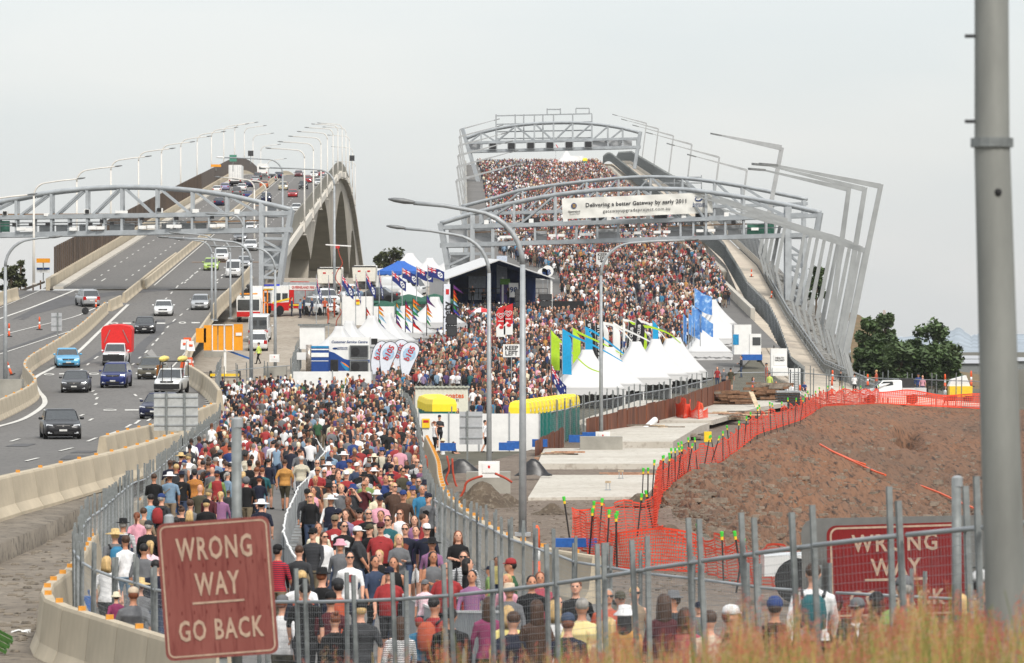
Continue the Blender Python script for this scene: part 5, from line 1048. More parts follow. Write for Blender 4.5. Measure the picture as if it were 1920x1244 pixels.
for x, z, w, h in ((-2.0, 3.5, .85, 1.2), (-1.42, 3.3, .7, 2.1), (-.85, 3.3, .42, 2.1), (-.3, 3.3, .5, 2.1), (.35, 3.3, .62, 2.1), (1.1, 3.35, .75, 2.2)): MB().box((x, 0, z), (w, .15, h)).build('amber_panel', ORM, t)
for x in (-1.05, -.06, .68): MB().box((x, -.12, 3.3), (.08, .08, 2.2)).build('frame_bar', WHITE, t)
for z in (2.22, 4.38): MB().box((-.2, -.12, z), (1.7, .08, .08)).build('frame_bar', WHITE, t)
MB().box((0, 0, 1.2), (.2, .2, 2.3)).build('mast', WHITE, t); MB().box((0, 0, .2), (2.4, 1.1, .22)).build('chassis', YELLOW, t); MB().box((1.15, -.15, 3.6), (.5, .02, .25)).build('label_plate', WHITE, t)
for x in (-1.2, 1.2): MB().lathe([(.1, -.1), (.3, -.1), (.3, .1), (.1, .1)], n=12).build('wheel', BLACK, t, loc=(x, 0, .25)).rotation_euler = (0, R(90), 0)
tag(MB().box((0, 0, .15), (2.6, .5, .15), rot=Euler((0, .35, 0))).build('blue_ramp', BLUE, None, loc=P(446, 668, 380)), 'blue plastic ramp lying in the gravel yard', 'ramp')
for x, y, d, w, h, m, lb, tx in ((405, 311, 900, 2.0, .5, ORM, 'small amber plate on a lamp pole near the crest', None), (437, 297, 880, 1.4, 1.3, mat('sign_green', (0, 0, 0)), 'small green road sign above the white box truck', None), (470, 288, 1000, 1.2, 1.2, DARK, 'dark square message sign above the crest of the left bridge', None), (660, 297, 900, 1.0, 1.1, DARK, 'dark square message sign at the right crest lamps', None), (81, 489, 520, 1.55, .5, ORM, 'amber plate on the sign pole at the left bridge end', None), (81, 507, 521, 1.5, .6, WHITE, 'white and blue plate below the amber one', None)):
    t = thing('road_sign', lb, 'road sign', P(x, y, d)); MB().box((0, 0, 0), (w, .08, h)).build('plate', m, t); MB().box((0, .1, -h), (.12, .1, h*2)).build('post', GALV_D, t)
    if m is WHITE: MB().box((0, -.05, .18), (1.5, .02, .24)).build('blue_band', BLUEP, t)
# ---- bollards, cones, plastic barriers
def bollard(p, h, lb, tilt=0, base=True):
    t = thing('orange_bollard', lb, 'bollard', p); t.rotation_euler = (0, tilt, 0); MB().lathe([(.1, 0), (.085, h*.42)], n=10).lathe([(.085, h*.62), (.07, h*.95), (.03, h)], n=10).build('tube', ORANGE, t, True); MB().lathe([(.086, h*.42), (.083, h*.62)], n=10).build('white_band', WHITE, t, True)
    if base: MB().lathe([(.3, 0), (.28, .07), (.1, .09)], n=10).build('rubber_base', BLACK, t)
for x, y, pr, h, tl, lb in ((17, 632, zM, 1.2, 0, 'orange bollard standing left in the closed lane'), (74, 619, zM, 1.2, 0, 'orange bollard standing right in the closed lane'), (22, 704, zM, 1.25, -.35, 'leaning orange bollard beside the far left lamp'), (180, 578, zM, .9, 0, 'orange bollard behind the silver four wheel drive'), (1315, 790, zC, 1.25, -.12, 'orange and white bollard leaning on the net bundle'), (1322, 790, zC, 1.25, -.2, 'second bollard leaning right of the net bundle'), (1500, 760, zC, 1.5, 0, 'orange bollard beside the stacked black pallets'), (1411, 755, zC, 1.3, 0, 'orange and white bollard behind the leaning plank'), (1560, 742, zC, 1.2, 0, 'orange bollard near the man in black'), (1561, 715, zC, .9, 0, 'small orange bollard at the foot of the railing'), (1772, 730, zC, 1.2, 0, 'orange bollard by the white truck tray'), (1821, 726, zC, 1.3, 0, 'orange bollard at the right edge beside the grey pole'), (1627, 725, zC, 1.0, 0, 'orange bollard behind the white truck bonnet'), (1409, 520, lambda d: zP(d), 1.0, 0, 'orange marker at the bend of the path kerb'), (1446, 560, lambda d: zP(d), .9, .1, 'orange marker on the path railing')):
    bollard(G(x, y, pr), h, lb, tl)
bollard(P(1006, 1100, 100), 1.35, 'orange bollard behind the right walkway fence'); tag(MB().lathe([(.06, -.1), (.34, -.1), (.34, .1), (.06, .1)], n=16).build('black_wheel', BLACK, None, loc=G(160, 590, zM, .35)), 'black wheel disc lying against the median', 'wheel').rotation_euler = (R(80), .3, .5)
for i, (x, y) in enumerate(((347, 672), (351, 668), (356, 675), (347, 690), (353, 694), (358, 690), (350, 706), (357, 712))):
    m = ORANGE if i % 2 else WHITE; t = thing('water_barrier', 'red and white plastic barrier stacked at the bend by the yard', 'plastic barrier', G(x, y, zM, .7 if i < 3 else 0), .3*i, 'plastic barriers at the bend'); MB().loft([[Vector((a, b, 0)) for a, b in ((-.35, -.22), (.35, -.22), (.35, .22), (-.35, .22))], [Vector((a, b, .5)) for a, b in ((-.33, -.1), (.33, -.1), (.33, .1), (-.33, .1))], [Vector((a, b, .8)) for a, b in ((-.3, -.1), (.3, -.1), (.3, .1), (-.3, .1))]]).build('shell', m, t); MB().box((0, -.16, .45), (.3, .1, .16)).build('slot', ORANGE if m is WHITE else WHITE, t)
# ---- timber, pallets, debris
WD = [mat('timber_%s' % n, srgb(*c), .9, var=.2, scale=4) for n, c in (('brown', (122, 92, 70)), ('grey', (132, 122, 110)), ('pink', (170, 132, 108)), ('pale', (196, 176, 148)))]
def pile(p, w, dp, h, n, lb, messy=.15, ln=(1.2, 2.4), th=.1, mats=WD):
    t = thing('timber_pile', lb, 'timber pile', p)
    for k in range(n):
        L = random.uniform(*ln); z = h*(k/n)+th/2; MB().box((0, 0, 0), (L, th*random.uniform(1, 2.2), th)).build('plank', random.choice(mats), t, loc=(random.uniform(-w/2, w/2), random.uniform(-dp/2, dp/2), z), rz=random.gauss(0, messy))
pile(P(1048, 878, 225), 1.2, 1.5, .8, 26, 'messy pile of pale boards on the slab by the rusty wall', .35, (.8, 2.0), .09, WD[1:]); pile(P(1372, 768, 322), 2.2, 2, 1.2, 50, 'stacked brown timber beside the leaning plank', .06, (1, 2), .16, WD[:1]+WD[:2]); pile(P(1438, 757, 330), 2.2, 2, 1.4, 50, 'taller stack of brown sleepers next to the black pallets', .06, (1, 2), .17, WD[:2]); pile(P(1385, 788, 300), 2.6, 3, .55, 34, 'loose heap of pinkish boards on the slab', .5, (1, 2.6), .08, WD[1:]); pile(P(1120, 862, 232), .9, .8, .2, 9, 'small fan of sticks on the slab near the concrete block', .8, (.6, 1.2), .05); pile(P(1225, 806, 278), 2.4, 2.0, .3, 12, 'scattered boards and pipe by the rusty wall', .8, (.7, 1.8), .07, WD[1:]); pile(P(1180, 893, 196), 1.0, .7, .12, 5, 'two long boards lying on the nearest slab', .05, (1.4, 2.2), .06, WD[2:]); pile(P(1307, 830, 268), .8, 1.2, .45, 12, 'grey blocks and boards at the slab edge by the orange net', .4, (.4, .9), .12, WD[1:2])
t = thing('pallet_stack', 'stack of black slabs on bearers beside the timber', 'pallet stack', P(1478, 762, 326))
for k in range(6): MB().box((random.uniform(-.05, .05), 0, .1+k*.19), (1.75, 1.6, .13)).build('black_slab', DARK if k < 5 else GALV, t); MB().box((0, -.6, .01+k*.19), (1.6, .1, .07)).build('bearer', WD[3], t)
tag(MB().bar(P(1424, 774, 316), P(1408, 735, 318), .32, .05).build('leaning_plank', WD[3]), 'pale plank leaning upright against the timber stack', 'plank')
for i, (x, y) in enumerate(((1140, 922), (1164, 900))):
    t = thing('small_trestle', ('small wooden topped trestle nearest on the slab', 'small wooden topped trestle farther on the slab')[i], 'trestle', G(x, y, zC, .05)); MB().box((0, 0, .32), (.22, .2, .08)).build('top', WD[3], t); [MB().box((a, 0, .15), (.03, .15, .3)).build('leg', GALV, t) for a in (-.07, .07)]; MB().box((0, 0, .02), (.24, .2, .03)).build('base', GALV, t)
tag(MB().tube([P(1278, 806, 285), P(1312, 806, 285)], .14, 10).build('orange_pipe', ORANGE), 'orange pipe lying on the slab', 'pipe'); tag(MB().tube([P(1208, 806, 278), P(1228, 788, 281)], .2, 10).build('white_pipe', WHITE), 'white pipe leaning by the rusty wall', 'pipe'); tag(MB().box((0, 0, .3), (.42, .42, .6)).build('yellow_drum', YELLOW, None, loc=P(1327, 829, 262)), 'yellow plastic tub behind the orange net', 'tub')
tag(MB().box((0, 0, .12), (1.2, .3, .24)).build('blue_block', BLUE, None, loc=P(1078, 1026, 124)), 'blue block lying at the corner of the orange net', 'block')
PLAS = mat('black_sheet', (.02, .02, .022), .35, var=.3)
for x, y, d, w, h, lb in ((1000, 893, 192, 1.6, .9, 'black plastic sheet draped over the slab corner'), (865, 890, 190, 2.0, .8, 'crumpled black sheet behind the lamp block')):
    mb = MB(); n = 9
    mb.add([(w*(i/n-.5), .5*(j/n-.5), h*max(0, math.exp(-((i/n-.5)**2*7+(j/n-.5)**2*6))-.2)+random.uniform(0, .06)) for j in range(n+1) for i in range(n+1)], [(j*(n+1)+i, j*(n+1)+i+1, (j+1)*(n+1)+i+1, (j+1)*(n+1)+i) for j in range(n) for i in range(n)])
    tag(mb.build('plastic_sheet', PLAS, None, True, loc=P(x, y, d)), lb, 'plastic sheet')
DIRTM = mix2('spoil_heap', srgb(104, 92, 78), srgb(82, 72, 62), srgb(120, 110, 96), 1, 6, bump=1)
for x, y, d, w, h, lb in ((905, 952, 160, 2.6, 1.0, 'heap of dark spoil in front of the numbered block'), (1035, 962, 153, 1.3, .4, 'small heap of spoil right of the tall lamp'), (1200, 945, 160, 1.6, .45, 'low heap of spoil by the orange net corner'), (1255, 1005, 140, 1.6, .4, 'low gravel heap outside the orange net'), (950, 950, 163, 1.8, .5, 'lower shoulder of spoil beside the tall lamp')):
    mb = MB(); n = 18; mb.add([(w*(i/n-.5)*1.1, w*(j/n-.5), max(-.1, h*math.exp(-((i/n-.5)**2+(j/n-.5)**2)*14)+random.uniform(-.07, .07)*h-.06)) for j in range(n+1) for i in range(n+1)], [(j*(n+1)+i, j*(n+1)+i+1, (j+1)*(n+1)+i+1, (j+1)*(n+1)+i) for j in range(n) for i in range(n)])
    tag(mb.build('spoil_heap', DIRTM, None, True, loc=P(x, y, d)), lb, 'spoil heap')
# ---- orange safety net on pickets (the net is real strips)
NETM = mat('orange_net', srgb(236, 74, 44), .6, var=.06)
def net(pts, hgt, lb, cell=.09, w=.028, sagf=.12, bunch=0):
    q = resample(pts, cell); mb = MB(); n = len(q); nv = int(hgt/cell)
    def pos(i, j):
        p = q[i]; v = j/nv; return p+Vector((.06*math.sin(i*.35+j*.2), .06*math.sin(i*.21), hgt*v*(1-sagf*(.5+.5*math.sin(i*.13+2*math.sin(i*.031))))+.02))
    g = [[pos(i, j) for j in range(nv+1)] for i in range(n)]
    for i in range(n):
        e = (q[min(i+1, n-1)]-q[max(i-1, 0)]).normalized()*w/2
        for j in range(nv): mb.add([g[i][j]-e, g[i][j]+e, g[i][j+1]+e, g[i][j+1]-e], [(0, 1, 2, 3)])
    u = Vector((0, 0, w/2))
    for j in range(nv+1):
        b = 2.2 if j in (0, nv) else 1
        for i in range(n-1): mb.add([g[i][j]-u*b, g[i+1][j]-u*b, g[i+1][j]+u*b, g[i][j]+u*b], [(0, 1, 2, 3)])
    return tag(mb.build('safety_net', NETM), lb, 'safety net')
def gpx(pts, dz=0, sub=5): return [G(x, y, zC, dz) for x, y in smooth_px(pts, sub)]
EP = [P(x, y, d) for x, y, d in EDGE]
net(EP[:4], 1.0, 'orange safety net along the near edge of the dirt cut', .1, .03, .3); net(EP[3:7], 1.05, 'orange safety net along the far edge of the dirt cut', .13, .038, .35); net([P(1545, 760, 302), P(1650, 757, 328), P(1850, 767, 328)], 1.05, 'orange safety net in front of the white utility truck', .13, .042, .25)
net([P(1070, 1024, 128), P(1110, 1022, 129), P(1192, 1008, 136), P(1228, 1002, 141)], 1.15, 'orange safety net standing square near the tall lamp', .085, .022, .16); net([P(1228, 1000, 140), P(1232, 960, 156), P(1240, 930, 168)], 1.3, 'bunched orange safety net at the corner by the spoil', .08, .026, .1)
net([P(1075, 1024, 127), P(1160, 1066, 116), P(1320, 1074, 114), P(1400, 1100, 108), P(1500, 1112, 104)], 1.05, 'orange safety net running low in front of the dirt cut', .085, .023, .25); net([P(1230, 1003, 140), P(1262, 1020, 134), P(1320, 1045, 126), P(1450, 1068, 118)], .35, 'fallen orange safety net trailing down the slope edge', .09, .02, .3)
PBLK = mat('picket_black', (.02, .02, .02), .6); PCAP = mat('picket_green', srgb(70, 190, 60), .5); PYEL = mat('picket_yellow', srgb(236, 196, 50), .5)
def picket():
    t = thing('star_picket', 'black star picket with a green and yellow cap holding the orange net', 'picket', (0, 0, 0), 0, 'pickets of the orange net'); MB().box((0, 0, .5), (.036, .03, 1.4)).build('stake', PBLK, t); MB().lathe([(.04, 1.28), (.042, 1.33), (.046, 1.36), (.046, 1.4), (.02, 1.41)], n=8).build('cap', PCAP, t); MB().lathe([(.036, 1.2), (.036, 1.28)], n=8).build('collar', PYEL, t); return t
pk0 = picket(); first = True
spots = [P(x, y, d) for x, y, d in ((1070, 1024, 128), (1104, 1043, 122), (1109, 1023, 129), (1122, 1022, 124), (1137, 1056, 117), (1152, 1052, 118), (1157, 1060, 116), (1194, 1006, 136), (1226, 1003, 141), (1229, 990, 146), (1318, 1080, 113), (1357, 1098, 109), (1378, 1112, 105), (1395, 1104, 106), (1492, 1120, 102), (1203, 950, 157), (1214, 945, 159), (1222, 935, 164))]
for q in resample(EP[:3], 2.1)+resample(EP[2:5], 4.5)[1:]+resample(EP[4:], 9)[1:]: spots.append(q)
for q in spots:
    o = pk0 if first else dup(pk0); first = False; o.location = q+Vector((0, random.uniform(-.3, .3), random.uniform(-.15, .03))); o.rotation_euler = (random.gauss(0, .05), random.gauss(0, .1), random.random())
net([P(1266, 790, 297), P(1284, 792, 294), P(1296, 790, 297)], 1.5, 'bundle of orange net heaped against the rusty wall', .1, .07, .3); net([P(1292, 791, 296), P(1312, 792, 293), P(1326, 790, 296)], 1.3, 'orange net stretched beside the leaning bollards', .11, .05, .5)
for pts, lb in (([(1537, 837), (1560, 850), (1600, 868), (1622, 875)], 'upper orange rope lying down the dirt slope'), ([(1555, 848), (1590, 865), (1640, 888), (1660, 895)], 'second orange rope beside the upper one'), ([(1718, 912), (1760, 928), (1790, 942), (1836, 962)], 'orange rope low on the dirt slope by the pole')):
    tag(MB().tube([P(x, y, rbf(x, y))+Vector((0, -.15, .1)) for x, y in pts], .05, 5).build('orange_rope', ORANGE), lb, 'rope')
st_ = MB()
for i in range(2600):
    x = random.uniform(1245, 1835); t_ = random.random(); y = top(x)+(bot(x)-top(x))*t_
    if abs(x-1707) < 26 and abs(y-815) < 24: continue
    p = P(x, y, rbf(x, y)); r = random.uniform(.02, .085)*(1+random.random()**6*2); st_.ball(p+Vector((0, 0, r*.3)), (r*1.3, r, r*.8), 5, 3)
tag(st_.build('slope_stones', mat('stone_grey', srgb(134, 122, 108), .9, var=.25, scale=2)), kind='stuff')
st_ = MB()
for i in range(1500):
    x = random.uniform(850, 1420); y = random.uniform(940, 1110); p = G(x, y, zC, 0); r = random.uniform(.015, .05); st_.ball(p, (r*1.3, r, r*.8), 5, 3)
tag(st_.build('loose_gravel', mat('gravel_grey', srgb(126, 116, 104), .9, var=.3, scale=2)), kind='stuff')
# ---- trees
def tree(base, h, w, lb, col, name='tree', kind='broad', n=900, group=None, leaf=.35):
    t = thing(name, lb, 'tree', base, 0, group); rnd = random.Random(int(base.x*7+base.y)); tr = MB(); cr = MB()
    tr.tube([(0, 0, -1), (.1*w*.2, 0, h*.35), (0, 0, h*.7)], [.03*h*.5+.08, .02*h*.5+.05, .04], 7)
    cl = []
    for k in range(22 if kind == 'bush' else 14):
        a = rnd.uniform(0, 6.28); z = h*rnd.uniform(.06 if kind == 'bush' else .3, .93); rr = w/2*rnd.uniform(.3, .95)*(1-.55*max(0, z/h-.55)/.45); c = Vector((rr*math.cos(a), rr*math.sin(a), z)); cl.append((c, rnd.uniform(.13, .24)*w*(1.15 if kind == 'bush' else 1))); tr.tube([(0, 0, h*rnd.uniform(.2, .45)), c*.6+Vector((0, 0, z*.35)), c], [.06+.008*h, .05, .02], 5)
    for k in range(n):
        c, r = rnd.choice(cl); v = Vector((rnd.gauss(0, 1), rnd.gauss(0, 1), rnd.gauss(0, .8))); v = v.normalized()*r*rnd.random()**.4; p = c+v; s = leaf*rnd.uniform(.5, 1.3)
        e = Euler((rnd.uniform(-.9, .9), rnd.uniform(-.9, .9), rnd.uniform(0, 6.28))).to_matrix(); a, b = e @ Vector((s, 0, 0)), e @ Vector((0, s*.55, 0)); cr.add([p-a, p-b, p+a, p+b], [(0, 1, 2, 3)])
    tr.build('trunk', mat('bark', srgb(96, 84, 70), .9, var=.2), t); cr.build('crown', mat('leaves_'+str(col), col, .7, var=.4, scale=.6), t); return t
DKG = (.075, .12, .04); MDG = (.1, .15, .06); OLV = (.075, .085, .03)
for x, yb, yt, wpx, d, c, lb in ((735, 525, 462, 46, 640, OLV, 'dusty gum tree behind the white tents'), (712, 520, 476, 30, 660, OLV, 'lower gum tree left of the dusty one'), (1755, 718, 600, 85, 430, MDG, 'tall round tree standing right of the cluster'), (1626, 712, 600, 52, 455, DKG, 'dark tree right behind the bent fins'), (1668, 716, 630, 60, 440, DKG, 'dark bushy tree in the middle of the cluster'), (1705, 720, 640, 70, 432, DKG, 'low dark tree in front of the cluster'), (1738, 722, 655, 60, 425, DKG, 'low dark bush below the tall round tree'), (1530, 585, 498, 34, 520, DKG, 'dark pine showing between the fins'), (1660, 650, 588, 40, 470, MDG, 'thin tree at the top of the cluster'), (20, 560, 498, 46, 520, OLV, 'scrubby tree at the left edge beside the guard rail'), (38, 556, 486, 18, 530, OLV, 'bare twiggy tree beside the amber sign'), (1620, 720, 655, 40, 440, DKG, 'dark bush at the feet of the fins'), (1685, 726, 650, 70, 426, MDG, 'green bush behind the white utility cab'), (1775, 728, 660, 46, 422, DKG, 'dark bush at the right end of the cluster'), (1645, 716, 625, 44, 446, DKG, 'dark bush between the fins and the cluster')):
    p = P(x, yb, d); s = F/d; tree(Vector((p.x, d, p.z)), (yb-yt)/s, wpx/s, lb, c, kind='bush' if x > 1590 else 'broad', n=3200 if c is not OLV else 900, leaf=.3)
mb = []
for i in range(14):
    x0 = 1590+i*22; d = 560-i*4; mb.append([P(x0, float(np.interp(x0, [1590, 1615, 1650, 1700, 1760, 1850, 1900], [585, 592, 620, 648, 690, 705, 715])), d), P(x0+10, 730, d-110)])
tag(sheet_rows('bank', mb, mix2('bank_grass', srgb(120, 98, 72), srgb(98, 88, 60), srgb(134, 112, 86), .2, 2, bump=.5)), kind='structure')
t = thing('crane', 'far pale lattice crane mast beyond the trees', 'crane', P(1658, 628, 2500)); m = MB()
for a, b in ((-1.6, -1.6), (1.6, -1.6), (1.6, 1.6), (-1.6, 1.6)): m.bar((a, b, 0), (a*.2, b*.2, 13.5), .45)
for k in range(6): m.bar((-1.5+k*.2, -1.2, k*2.1), (1.3-k*.2, -1.2, k*2.1+2), .3)
m.build('mast', mat('crane_pale', srgb(196, 180, 172), .7), t)
for x0, x1, y, d, lb in ((1781, 1835, 683, 900, 'long low white shed beyond the trees at the right'), (1785, 1835, 672, 1100, 'farther white shed roof beyond the trees at the right'), (1885, 1930, 678, 950, 'white shed right of the grey pole')):
    s = F/d; t = thing('far_shed', lb, 'shed', P((x0+x1)/2, y+12, d)); w = (x1-x0)/s+4; MB().box((2, 3, .6), (w, 6, 1.8)).build('wall', GALV_D, t); MB().loft([[Vector((a, b, c)) for b, c in ((-.6, 1.4), (6.6, 1.4), (3, 2.2))] for a in (-w/2+1, w/2+3)]).build('roof', PANEL, t)
# guard rail at the far left
t = thing('guard_rail', 'weathered steel guard rail at the left end of the bridge', 'guard rail', P(60, 550, 500)); MB().prism([P(30, 552, 488)-t.location, P(84, 531, 512)-t.location, P(84, 527, 512)-t.location, P(30, 546, 488)-t.location], (0, .1, 0)).build('rail', WD[1], t); [MB().box(P(x, 552-(x-30)*.38, 489+(x-30)*.45)-t.location, (.15, .15, 1)).build('post', WD[0], t) for x in (34, 48, 62, 76)]
# ================================================================ VEHICLES
def paint(n, col, metal=.3): 
    m = mat('car_paint_'+n, col, .28, metal, var=.03, scale=1, spec=.6); return m
PT = {n: paint(n, srgb(*c)) for n, c in dict(black=(30, 30, 33), charcoal=(58, 59, 62), blue=(30, 44, 104), sky=(92, 168, 208), white=(222, 223, 222), silver=(168, 170, 172), grey=(116, 118, 120), red=(168, 30, 36), maroon=(96, 22, 28), green=(168, 196, 96), navy=(26, 32, 66), gold=(96, 92, 80), beige=(196, 186, 160), lilac=(150, 146, 180), orange=(190, 110, 62), teal=(30, 80, 84)).items()}
CHROME = mat('chrome', (.7, .7, .72), .15, .9, var=.02); LENS = mat('headlight_lens', (.62, .64, .66), .12, .2, var=.05); TAIL = mat('tail_lens', (.4, .01, .012), .2, var=.05); AMBER = mat('amber_lens', (.7, .25, .02), .3); PLATE = mat('number_plate', srgb(200, 200, 196), .5)
KINDS_V = {  # L, W, H, belt, hood z, windshield base, roof front, roof rear, rear base (fractions of L from the nose), tail z, ground clearance, wheel r
    'sedan': (4.75, 1.82, 1.46, .93, .80, .27, .44, .70, .86, .98, .17, .32), 'hatch': (4.3, 1.76, 1.49, .94, .82, .24, .42, .80, .95, 1.0, .17, .31), 'suv': (4.6, 1.82, 1.72, 1.08, 1.0, .25, .39, .88, .97, 1.08, .24, .36),
    'wagon': (4.5, 1.75, 1.58, 1.0, .9, .26, .42, .86, .97, 1.0, .2, .33), 'ute': (5.0, 1.80, 1.72, 1.06, 1.0, .25, .37, .52, .57, 1.0, .26, .36), 'van': (4.6, 1.72, 1.98, 1.12, 1.05, .045, .17, .96, .995, 1.1, .2, .32), 'bigvan': (5.6, 2.0, 2.6, 1.3, 1.15, .1, .22, .97, .995, 1.3, .22, .36)}
def rr_(y, w, z0, zs, zt, crown=.03):
    return [Vector(p) for p in ((-w*.9, y, z0), (-w*.985, y, z0+.12), (-w, y, (z0+zs)/2+.08), (-w*.975, y, zs-.03), (-w*.9, y, zt), (-w*.4, y, zt+crown), (w*.4, y, zt+crown), (w*.9, y, zt), (w*.975, y, zs-.03), (w, y, (z0+zs)/2+.08), (w*.985, y, z0+.12), (w*.9, y, z0))]
def car_proto(kind, style=0):
    L, Wd, Ht, belt, hood, a, b, c, e, tail, gc, wr = KINDS_V[kind]; w = Wd/2; y = lambda f: -L/2+L*f
    t = thing('parked_car', '', 'car', (0, 0, 0)); bm = MB()
    rings = [rr_(y(0), w*.74, gc+.14, hood-.24, hood-.22), rr_(y(.015), w*.9, gc+.04, hood-.14, hood-.12), rr_(y(.05), w*.97, gc, hood-.06, hood-.05), rr_(y(.14), w, gc, hood, hood+.01), rr_(y(a), w, gc, belt-.02, belt-.0), rr_(y((a+e)/2), w, gc, belt, belt), rr_(y(min(e, .93)), w, gc, belt+.02, belt+.01), rr_(y(.965), w*.97, gc+.02, tail-.03, tail), rr_(y(.99), w*.9, gc+.1, tail-.12, tail-.1), rr_(y(1), w*.8, gc+.18, tail-.2, tail-.18)]
    if kind in ('van', 'bigvan'): rings[3:4] = []
    bm.loft(rings)
    # cabin
    rw, bw = w*(.8 if kind not in ('van', 'bigvan') else .9), w*.93; zb = belt-.03; fr = Ht-.02
    base = [(-bw, y(a), zb), (bw, y(a), zb), (bw, y(e), zb), (-bw, y(e), zb)]; r1 = [(-rw, y(b), fr-.07), (rw, y(b), fr-.07), (rw, y(c), fr-.07), (-rw, y(c), fr-.07)]; r2 = [(-rw*.86, y(b)+.09, fr), (rw*.86, y(b)+.09, fr), (rw*.86, y(c)-.09, fr), (-rw*.86, y(c)-.09, fr)]
    bm.loft([[Vector(p) for p in q] for q in (base, r1, r2)])
    if kind == 'ute':
        bm.box((0, y(.79), tail+.04), (Wd*.97, L*.40, .1))
    me = bm.mesh('car_body', [PT['black']], False); bmm = bmesh.new(); bmm.from_mesh(me)
    bmesh.ops.bevel(bmm, geom=[ed for ed in bmm.edges if ed.calc_length() > .25 and ed.is_manifold and ed.calc_face_angle(0) > .5], offset=.035, segments=1, affect='EDGES'); bmm.to_mesh(me); bmm.free()
    me.polygons.foreach_set('use_smooth', [True]*len(me.polygons)); me.set_sharp_from_angle(angle=.6)
    obj('body', me, t)
    def quad(ps, nm, m, off): 
        p = [Vector(q) for q in ps]; n = (p[1]-p[0]).cross(p[3]-p[0]).normalized(); cen = sum(p, Vector())/4
        return MB().prism([q+(cen-q)*.07+n*off for q in p], n*.012).build(nm, m, t)
    quad([base[0], base[1], r1[1], r1[0]], 'windscreen', GLASS, .004); quad([base[2], base[3], r1[3], r1[2]], 'rear_window', GLASS, .004)
    for s in (1, -1):
        A, B, Cc, D = (base[1], base[2], r1[2], r1[1]) if s == 1 else (base[3], base[0], r1[0], r1[3])
        A, B, Cc, D = map(Vector, (A, B, Cc, D))
        ks = [0, .48, 1] if kind in ('sedan', 'hatch', 'wagon') else [0, .38, .7, 1] if kind == 'suv' else [0, 1] if kind == 'ute' else [0, .26] if s == 1 else [.74, 1]
        for k0, k1 in zip(ks, ks[1:]): quad([A.lerp(B, k0), A.lerp(B, k1), D.lerp(Cc, k1), D.lerp(Cc, k0)], 'side_window', GLASS, .004)
        for yy in (y(.185), y(.815)):
            wh = MB().lathe([(wr*.62, -.1), (wr*.97, -.1), (wr, -.06), (wr, .06), (wr*.97, .1), (wr*.62, .1)], n=16).build('wheel', BLACK, t, loc=(s*(w-.1), yy, wr)); wh.rotation_euler = (0, R(90), 0); MB().lathe([(0, -.08), (wr*.62, -.08), (wr*.62, .085), (wr*.3, .095), (0, .09)], n=12).build('rim', GALV, wh, True)
            MB().lathe([(0, 0), (wr*1.16, 0), (wr*1.16, .012), (0, .012)], n=18).build('wheel_arch', BLACK, t, loc=(s*(w-.006)-.006, yy, wr+.02)).rotation_euler = (0, R(90), 0)
        hl = MB().loft([[Vector((s*w*u, y(f), hood+z)) for u, f, z in q] for q in (((.52, .005, -.19), (.88, .018, -.17), (.90, .03, -.06), (.56, .012, -.09)), ((.52, .06, -.19), (.9, .07, -.17), (.9, .07, -.06), (.56, .06, -.09)))]).build('headlight', LENS, t)
        MB().box((s*w*.76, y(.988), tail-.2), (w*.34, .12, .2 if kind != 'suv' else .34)).build('tail_light', TAIL, t)
        MB().ball((s*(w+.1), y(a)+.3, belt+.07), (.11, .06, .08), 8, 5).build('mirror', PT['black'], t, True)
        MB().box((s*w*.7, y(.004)+.02, gc+.16), (.2, .06, .08)).build('fog_lamp', LENS, t)
    MB().loft([[Vector((x, y(f), z)) for x, z in ((-w*.46, hood-.2), (w*.46, hood-.2), (w*.5, hood-.08), (-w*.5, hood-.08))] for f in (-.004, .05)]).build('grille', DARK, t); MB().box((0, y(-.004), hood-.125), (w*.7, .02, .02)).box((0, y(-.006), hood-.14), (.09, .02, .09)).build('grille_bar', CHROME, t)
    MB().box((0, y(.0)-.0, gc+.16), (w*1.0, .1, .14)).build('lower_intake', BLACK, t); MB().box((0, y(-.008), gc+.26), (.37, .02, .12)).build('number_plate', PLATE, t); MB().box((0, y(1.0)+.01, gc+.42), (.37, .02, .12)).build('rear_plate', PLATE, t)
    MB().box((0, y(.5), gc+.02), (w*1.7, L*.9, .1)).build('underbody', BLACK, t)
    if kind == 'suv' or kind == 'wagon':
        for s in (1, -1): MB().bar((s*rw*.9, y(b)+.3, Ht+.05), (s*rw*.9, y(c)-.3, Ht+.05), .04).build('roof_rail', GALV_D, t)
    if kind == 'ute':
        MB().box((0, y(.79), tail+.1), (Wd*.82, L*.37, .06)).build('tray_cover', DARK, t)
    return t
PROTO = {k: car_proto(k) for k in KINDS_V}
_used = set()
def car(kind, col, x, y, lb, rear=False, yaw=0, prof=zM, group=None, d=None, p=None, cat='car', name=None, slim=False, scale=1):
    o = PROTO[kind]
    if kind in _used: o = dup(o)
    else: _used.add(kind)
    pos = p or G(x, y, prof); o.location = pos; pd = pos.y; sl = (prof(pd+2)-prof(pd-2))/4
    o.rotation_euler = Euler((-math.atan(sl) if rear else math.atan(sl), 0, 0)).to_matrix().to_euler(); 
    M = Matrix.Rotation((math.pi if rear else 0)+yaw, 3, 'Z'); o.rotation_euler = (Matrix.Rotation(math.atan(sl), 3, 'X') @ M).to_euler(); o.scale = (scale,)*3
    o['label'] = lb; o['category'] = cat
    if name: o.name = name
    for c in o.children:
        st = c.name.split('.')[0]
        if st in ('body', 'mirror'): sl_ = c.material_slots[0]; sl_.link = 'OBJECT'; sl_.material = PT[col]
    return o
def cars():
    for a in ():
        pass
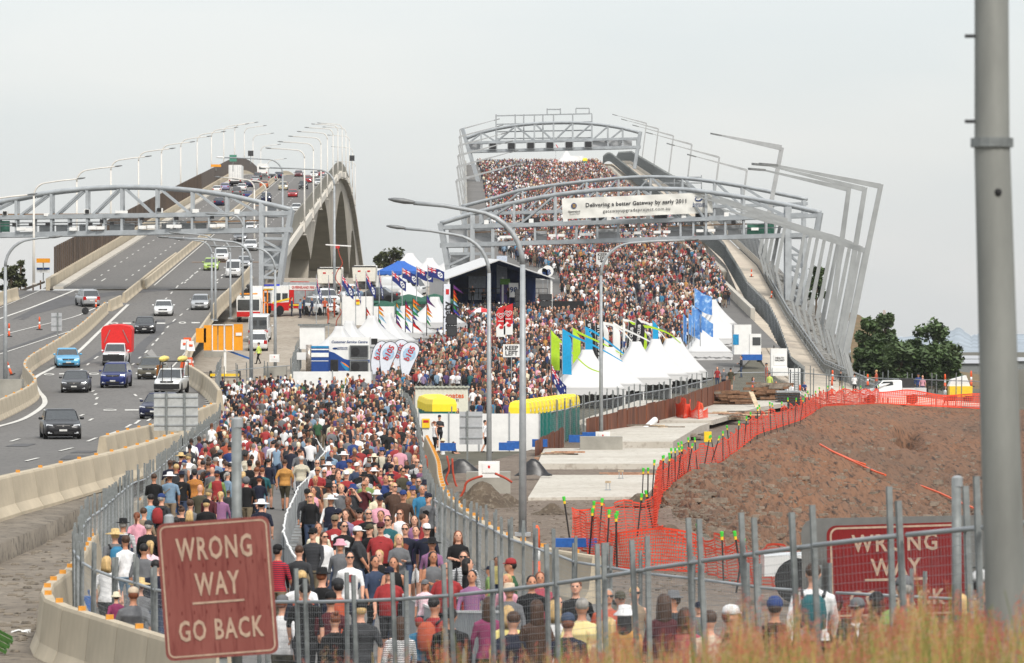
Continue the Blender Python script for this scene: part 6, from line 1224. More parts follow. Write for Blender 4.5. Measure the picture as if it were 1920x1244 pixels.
near = [('sedan', 'black', 113, 822, 'black sedan nearest the camera on the motorway bend', 0, .16, 'parked_car'), ('sedan', 'charcoal', 143, 735, 'dark grey sedan following the black one round the bend', 0, .03), ('suv', 'blue', 218, 726, 'deep blue four wheel drive in the middle lane below the red canopy', 0, -.02), ('sedan', 'sky', 126, 688, 'pale blue sedan beside the S bend barrier', 0, .14), ('wagon', 'gold', 286, 710, 'dark gold wagon in the right lane before the bend', 0, -.05), ('sedan', 'black', 272, 624, 'black sedan with a red plate in the middle of the motorway', 0, .05), ('sedan', 'white', 307, 591, 'white sedan coming down ahead of the others', 0, .05), ('hatch', 'silver', 376, 580, 'silver white hatchback in the right lane above the yellow panels', 0, .02), ('suv', 'silver', 164, 574, 'silver four wheel drive seen from behind beside the median gap', 1, .28), ('sedan', 'navy', 303, 784, 'dark blue sedan half hidden behind the back of the grey sign', 0, -.12),
    ('hatch', 'green', 396, 507, 'lime green hatchback below the gantry', 0, .05), ('suv', 'white', 415, 491, 'white four wheel drive behind the lime hatchback', 0, .05), ('van', 'white', 438, 520, 'white van with a dark windscreen left of the gantry leg', 0, .03), ('sedan', 'silver', 459, 503, 'silver car half hidden behind the white van', 0, .03), ('sedan', 'grey', 451, 453, 'grey silver sedan just under the gantry', 0, .03), ('sedan', 'white', 470, 470, 'pale sedan at the gantry leg in the right lane', 0, .03), ('sedan', 'white', 471, 434, 'white sedan behind the gantry beam', 0, .02), ('van', 'white', 511, 408, 'white delivery van behind the gantry truss end', 0, .02), ('hatch', 'white', 556, 398, 'white hatchback at the right edge of the bridge', 0, .02), ('suv', 'navy', 499, 379, 'dark blue utility in the lane beside the median', 0, .02), ('sedan', 'red', 549, 370, 'red sedan in the middle of the right carriageway', 0, .02), ('suv', 'beige', 531, 357, 'beige four wheel drive near the median on the climb', 0, .02), ('ute', 'charcoal', 569, 355, 'dark pick-up truck near the right screen on the climb', 0, .02), ('hatch', 'red', 577, 343, 'red hatchback partly behind the dark pick-up', 0, .02), ('sedan', 'white', 598, 348, 'white sedan close to the right screen', 0, .02), ('sedan', 'maroon', 560, 332, 'dark red sedan at the crest near the median', 0, .02), ('sedan', 'grey', 574, 328, 'grey sedan at the crest between the red cars', 0, .02), ('sedan', 'white', 589, 333, 'white sedan at the crest, middle lane', 0, .02), ('sedan', 'red', 601, 331, 'red sedan at the crest by the right screen', 0, .02), ('hatch', 'silver', 607, 339, 'silver hatchback below the crest by the right screen', 0, .02),
    ('sedan', 'navy', 411, 386, 'dark blue sedan driving away alone on the left carriageway', 1, .03), ('ute', 'grey', 444, 367, 'grey pick-up with a covered tray driving away', 1, .03), ('sedan', 'blue', 465, 373, 'blue sedan driving away beside the median', 1, .03), ('sedan', 'white', 407, 362, 'white sedan driving away by the left parapet', 1, .03), ('hatch', 'lilac', 422, 357, 'small lilac hatchback driving away', 1, .03), ('sedan', 'white', 454, 358, 'white sedan driving away below the box truck', 1, .03), ('sedan', 'navy', 467, 351, 'navy sedan driving away right of the white one', 1, .03), ('hatch', 'orange', 495, 353, 'orange hatchback driving away against the median', 1, .03), ('sedan', 'silver', 479, 343, 'silver sedan driving away in the middle lane', 1, .03), ('wagon', 'charcoal', 484, 337, 'dark wagon driving away behind the caravan', 1, .03), ('suv', 'silver', 511, 340, 'silver four wheel drive with a spare wheel driving away', 1, .03), ('hatch', 'navy', 522, 335, 'dark hatchback driving away at the crest by the median', 1, .03)]
for r in near: 
    far_ = r[3] < 460
    o = car(r[0], r[1], r[2], r[3], r[4], bool(r[5]), r[6], name='motor_car', group=None)
    if r[3] < 400:
        for c in list(o.children):
            if c.name.split('.')[0] in ('fog_lamp', 'grille_bar', 'number_plate', 'rear_plate', 'wheel_arch', 'lower_intake') and o is not PROTO[r[0]]: bpy.data.objects.remove(c)
    if 'spare' in r[4]: MB().lathe([(0, -.1), (.36, -.1), (.36, .1), (0, .1)], n=14).build('spare_wheel', BLACK, o, loc=(0, 2.4, 1.0)).rotation_euler = (R(90), 0, 0)
# white ute with the red canopy, white ute with kayaks
u = car('ute', 'white', 218, 684, 'white pick-up carrying a tall red fabric canopy', name='pickup_truck', cat='pickup')
cb = MB(); cb.loft([[Vector((x, yy, z)) for x, z in ((-1.15, .95), (-1.2, 2.7), (-1.05, 2.95), (-.4, 3.08), (.4, 3.08), (1.05, 2.95), (1.2, 2.7), (1.15, .95))] for yy in (.3, 2.6)]); cb.build('red_canopy', mat('red_canvas', srgb(206, 34, 32), .75, var=.06), u)
for s in (1, -1): MB().bar((s*.95, .27, 1.7), (s*.5, .27, 2.7), .05).build('canopy_strap', GALV_D, u)
MB().box((0, -2.48, .62), (1.66, .16, .5)).build('black_bumper', BLACK, u)
u = car('ute', 'white', 322, 738, 'white pick-up with black racks and yellow kayaks on the roof', name='pickup_truck', cat='pickup', yaw=-.06); 
for s in (1, -1):
    MB().bar((s*.8, -1.2, .9), (s*.8, .4, 2.15), .06).bar((s*.8, .4, 2.15), (s*.8, 1.9, 2.1), .06).bar((s*.86, 1.9, 1.0), (s*.86, 1.9, 2.1), .07).bar((s*.3, -2.4, .6), (s*.3, -2.3, 2.0), .05).build('rack', DARK, u); k = MB(); k.loft([[Vector((s*.62+r_*math.cos(a), yy, 2.3+r_*.7*math.sin(a))) for a in np.linspace(0, 6.28, 9)[:-1]] for yy, r_ in ((-.9, .03), (-.3, .22), (.8, .3), (1.9, .22), (2.6, .03))]); k.build('kayak', mat('kayak_yellow', srgb(232, 206, 110), .5, var=.1), u, True)
MB().bar((-.85, .4, 2.12), (.85, .4, 2.12), .07).bar((-.85, 1.8, 2.1), (.85, 1.8, 2.1), .07).build('cross_bar', DARK, u); MB().box((-1.0, 1.2, 1.5), (.2, 1.4, .7)).build('tool_box', mat('tool_orange', srgb(190, 120, 50), .6), u); MB().box((0, -2.52, .55), (1.7, .12, .34)).build('black_bumper', BLACK, u)
# box truck, caravan
t = thing('box_truck', 'big white box truck driving away near the crest of the left bridge', 'truck', G(441, 350, zM)); MB().box((0, 3, 2.75), (2.6, 7.5, 3.3)).build('cargo_box', WHITE, t); MB().box((0, 6.6, 1.9), (2.3, 2, 2.2)).build('cab', WHITE, t); MB().box((0, 3, .85), (2.2, 9, .3)).build('chassis', DARK, t)
for k in range(5): MB().box((-1.05+k*.52, -.77, 2.75), (.04, .04, 3.1)).build('door_rib', GALV, t)
for s in (1, -1): MB().box((s*1.1, -.8, 1.2), (.25, .06, .3)).build('tail_light', TAIL, t); [MB().lathe([(0, -.2), (.5, -.2), (.5, .2), (0, .2)], n=14).build('wheel', BLACK, t, loc=(s*1.0, yy, .5)) for yy in (.5, 1.6, 6.3)]
for c in t.children:
    if c.name.startswith('wheel'): c.rotation_euler = (0, R(90), 0)
t = thing('caravan', 'tall white caravan driving away at the crest', 'caravan', G(492, 333, zM)); MB().loft([[Vector((x, yy, z)) for x, z in ((-1.15, .5), (-1.2, 2.6), (-1.0, 3.1), (1.0, 3.1), (1.2, 2.6), (1.15, .5))] for yy in (0, 6)]).build('shell', WHITE, t); MB().box((0, -.03, 2.1), (1.5, .05, .55)).build('rear_window', GLASS, t); MB().box((0, -.03, .75), (2.0, .05, .3)).build('bumper', DARK, t); [MB().box((s*.95, -.04, 1.1), (.2, .04, .3)).build('tail_light', TAIL, t) for s in (1, -1)]
# yard vehicles
bv = car('bigvan', 'white', 0, 0, 'tall white van parked behind the white four wheel drive in the yard', True, 0, zC, p=G(487, 640, zC), name='parked_van', cat='van'); car('suv', 'white', 0, 0, 'white four wheel drive parked in the yard behind the officer', True, .05, zC, p=G(484, 657, zC), name='parked_car')
for x in (-.45, .45): MB().box((x, 2.83, 1.95), (.6, .02, .45)).build('door_window', GLASS, bv)
FIRE = mat('fire_red', srgb(190, 30, 28), .35, var=.05); FYEL = mat('fire_yellow', srgb(236, 200, 60), .4)
def fire_engine(loc, rz):
    t = thing('fire_engine', 'red and white fire engine with yellow stripes parked in the yard', 'fire engine', loc, rz)   # nose at -X
    MB().loft([[Vector((x, y_, z)) for x, z in ((-4.2, .55), (-4.35, 1.3), (-4.2, 2.4), (-3.95, 3.0), (-2.0, 3.1), (-2.0, .55))] for y_ in (-1.22, 1.22)]).build('cab', WHITE, t); MB().loft([[Vector((x, y_, z)) for x, z in ((-4.38, .5), (-4.42, 1.25), (-2.02, 1.4), (-2.02, .5))] for y_ in (-1.24, 1.24)]).build('cab_lower', FIRE, t)
    MB().prism([Vector((-4.38, y_, z)) for y_, z in ((-1.1, 1.4), (1.1, 1.4), (1.05, 2.4), (-1.05, 2.4))], (-.01, 0, 0)).build('windscreen', GLASS, t); MB().box((-4.42, 0, .75), (.1, 2.5, .5)).build('bumper', BLACK, t); MB().box((-3.3, 0, 3.18), (.5, 2.0, .18)).build('light_bar', mat('beacon_blue', (.02, .05, .5), .3), t); MB().box((-4.0, 0, 2.75), (.45, 2.3, .12)).build('visor_sign', FYEL, t)
    for y_ in (-1.26,): MB().box((-3.55, y_, 1.95), (.8, .03, .75)).build('side_window', GLASS, t); MB().box((-2.55, y_, 1.95), (.7, .03, .75)).build('side_window', GLASS, t); MB().bar((-4.2, y_, 1.3), (-2.0, y_-.0, 1.75), .04, .18).build('yellow_stripe', FYEL, t)
    MB().box((1.1, 0, 1.9), (6.1, 2.45, 2.3)).build('body', FIRE, t); MB().box((1.1, 0, 2.95), (6.1, 2.47, .5)).build('sign_band', WHITE, t); text('lettering', 'QUEENSLAND FIRE AND RESCUE', .36, FIRE, t, (1.0, -1.26, 2.95), bold=True)
    for k in range(3): MB().box((-.6+k*1.55, -1.25, 1.95), (1.45, .04, 1.4)).build('roller_door', GALV, t)
    MB().box((1.1, -1.26, 1.1), (6.1, .03, .16)).build('yellow_stripe', FYEL, t); MB().bar((-1.5, -.5, 3.35), (3.8, -.5, 3.4), .12, .3).bar((-1.5, .4, 3.35), (3.8, .4, 3.4), .12, .3).build('ladder', GALV, t); MB().box((.5, .1, 3.5), (2.2, .5, .2)).build('red_hose', FIRE, t)
    for x in (-3.2, 2.2):
        for y_ in (-1.1, 1.1): w = MB().lathe([(.3, -.15), (.52, -.15), (.52, .15), (.3, .15)], n=16).build('wheel', BLACK, t, loc=(x, y_, .52)); w.rotation_euler = (R(90), 0, 0); MB().lathe([(0, -.12), (.3, -.12), (.3, .12), (0, .12)], n=12).build('rim', GALV, w)
    return t
fire_engine(G(556, 592, zC), .72)
t = thing('crane_truck', 'white crane truck with a dark cab front beside the low rusty wall', 'truck', G(466, 606, zC)); MB().loft([[Vector((x, yy, z)) for x, z in ((-1.2, .6), (-1.25, 2.5), (-1.1, 2.8), (1.1, 2.8), (1.25, 2.5), (1.2, .6))] for yy in (0, 2)]).build('cab', WHITE, t); MB().box((0, -.03, 1.85), (2.2, .05, 1.1)).build('windscreen', GLASS, t); MB().box((0, -.05, .9), (2.4, .1, .5)).build('bumper', FIRE, t); MB().box((.2, 4.0, 1.9), (2.3, 5.5, 1.7)).build('body', WHITE, t); MB().box((.6, 4, 3.2), (1.3, 2.4, 1.3)).build('turret', WHITE, t); MB().tube([(.2, 1.2, 2.9), (.1, .9, 3.6), (-.2, .8, 3.9)], .2, 8).build('crane_arm', DARK, t); MB().bar((-.9, .5, 3.0), (.9, .5, 3.0), .15).build('light_bar', AMBER, t); [MB().lathe([(0, -.2), (.5, -.2), (.5, .2), (0, .2)], n=14).build('wheel', BLACK, t, loc=(s*1.0, 1, .5)) for s in (1, -1)]
MB().box((1.55, -.1, 2.1), (.12, .12, 2.6)).box((1.95, -.1, 2.1), (.12, .12, 2.6)).box((1.75, -.1, 3.35), (.5, .12, .12)).box((1.75, -.1, 2.1), (.5, .12, .12)).build('orange_frame', ORP, t)
for c in t.children:
    if c.name.startswith('wheel'): c.rotation_euler = (0, R(90), 0)
TIP = mat('tipper_cream', srgb(212, 208, 196), .5, var=.05)
for x, yb, d, lb in ((618, 556, 470, 'cream tipper truck behind the limp blue flags at the left'), (683, 552, 476, 'cream tipper truck behind the blue flags at the right')):
    t = thing('tipper_truck', lb, 'truck', P(x, yb, d)); MB().loft([[Vector((x_*f, yy, z)) for x_, z in ((-1.15, 1.3), (-1.25, 2.9), (1.25, 2.9), (1.15, 1.3))] for yy, f in ((-1.0, 1), (4, 1))]).build('tray', TIP, t); MB().box((0, -1.02, 2.1), (2.3, .06, 1.5)).build('tail_gate', TIP, t); MB().box((.0, 1, .8), (1.0, 7, .5)).build('chassis', DARK, t); MB().box((0, 5.2, 1.9), (2.4, 2, 2.4)).build('cab', WHITE, t); MB().box((0, -1.06, 2.9), (2.5, .1, .12)).build('rim', DARK, t); [MB().box((s*.5, -1.07, 2.4), (.3, .02, .15)).build('red_logo', FIRE, t) for s in (1, -1)]; [MB().box((s*1.0, .3, .5), (.4, 1, 1)).build('wheel', BLACK, t) for s in (1, -1)]
van2 = car('van', 'white', 0, 0, 'white van parked left of the small pyramid tent', False, 1.2, zC, p=P(757, 556, 470), name='parked_van', cat='van'); car('suv', 'white', 0, 0, 'white patrol four wheel drive behind the tall pole with the red cable', False, .3, zC, p=P(612, 574, 452), name='parked_car'); car('suv', 'white', 0, 0, 'white service vehicle behind the officers in pale blue', False, .1, zC, p=P(654, 566, 458), name='parked_car'); car('sedan', 'charcoal', 0, 0, 'dark car in front of the pale blue shirted officers', True, 1.4, zC, p=P(704, 566, 448), name='parked_car'); car('suv', 'white', 0, 0, 'white vehicle half hidden behind the fire engine tail', False, .5, zC, p=P(603, 590, 436), name='parked_car')
# trucks at the right: white delivery truck by the path screen, trailer box on the path, white ute
t = thing('delivery_truck', 'white delivery truck half hidden behind the farther right tents', 'truck', P(1398, 680, 396)); MB().box((-.3, 1, 2.0), (1.5, 4, 2.6)).build('cargo_box', WHITE, t); MB().box((.8, -.2, 1.5), (1.0, 1.8, 2.0)).build('cab', WHITE, t); MB().box((.9, -1.12, 1.85), (.7, .04, .7)).build('window', GLASS, t); MB().box((1.33, -.2, 1.85), (.03, 1.0, .7)).build('window', GLASS, t); MB().box((.5, -.9, .45), (1.8, .5, .5)).build('blue_crate', BLUE, t); MB().box((1.2, .2, .5), (.4, .9, .9)).build('wheel', BLACK, t); MB().box((-.9, -1.03, 2.0), (.5, .04, .9)).build('picture_panel', CYP, t)
t = thing('generator_box', 'white tall box with a lettered notice standing on the path', 'generator', P(1460, 706, 382)); MB().box((0, 0, 1.2), (1.35, 1.2, 2.3)).build('cabinet', WHITE, t); MB().box((.05, -.62, 1.35), (1.0, .03, .85)).build('notice', WHITE, t); text('notice_text', 'HEALTH\nHAZARD', .2, INK, t, (.05, -.66, 1.45), bold=True); MB().tube([(-.4, 0, 2.3), (-.4, 0, 2.6)], .05, 6).build('exhaust', BLACK, t); MB().box((.1, -.7, .4), (1.3, .3, .7)).build('trailer_nose', WHITE, t)
t = thing('notice_board', 'white lettered notice board leaning by the right fence', 'sign', P(1490, 738, 352)); MB().box((0, 0, 1.0), (.9, .05, 1.9)).build('board', WHITE, t); [MB().box((.1, -.04, .3+k*.13), (.55, .01, .04)).build('print_line', GALV_D, t) for k in range(10)]; MB().box((-.33, -.04, 1.2), (.08, .01, 1.3)).build('print_bar', INK, t)
UT = thing('utility_truck', 'white single cab utility parked behind the orange net at the right', 'pickup', P(1672, 758, 334)); m = MB()
prof_ = [(-2.4, .5), (-2.42, .85), (-2.3, 1.0), (-1.35, 1.16), (-.75, 1.68), (-.55, 1.76), (.55, 1.78), (.68, 1.72), (.7, 1.05), (.72, .5)]
m.loft([[Vector((x, yy*(.86 if z > 1.2 else 1), z)) for x, z in prof_] for yy in (-.88, .88)]); m.box((1.6, 0, .95), (1.75, 1.8, .5)); m.build('body', PT['white'], UT)
for yy in (-.885, .885): MB().prism([Vector((x, yy*(.97 if z < 1.2 else .885), z)) for x, z in ((-1.2, 1.2), (-.68, 1.66), (.0, 1.68), (.1, 1.2))], (0, -.02*np.sign(yy)*-1, 0)).build('side_window', GLASS, UT)
MB().prism([Vector((-1.33, -.75, 1.2)), Vector((-1.33, .75, 1.2)), Vector((-.8, .68, 1.66)), Vector((-.8, -.68, 1.66))], (-.02, 0, .02)).build('windscreen', GLASS, UT); MB().box((1.1, 0, 1.55), (1.0, 1.5, .7)).build('black_canopy', DARK, UT); MB().box((-1.2, -.98, 1.22), (.12, .16, .2)).build('mirror', BLACK, UT); MB().box((-2.38, -.6, .85), (.14, .4, .2)).build('headlight', LENS, UT)
for x in (-1.6, 1.5):
    for yy in (-.82, .82): w = MB().lathe([(.2, -.11), (.36, -.11), (.36, .11), (.2, .11)], n=16).build('wheel', BLACK, UT, loc=(x, yy, .36)); w.rotation_euler = (R(90), 0, 0); MB().lathe([(0, -.09), (.2, -.09), (.2, .1), (0, .1)], n=10).build('rim', GALV, w)
t = thing('excavator', 'yellow and white machine half hidden at the right by the grey pole', 'machine', P(1800, 752, 338)); MB().box((0, 0, .7), (1.7, 1.6, .8)).build('base', YELLOW, t); MB().loft([[Vector((x, yy, z)) for x, z in ((-.9, 1.1), (-.7, 1.6), (.4, 1.9), (.7, 1.1))] for yy in (-.7, .7)]).build('hood', WHITE, t); [MB().box((x, 0, .2), (.6, 1.8, .4)).build('wheel', BLACK, t) for x in (-.6, .6)]
t = thing('parked_ute', 'white vehicle with a dark wheel arch behind the large wrong way sign', 'vehicle', P(1557, 1120, 100)); MB().loft([[Vector((x, yy, z)) for x, z in ((-1.5, .5), (-1.5, .95), (2.4, 1.0), (2.4, .5))] for yy in (-.8, .8)]).build('body', PT['white'], t); MB().lathe([(0, 0), (.5, 0), (.5, .03), (0, .03)], n=20).build('wheel_arch', BLACK, t, loc=(-.78, -.8, .4)).rotation_euler = (R(90), 0, 0); MB().lathe([(0, -.1), (.36, -.1), (.36, .1), (0, .1)], n=16).build('wheel', BLACK, t, loc=(-.78, -.75, .36)).rotation_euler = (R(90), 0, 0)
# tent and toilet near the crest of the new bridge
t = tent_px(1062, 283, 7.4, 'tiny white peaked tent at the crest of the crowded bridge', 2.5, 2.5, 3.0, walls=(0, 1, 2, 3)); tag(MB().box((0, 0, 1.3), (3.2, 2.5, 2.8)).build('crest_cabin', WHITE, None, loc=G(1082, 313, zC)), 'pale cabin beside the tiny tent at the crest', 'cabin'); dup(tp, W3(18.2, 1130, zC(1130)), 0, 'lone portable toilet with yellow roof at the bridge crest', 'crest toilet')
flag(W3(11.5, 1190, zC(1190)), 5.5, 1.6, 1.2, lambda u, v: 2 if v < .3 else 1, [FB, FW, FR_], 'tiny white and red flag beside the tent at the crest', swing=.4, sag=.6, nu=8, nv=6)
for k in PROTO:
    if k not in _used: 
        for c in list(PROTO[k].children_recursive): bpy.data.objects.remove(c)
        bpy.data.objects.remove(PROTO[k])
# ================================================================ PEOPLE
SKIN = {n: mat('skin_'+n, srgb(*c), .55, var=.05, scale=9) for n, c in dict(fair=(208, 156, 130), tan=(184, 130, 102), olive=(172, 118, 88), brown=(112, 72, 52)).items()}
HAIR = {n: mat('hair_'+n, srgb(*c), .6, var=.25, scale=30, stretch=(1, 1, .2)) for n, c in dict(black=(26, 22, 22), brown=(70, 48, 34), auburn=(118, 66, 40), blond=(196, 164, 112), grey=(150, 146, 140), white=(204, 200, 194)).items()}
COLS = dict(white=(226, 226, 226), cream=(222, 210, 176), grey=(128, 130, 134), charcoal=(62, 64, 68), black=(24, 24, 27), navy=(30, 36, 62), blue=(38, 74, 150), denim=(64, 84, 118), lightblue=(140, 176, 206), cyan=(30, 150, 200), teal=(20, 116, 124), green=(52, 112, 66), lime=(148, 184, 92), olive=(90, 84, 60), khaki=(150, 132, 100), brown=(96, 66, 48), rust=(176, 84, 52), orange=(232, 92, 34), amber=(232, 160, 36), yellow=(232, 212, 110), red=(196, 32, 36), maroon=(104, 28, 40), pink=(224, 150, 168), coral=(206, 74, 96), magenta=(176, 52, 116), lilac=(170, 144, 186), purple=(92, 62, 130), beige=(200, 178, 150), tan=(176, 150, 118), hivis=(206, 226, 60))
def mute(c):
    l = srgb(*c); g = .3*l[0]+.55*l[1]+.15*l[2]; k = .6 if g < .45 else .96; return tuple((.82*v+.18*g)*k for v in l)
CL = {n: mat('cloth_'+n, mute(c), .85, var=.1, scale=14, bump=.1) for n, c in COLS.items()}
def stripes(a, b, f, vert=False, check=None):
    n = 'stripe_%s_%s_%d%d' % (a, b, f, vert)
    if n in _M: return _M[n]
    m = bpy.data.materials.new(n); m.use_nodes = True; g = m.node_tree; bs = g.nodes['Principled BSDF']; bs.inputs['Roughness'].default_value = .85
    t = g.nodes.new('ShaderNodeTexCoord'); w = g.nodes.new('ShaderNodeTexWave'); w.bands_direction = 'X' if vert else 'Z'; w.inputs['Scale'].default_value = f; r = g.nodes.new('ShaderNodeValToRGB'); r.color_ramp.interpolation = 'CONSTANT'
    r.color_ramp.elements[0].color = (*srgb(*COLS[a]), 1); r.color_ramp.elements[1].position = .5; r.color_ramp.elements[1].color = (*srgb(*COLS[b]), 1); g.links.new(t.outputs['Object'], w.inputs[0]); g.links.new(w.outputs[0], r.inputs[0]); out = r.outputs[0]
    if check:
        w2 = g.nodes.new('ShaderNodeTexWave'); w2.bands_direction = 'X'; w2.inputs['Scale'].default_value = f; g.links.new(t.outputs['Object'], w2.inputs[0]); mx = g.nodes.new('ShaderNodeMix'); mx.data_type = 'RGBA'; mx.inputs[7].default_value = (*srgb(*COLS[check]), 1); mt = g.nodes.new('ShaderNodeMath'); mt.operation = 'MULTIPLY'; mt.inputs[1].default_value = .5; g.links.new(w2.outputs[0], mt.inputs[0]); g.links.new(mt.outputs[0], mx.inputs[0]); g.links.new(out, mx.inputs[6]); out = mx.outputs[2]
    g.links.new(out, bs.inputs['Base Color']); _M[n] = m; return m
PATT = {'striped_navy': ('navy', 'red', 8, 0), 'striped_dark': ('black', 'charcoal', 10, 0), 'striped_bw': ('black', 'white', 11, 0), 'striped_blue': ('lightblue', 'teal', 12, 0), 'striped_pink': ('pink', 'white', 12, 0), 'striped_grey': ('grey', 'cream', 9, 1), 'plaid_yellow': ('amber', 'maroon', 9, 0, 'navy'), 'plaid_grey': ('white', 'charcoal', 10, 0, 'grey'), 'check_cream': ('yellow', 'cream', 16, 0, 'tan'), 'floral': ('purple', 'charcoal', 14, 1, 'pink')}
for k, v in PATT.items(): CL[k] = stripes(v[0], v[1], v[2], bool(v[3]), v[4] if len(v) > 4 else None)
PWORD = {'striped_navy': 'red and navy striped', 'striped_dark': 'dark striped', 'striped_bw': 'black and white striped', 'striped_blue': 'blue striped', 'striped_pink': 'pink striped', 'striped_grey': 'grey striped', 'plaid_yellow': 'yellow plaid', 'plaid_grey': 'grey plaid', 'check_cream': 'cream checked', 'floral': 'dark floral', 'lightblue': 'light blue', 'hivis': 'high-visibility yellow', 'denim': 'denim blue'}
SHOE = mat('shoe_dark', (.03, .03, .032), .6)
V3 = Vector
def rings_body(fem=False, fat=False):
    k = 1.22 if fat else 1.0; h = .93 if fem else 1.0
    T = [(.84, .158, .118, 0), (.93, .178 if fem else .168, .13, .0), (1.04, .158*(1 if not fem else .95), .118, 0), (1.18, .166*h, .12, -.005), (1.31, .188*h, .126, -.008), (1.40, .186*h, .112, 0), (1.445, .15*h, .09, .005), (1.475, .085, .072, .008), (1.50, .058, .06, .005), (1.545, .056, .06, 0), (1.562, .052, .075, -.018), (1.585, .062, .09, -.015), (1.62, .071, .098, -.006), (1.665, .077, .1, 0), (1.71, .078, .101, .004), (1.75, .066, .086, .008), (1.775, .04, .055, .01), (1.785, .015, .02, .01)]
    out = []
    for z, rx, ry, cy in T:
        if z < 1.4: rx *= k; ry *= (1.3 if fat else 1)
        out.append([V3((rx*math.cos(a), cy+ry*math.sin(a)-(.05 if fat and .95 < z < 1.25 else 0), z)) for a in np.linspace(0, 2*math.pi, 17)[:-1]])
    return out
POSES = {}
def limb(s, **k): return k
def J(kneeL, ankL, kneeR, ankR, elL, wrL, elR, wrR): return dict(kneeL=V3(kneeL), ankL=V3(ankL), kneeR=V3(kneeR), ankR=V3(ankR), elL=V3(elL), wrL=V3(wrL), elR=V3(elR), wrR=V3(wrR))
POSES['walk'] = J((-.095, .0, .5), (-.1, .2, .12), (.095, -.15, .51), (.1, -.23, .09), (-.25, -.06, 1.15), (-.23, -.2, .94), (.26, .1, 1.15), (.26, .1, .89))
POSES['walk2'] = J((-.095, -.15, .51), (-.1, -.23, .09), (.095, .0, .5), (.1, .2, .12), (-.26, .1, 1.15), (-.26, .1, .89), (.25, -.06, 1.15), (.23, -.2, .94))
POSES['stand'] = J((-.1, -.02, .5), (-.11, .02, .09), (.1, -.02, .5), (.12, .02, .09), (-.27, .03, 1.16), (-.26, -.06, .91), (.27, .03, 1.16), (.26, -.06, .91))
POSES['hold'] = J((-.1, -.04, .5), (-.11, .06, .09), (.1, -.04, .5), (.12, -.06, .09), (-.25, -.03, 1.16), (-.1, -.26, 1.14), (.25, -.03, 1.16), (.08, -.27, 1.18))
POSES['phone'] = J((-.1, -.02, .5), (-.11, .04, .09), (.1, -.06, .5), (.12, -.04, .09), (-.27, .03, 1.16), (-.26, -.06, .91), (.27, -.06, 1.2), (.13, -.16, 1.46))
POSES['raise'] = J((-.1, -.05, .5), (-.11, .06, .09), (.1, -.06, .5), (.12, -.06, .09), (-.27, -.14, 1.28), (-.1, -.18, 1.58), (.27, -.14, 1.28), (.1, -.18, 1.58))
POSES['sit'] = J((-.16, -.42, 1.06), (-.16, -.6, .84), (.16, -.42, 1.06), (.16, -.6, .84), (-.26, -.06, 1.16), (-.14, -.3, 1.1), (.26, -.06, 1.16), (.14, -.3, 1.1))
def hand(mb, w, e, s):
    d = (w-e).normalized(); side = V3((0, 1, 0)) if abs(d.z) > .6 else V3((1, 0, 0)); u = (side-d*side.dot(d)).normalized(); n = d.cross(u)
    c = w+d*.045; q = [c+u*a*.038+n*b*.014+d*k for k in (-.05, .04) for a, b in ((-1, -1), (1, -1), (1, 1), (-1, 1))]; mb.loft([q[:4], q[4:]])
    for i, (a, L) in enumerate(((-.028, .062), (-.009, .075), (.01, .07), (.028, .055))):
        p0 = c+u*a+d*.035; p1 = p0+d*L*.55+n*s*.008; mb.tube([p0, p1, p1+d*L*.45+n*s*.025], [.0095, .009, .007], 5)
    t0 = c-u*.034-d*.02; mb.tube([t0, t0-u*.02+d*.03+n*s*.012, t0-u*.014+d*.06+n*s*.02], [.012, .011, .008], 5)
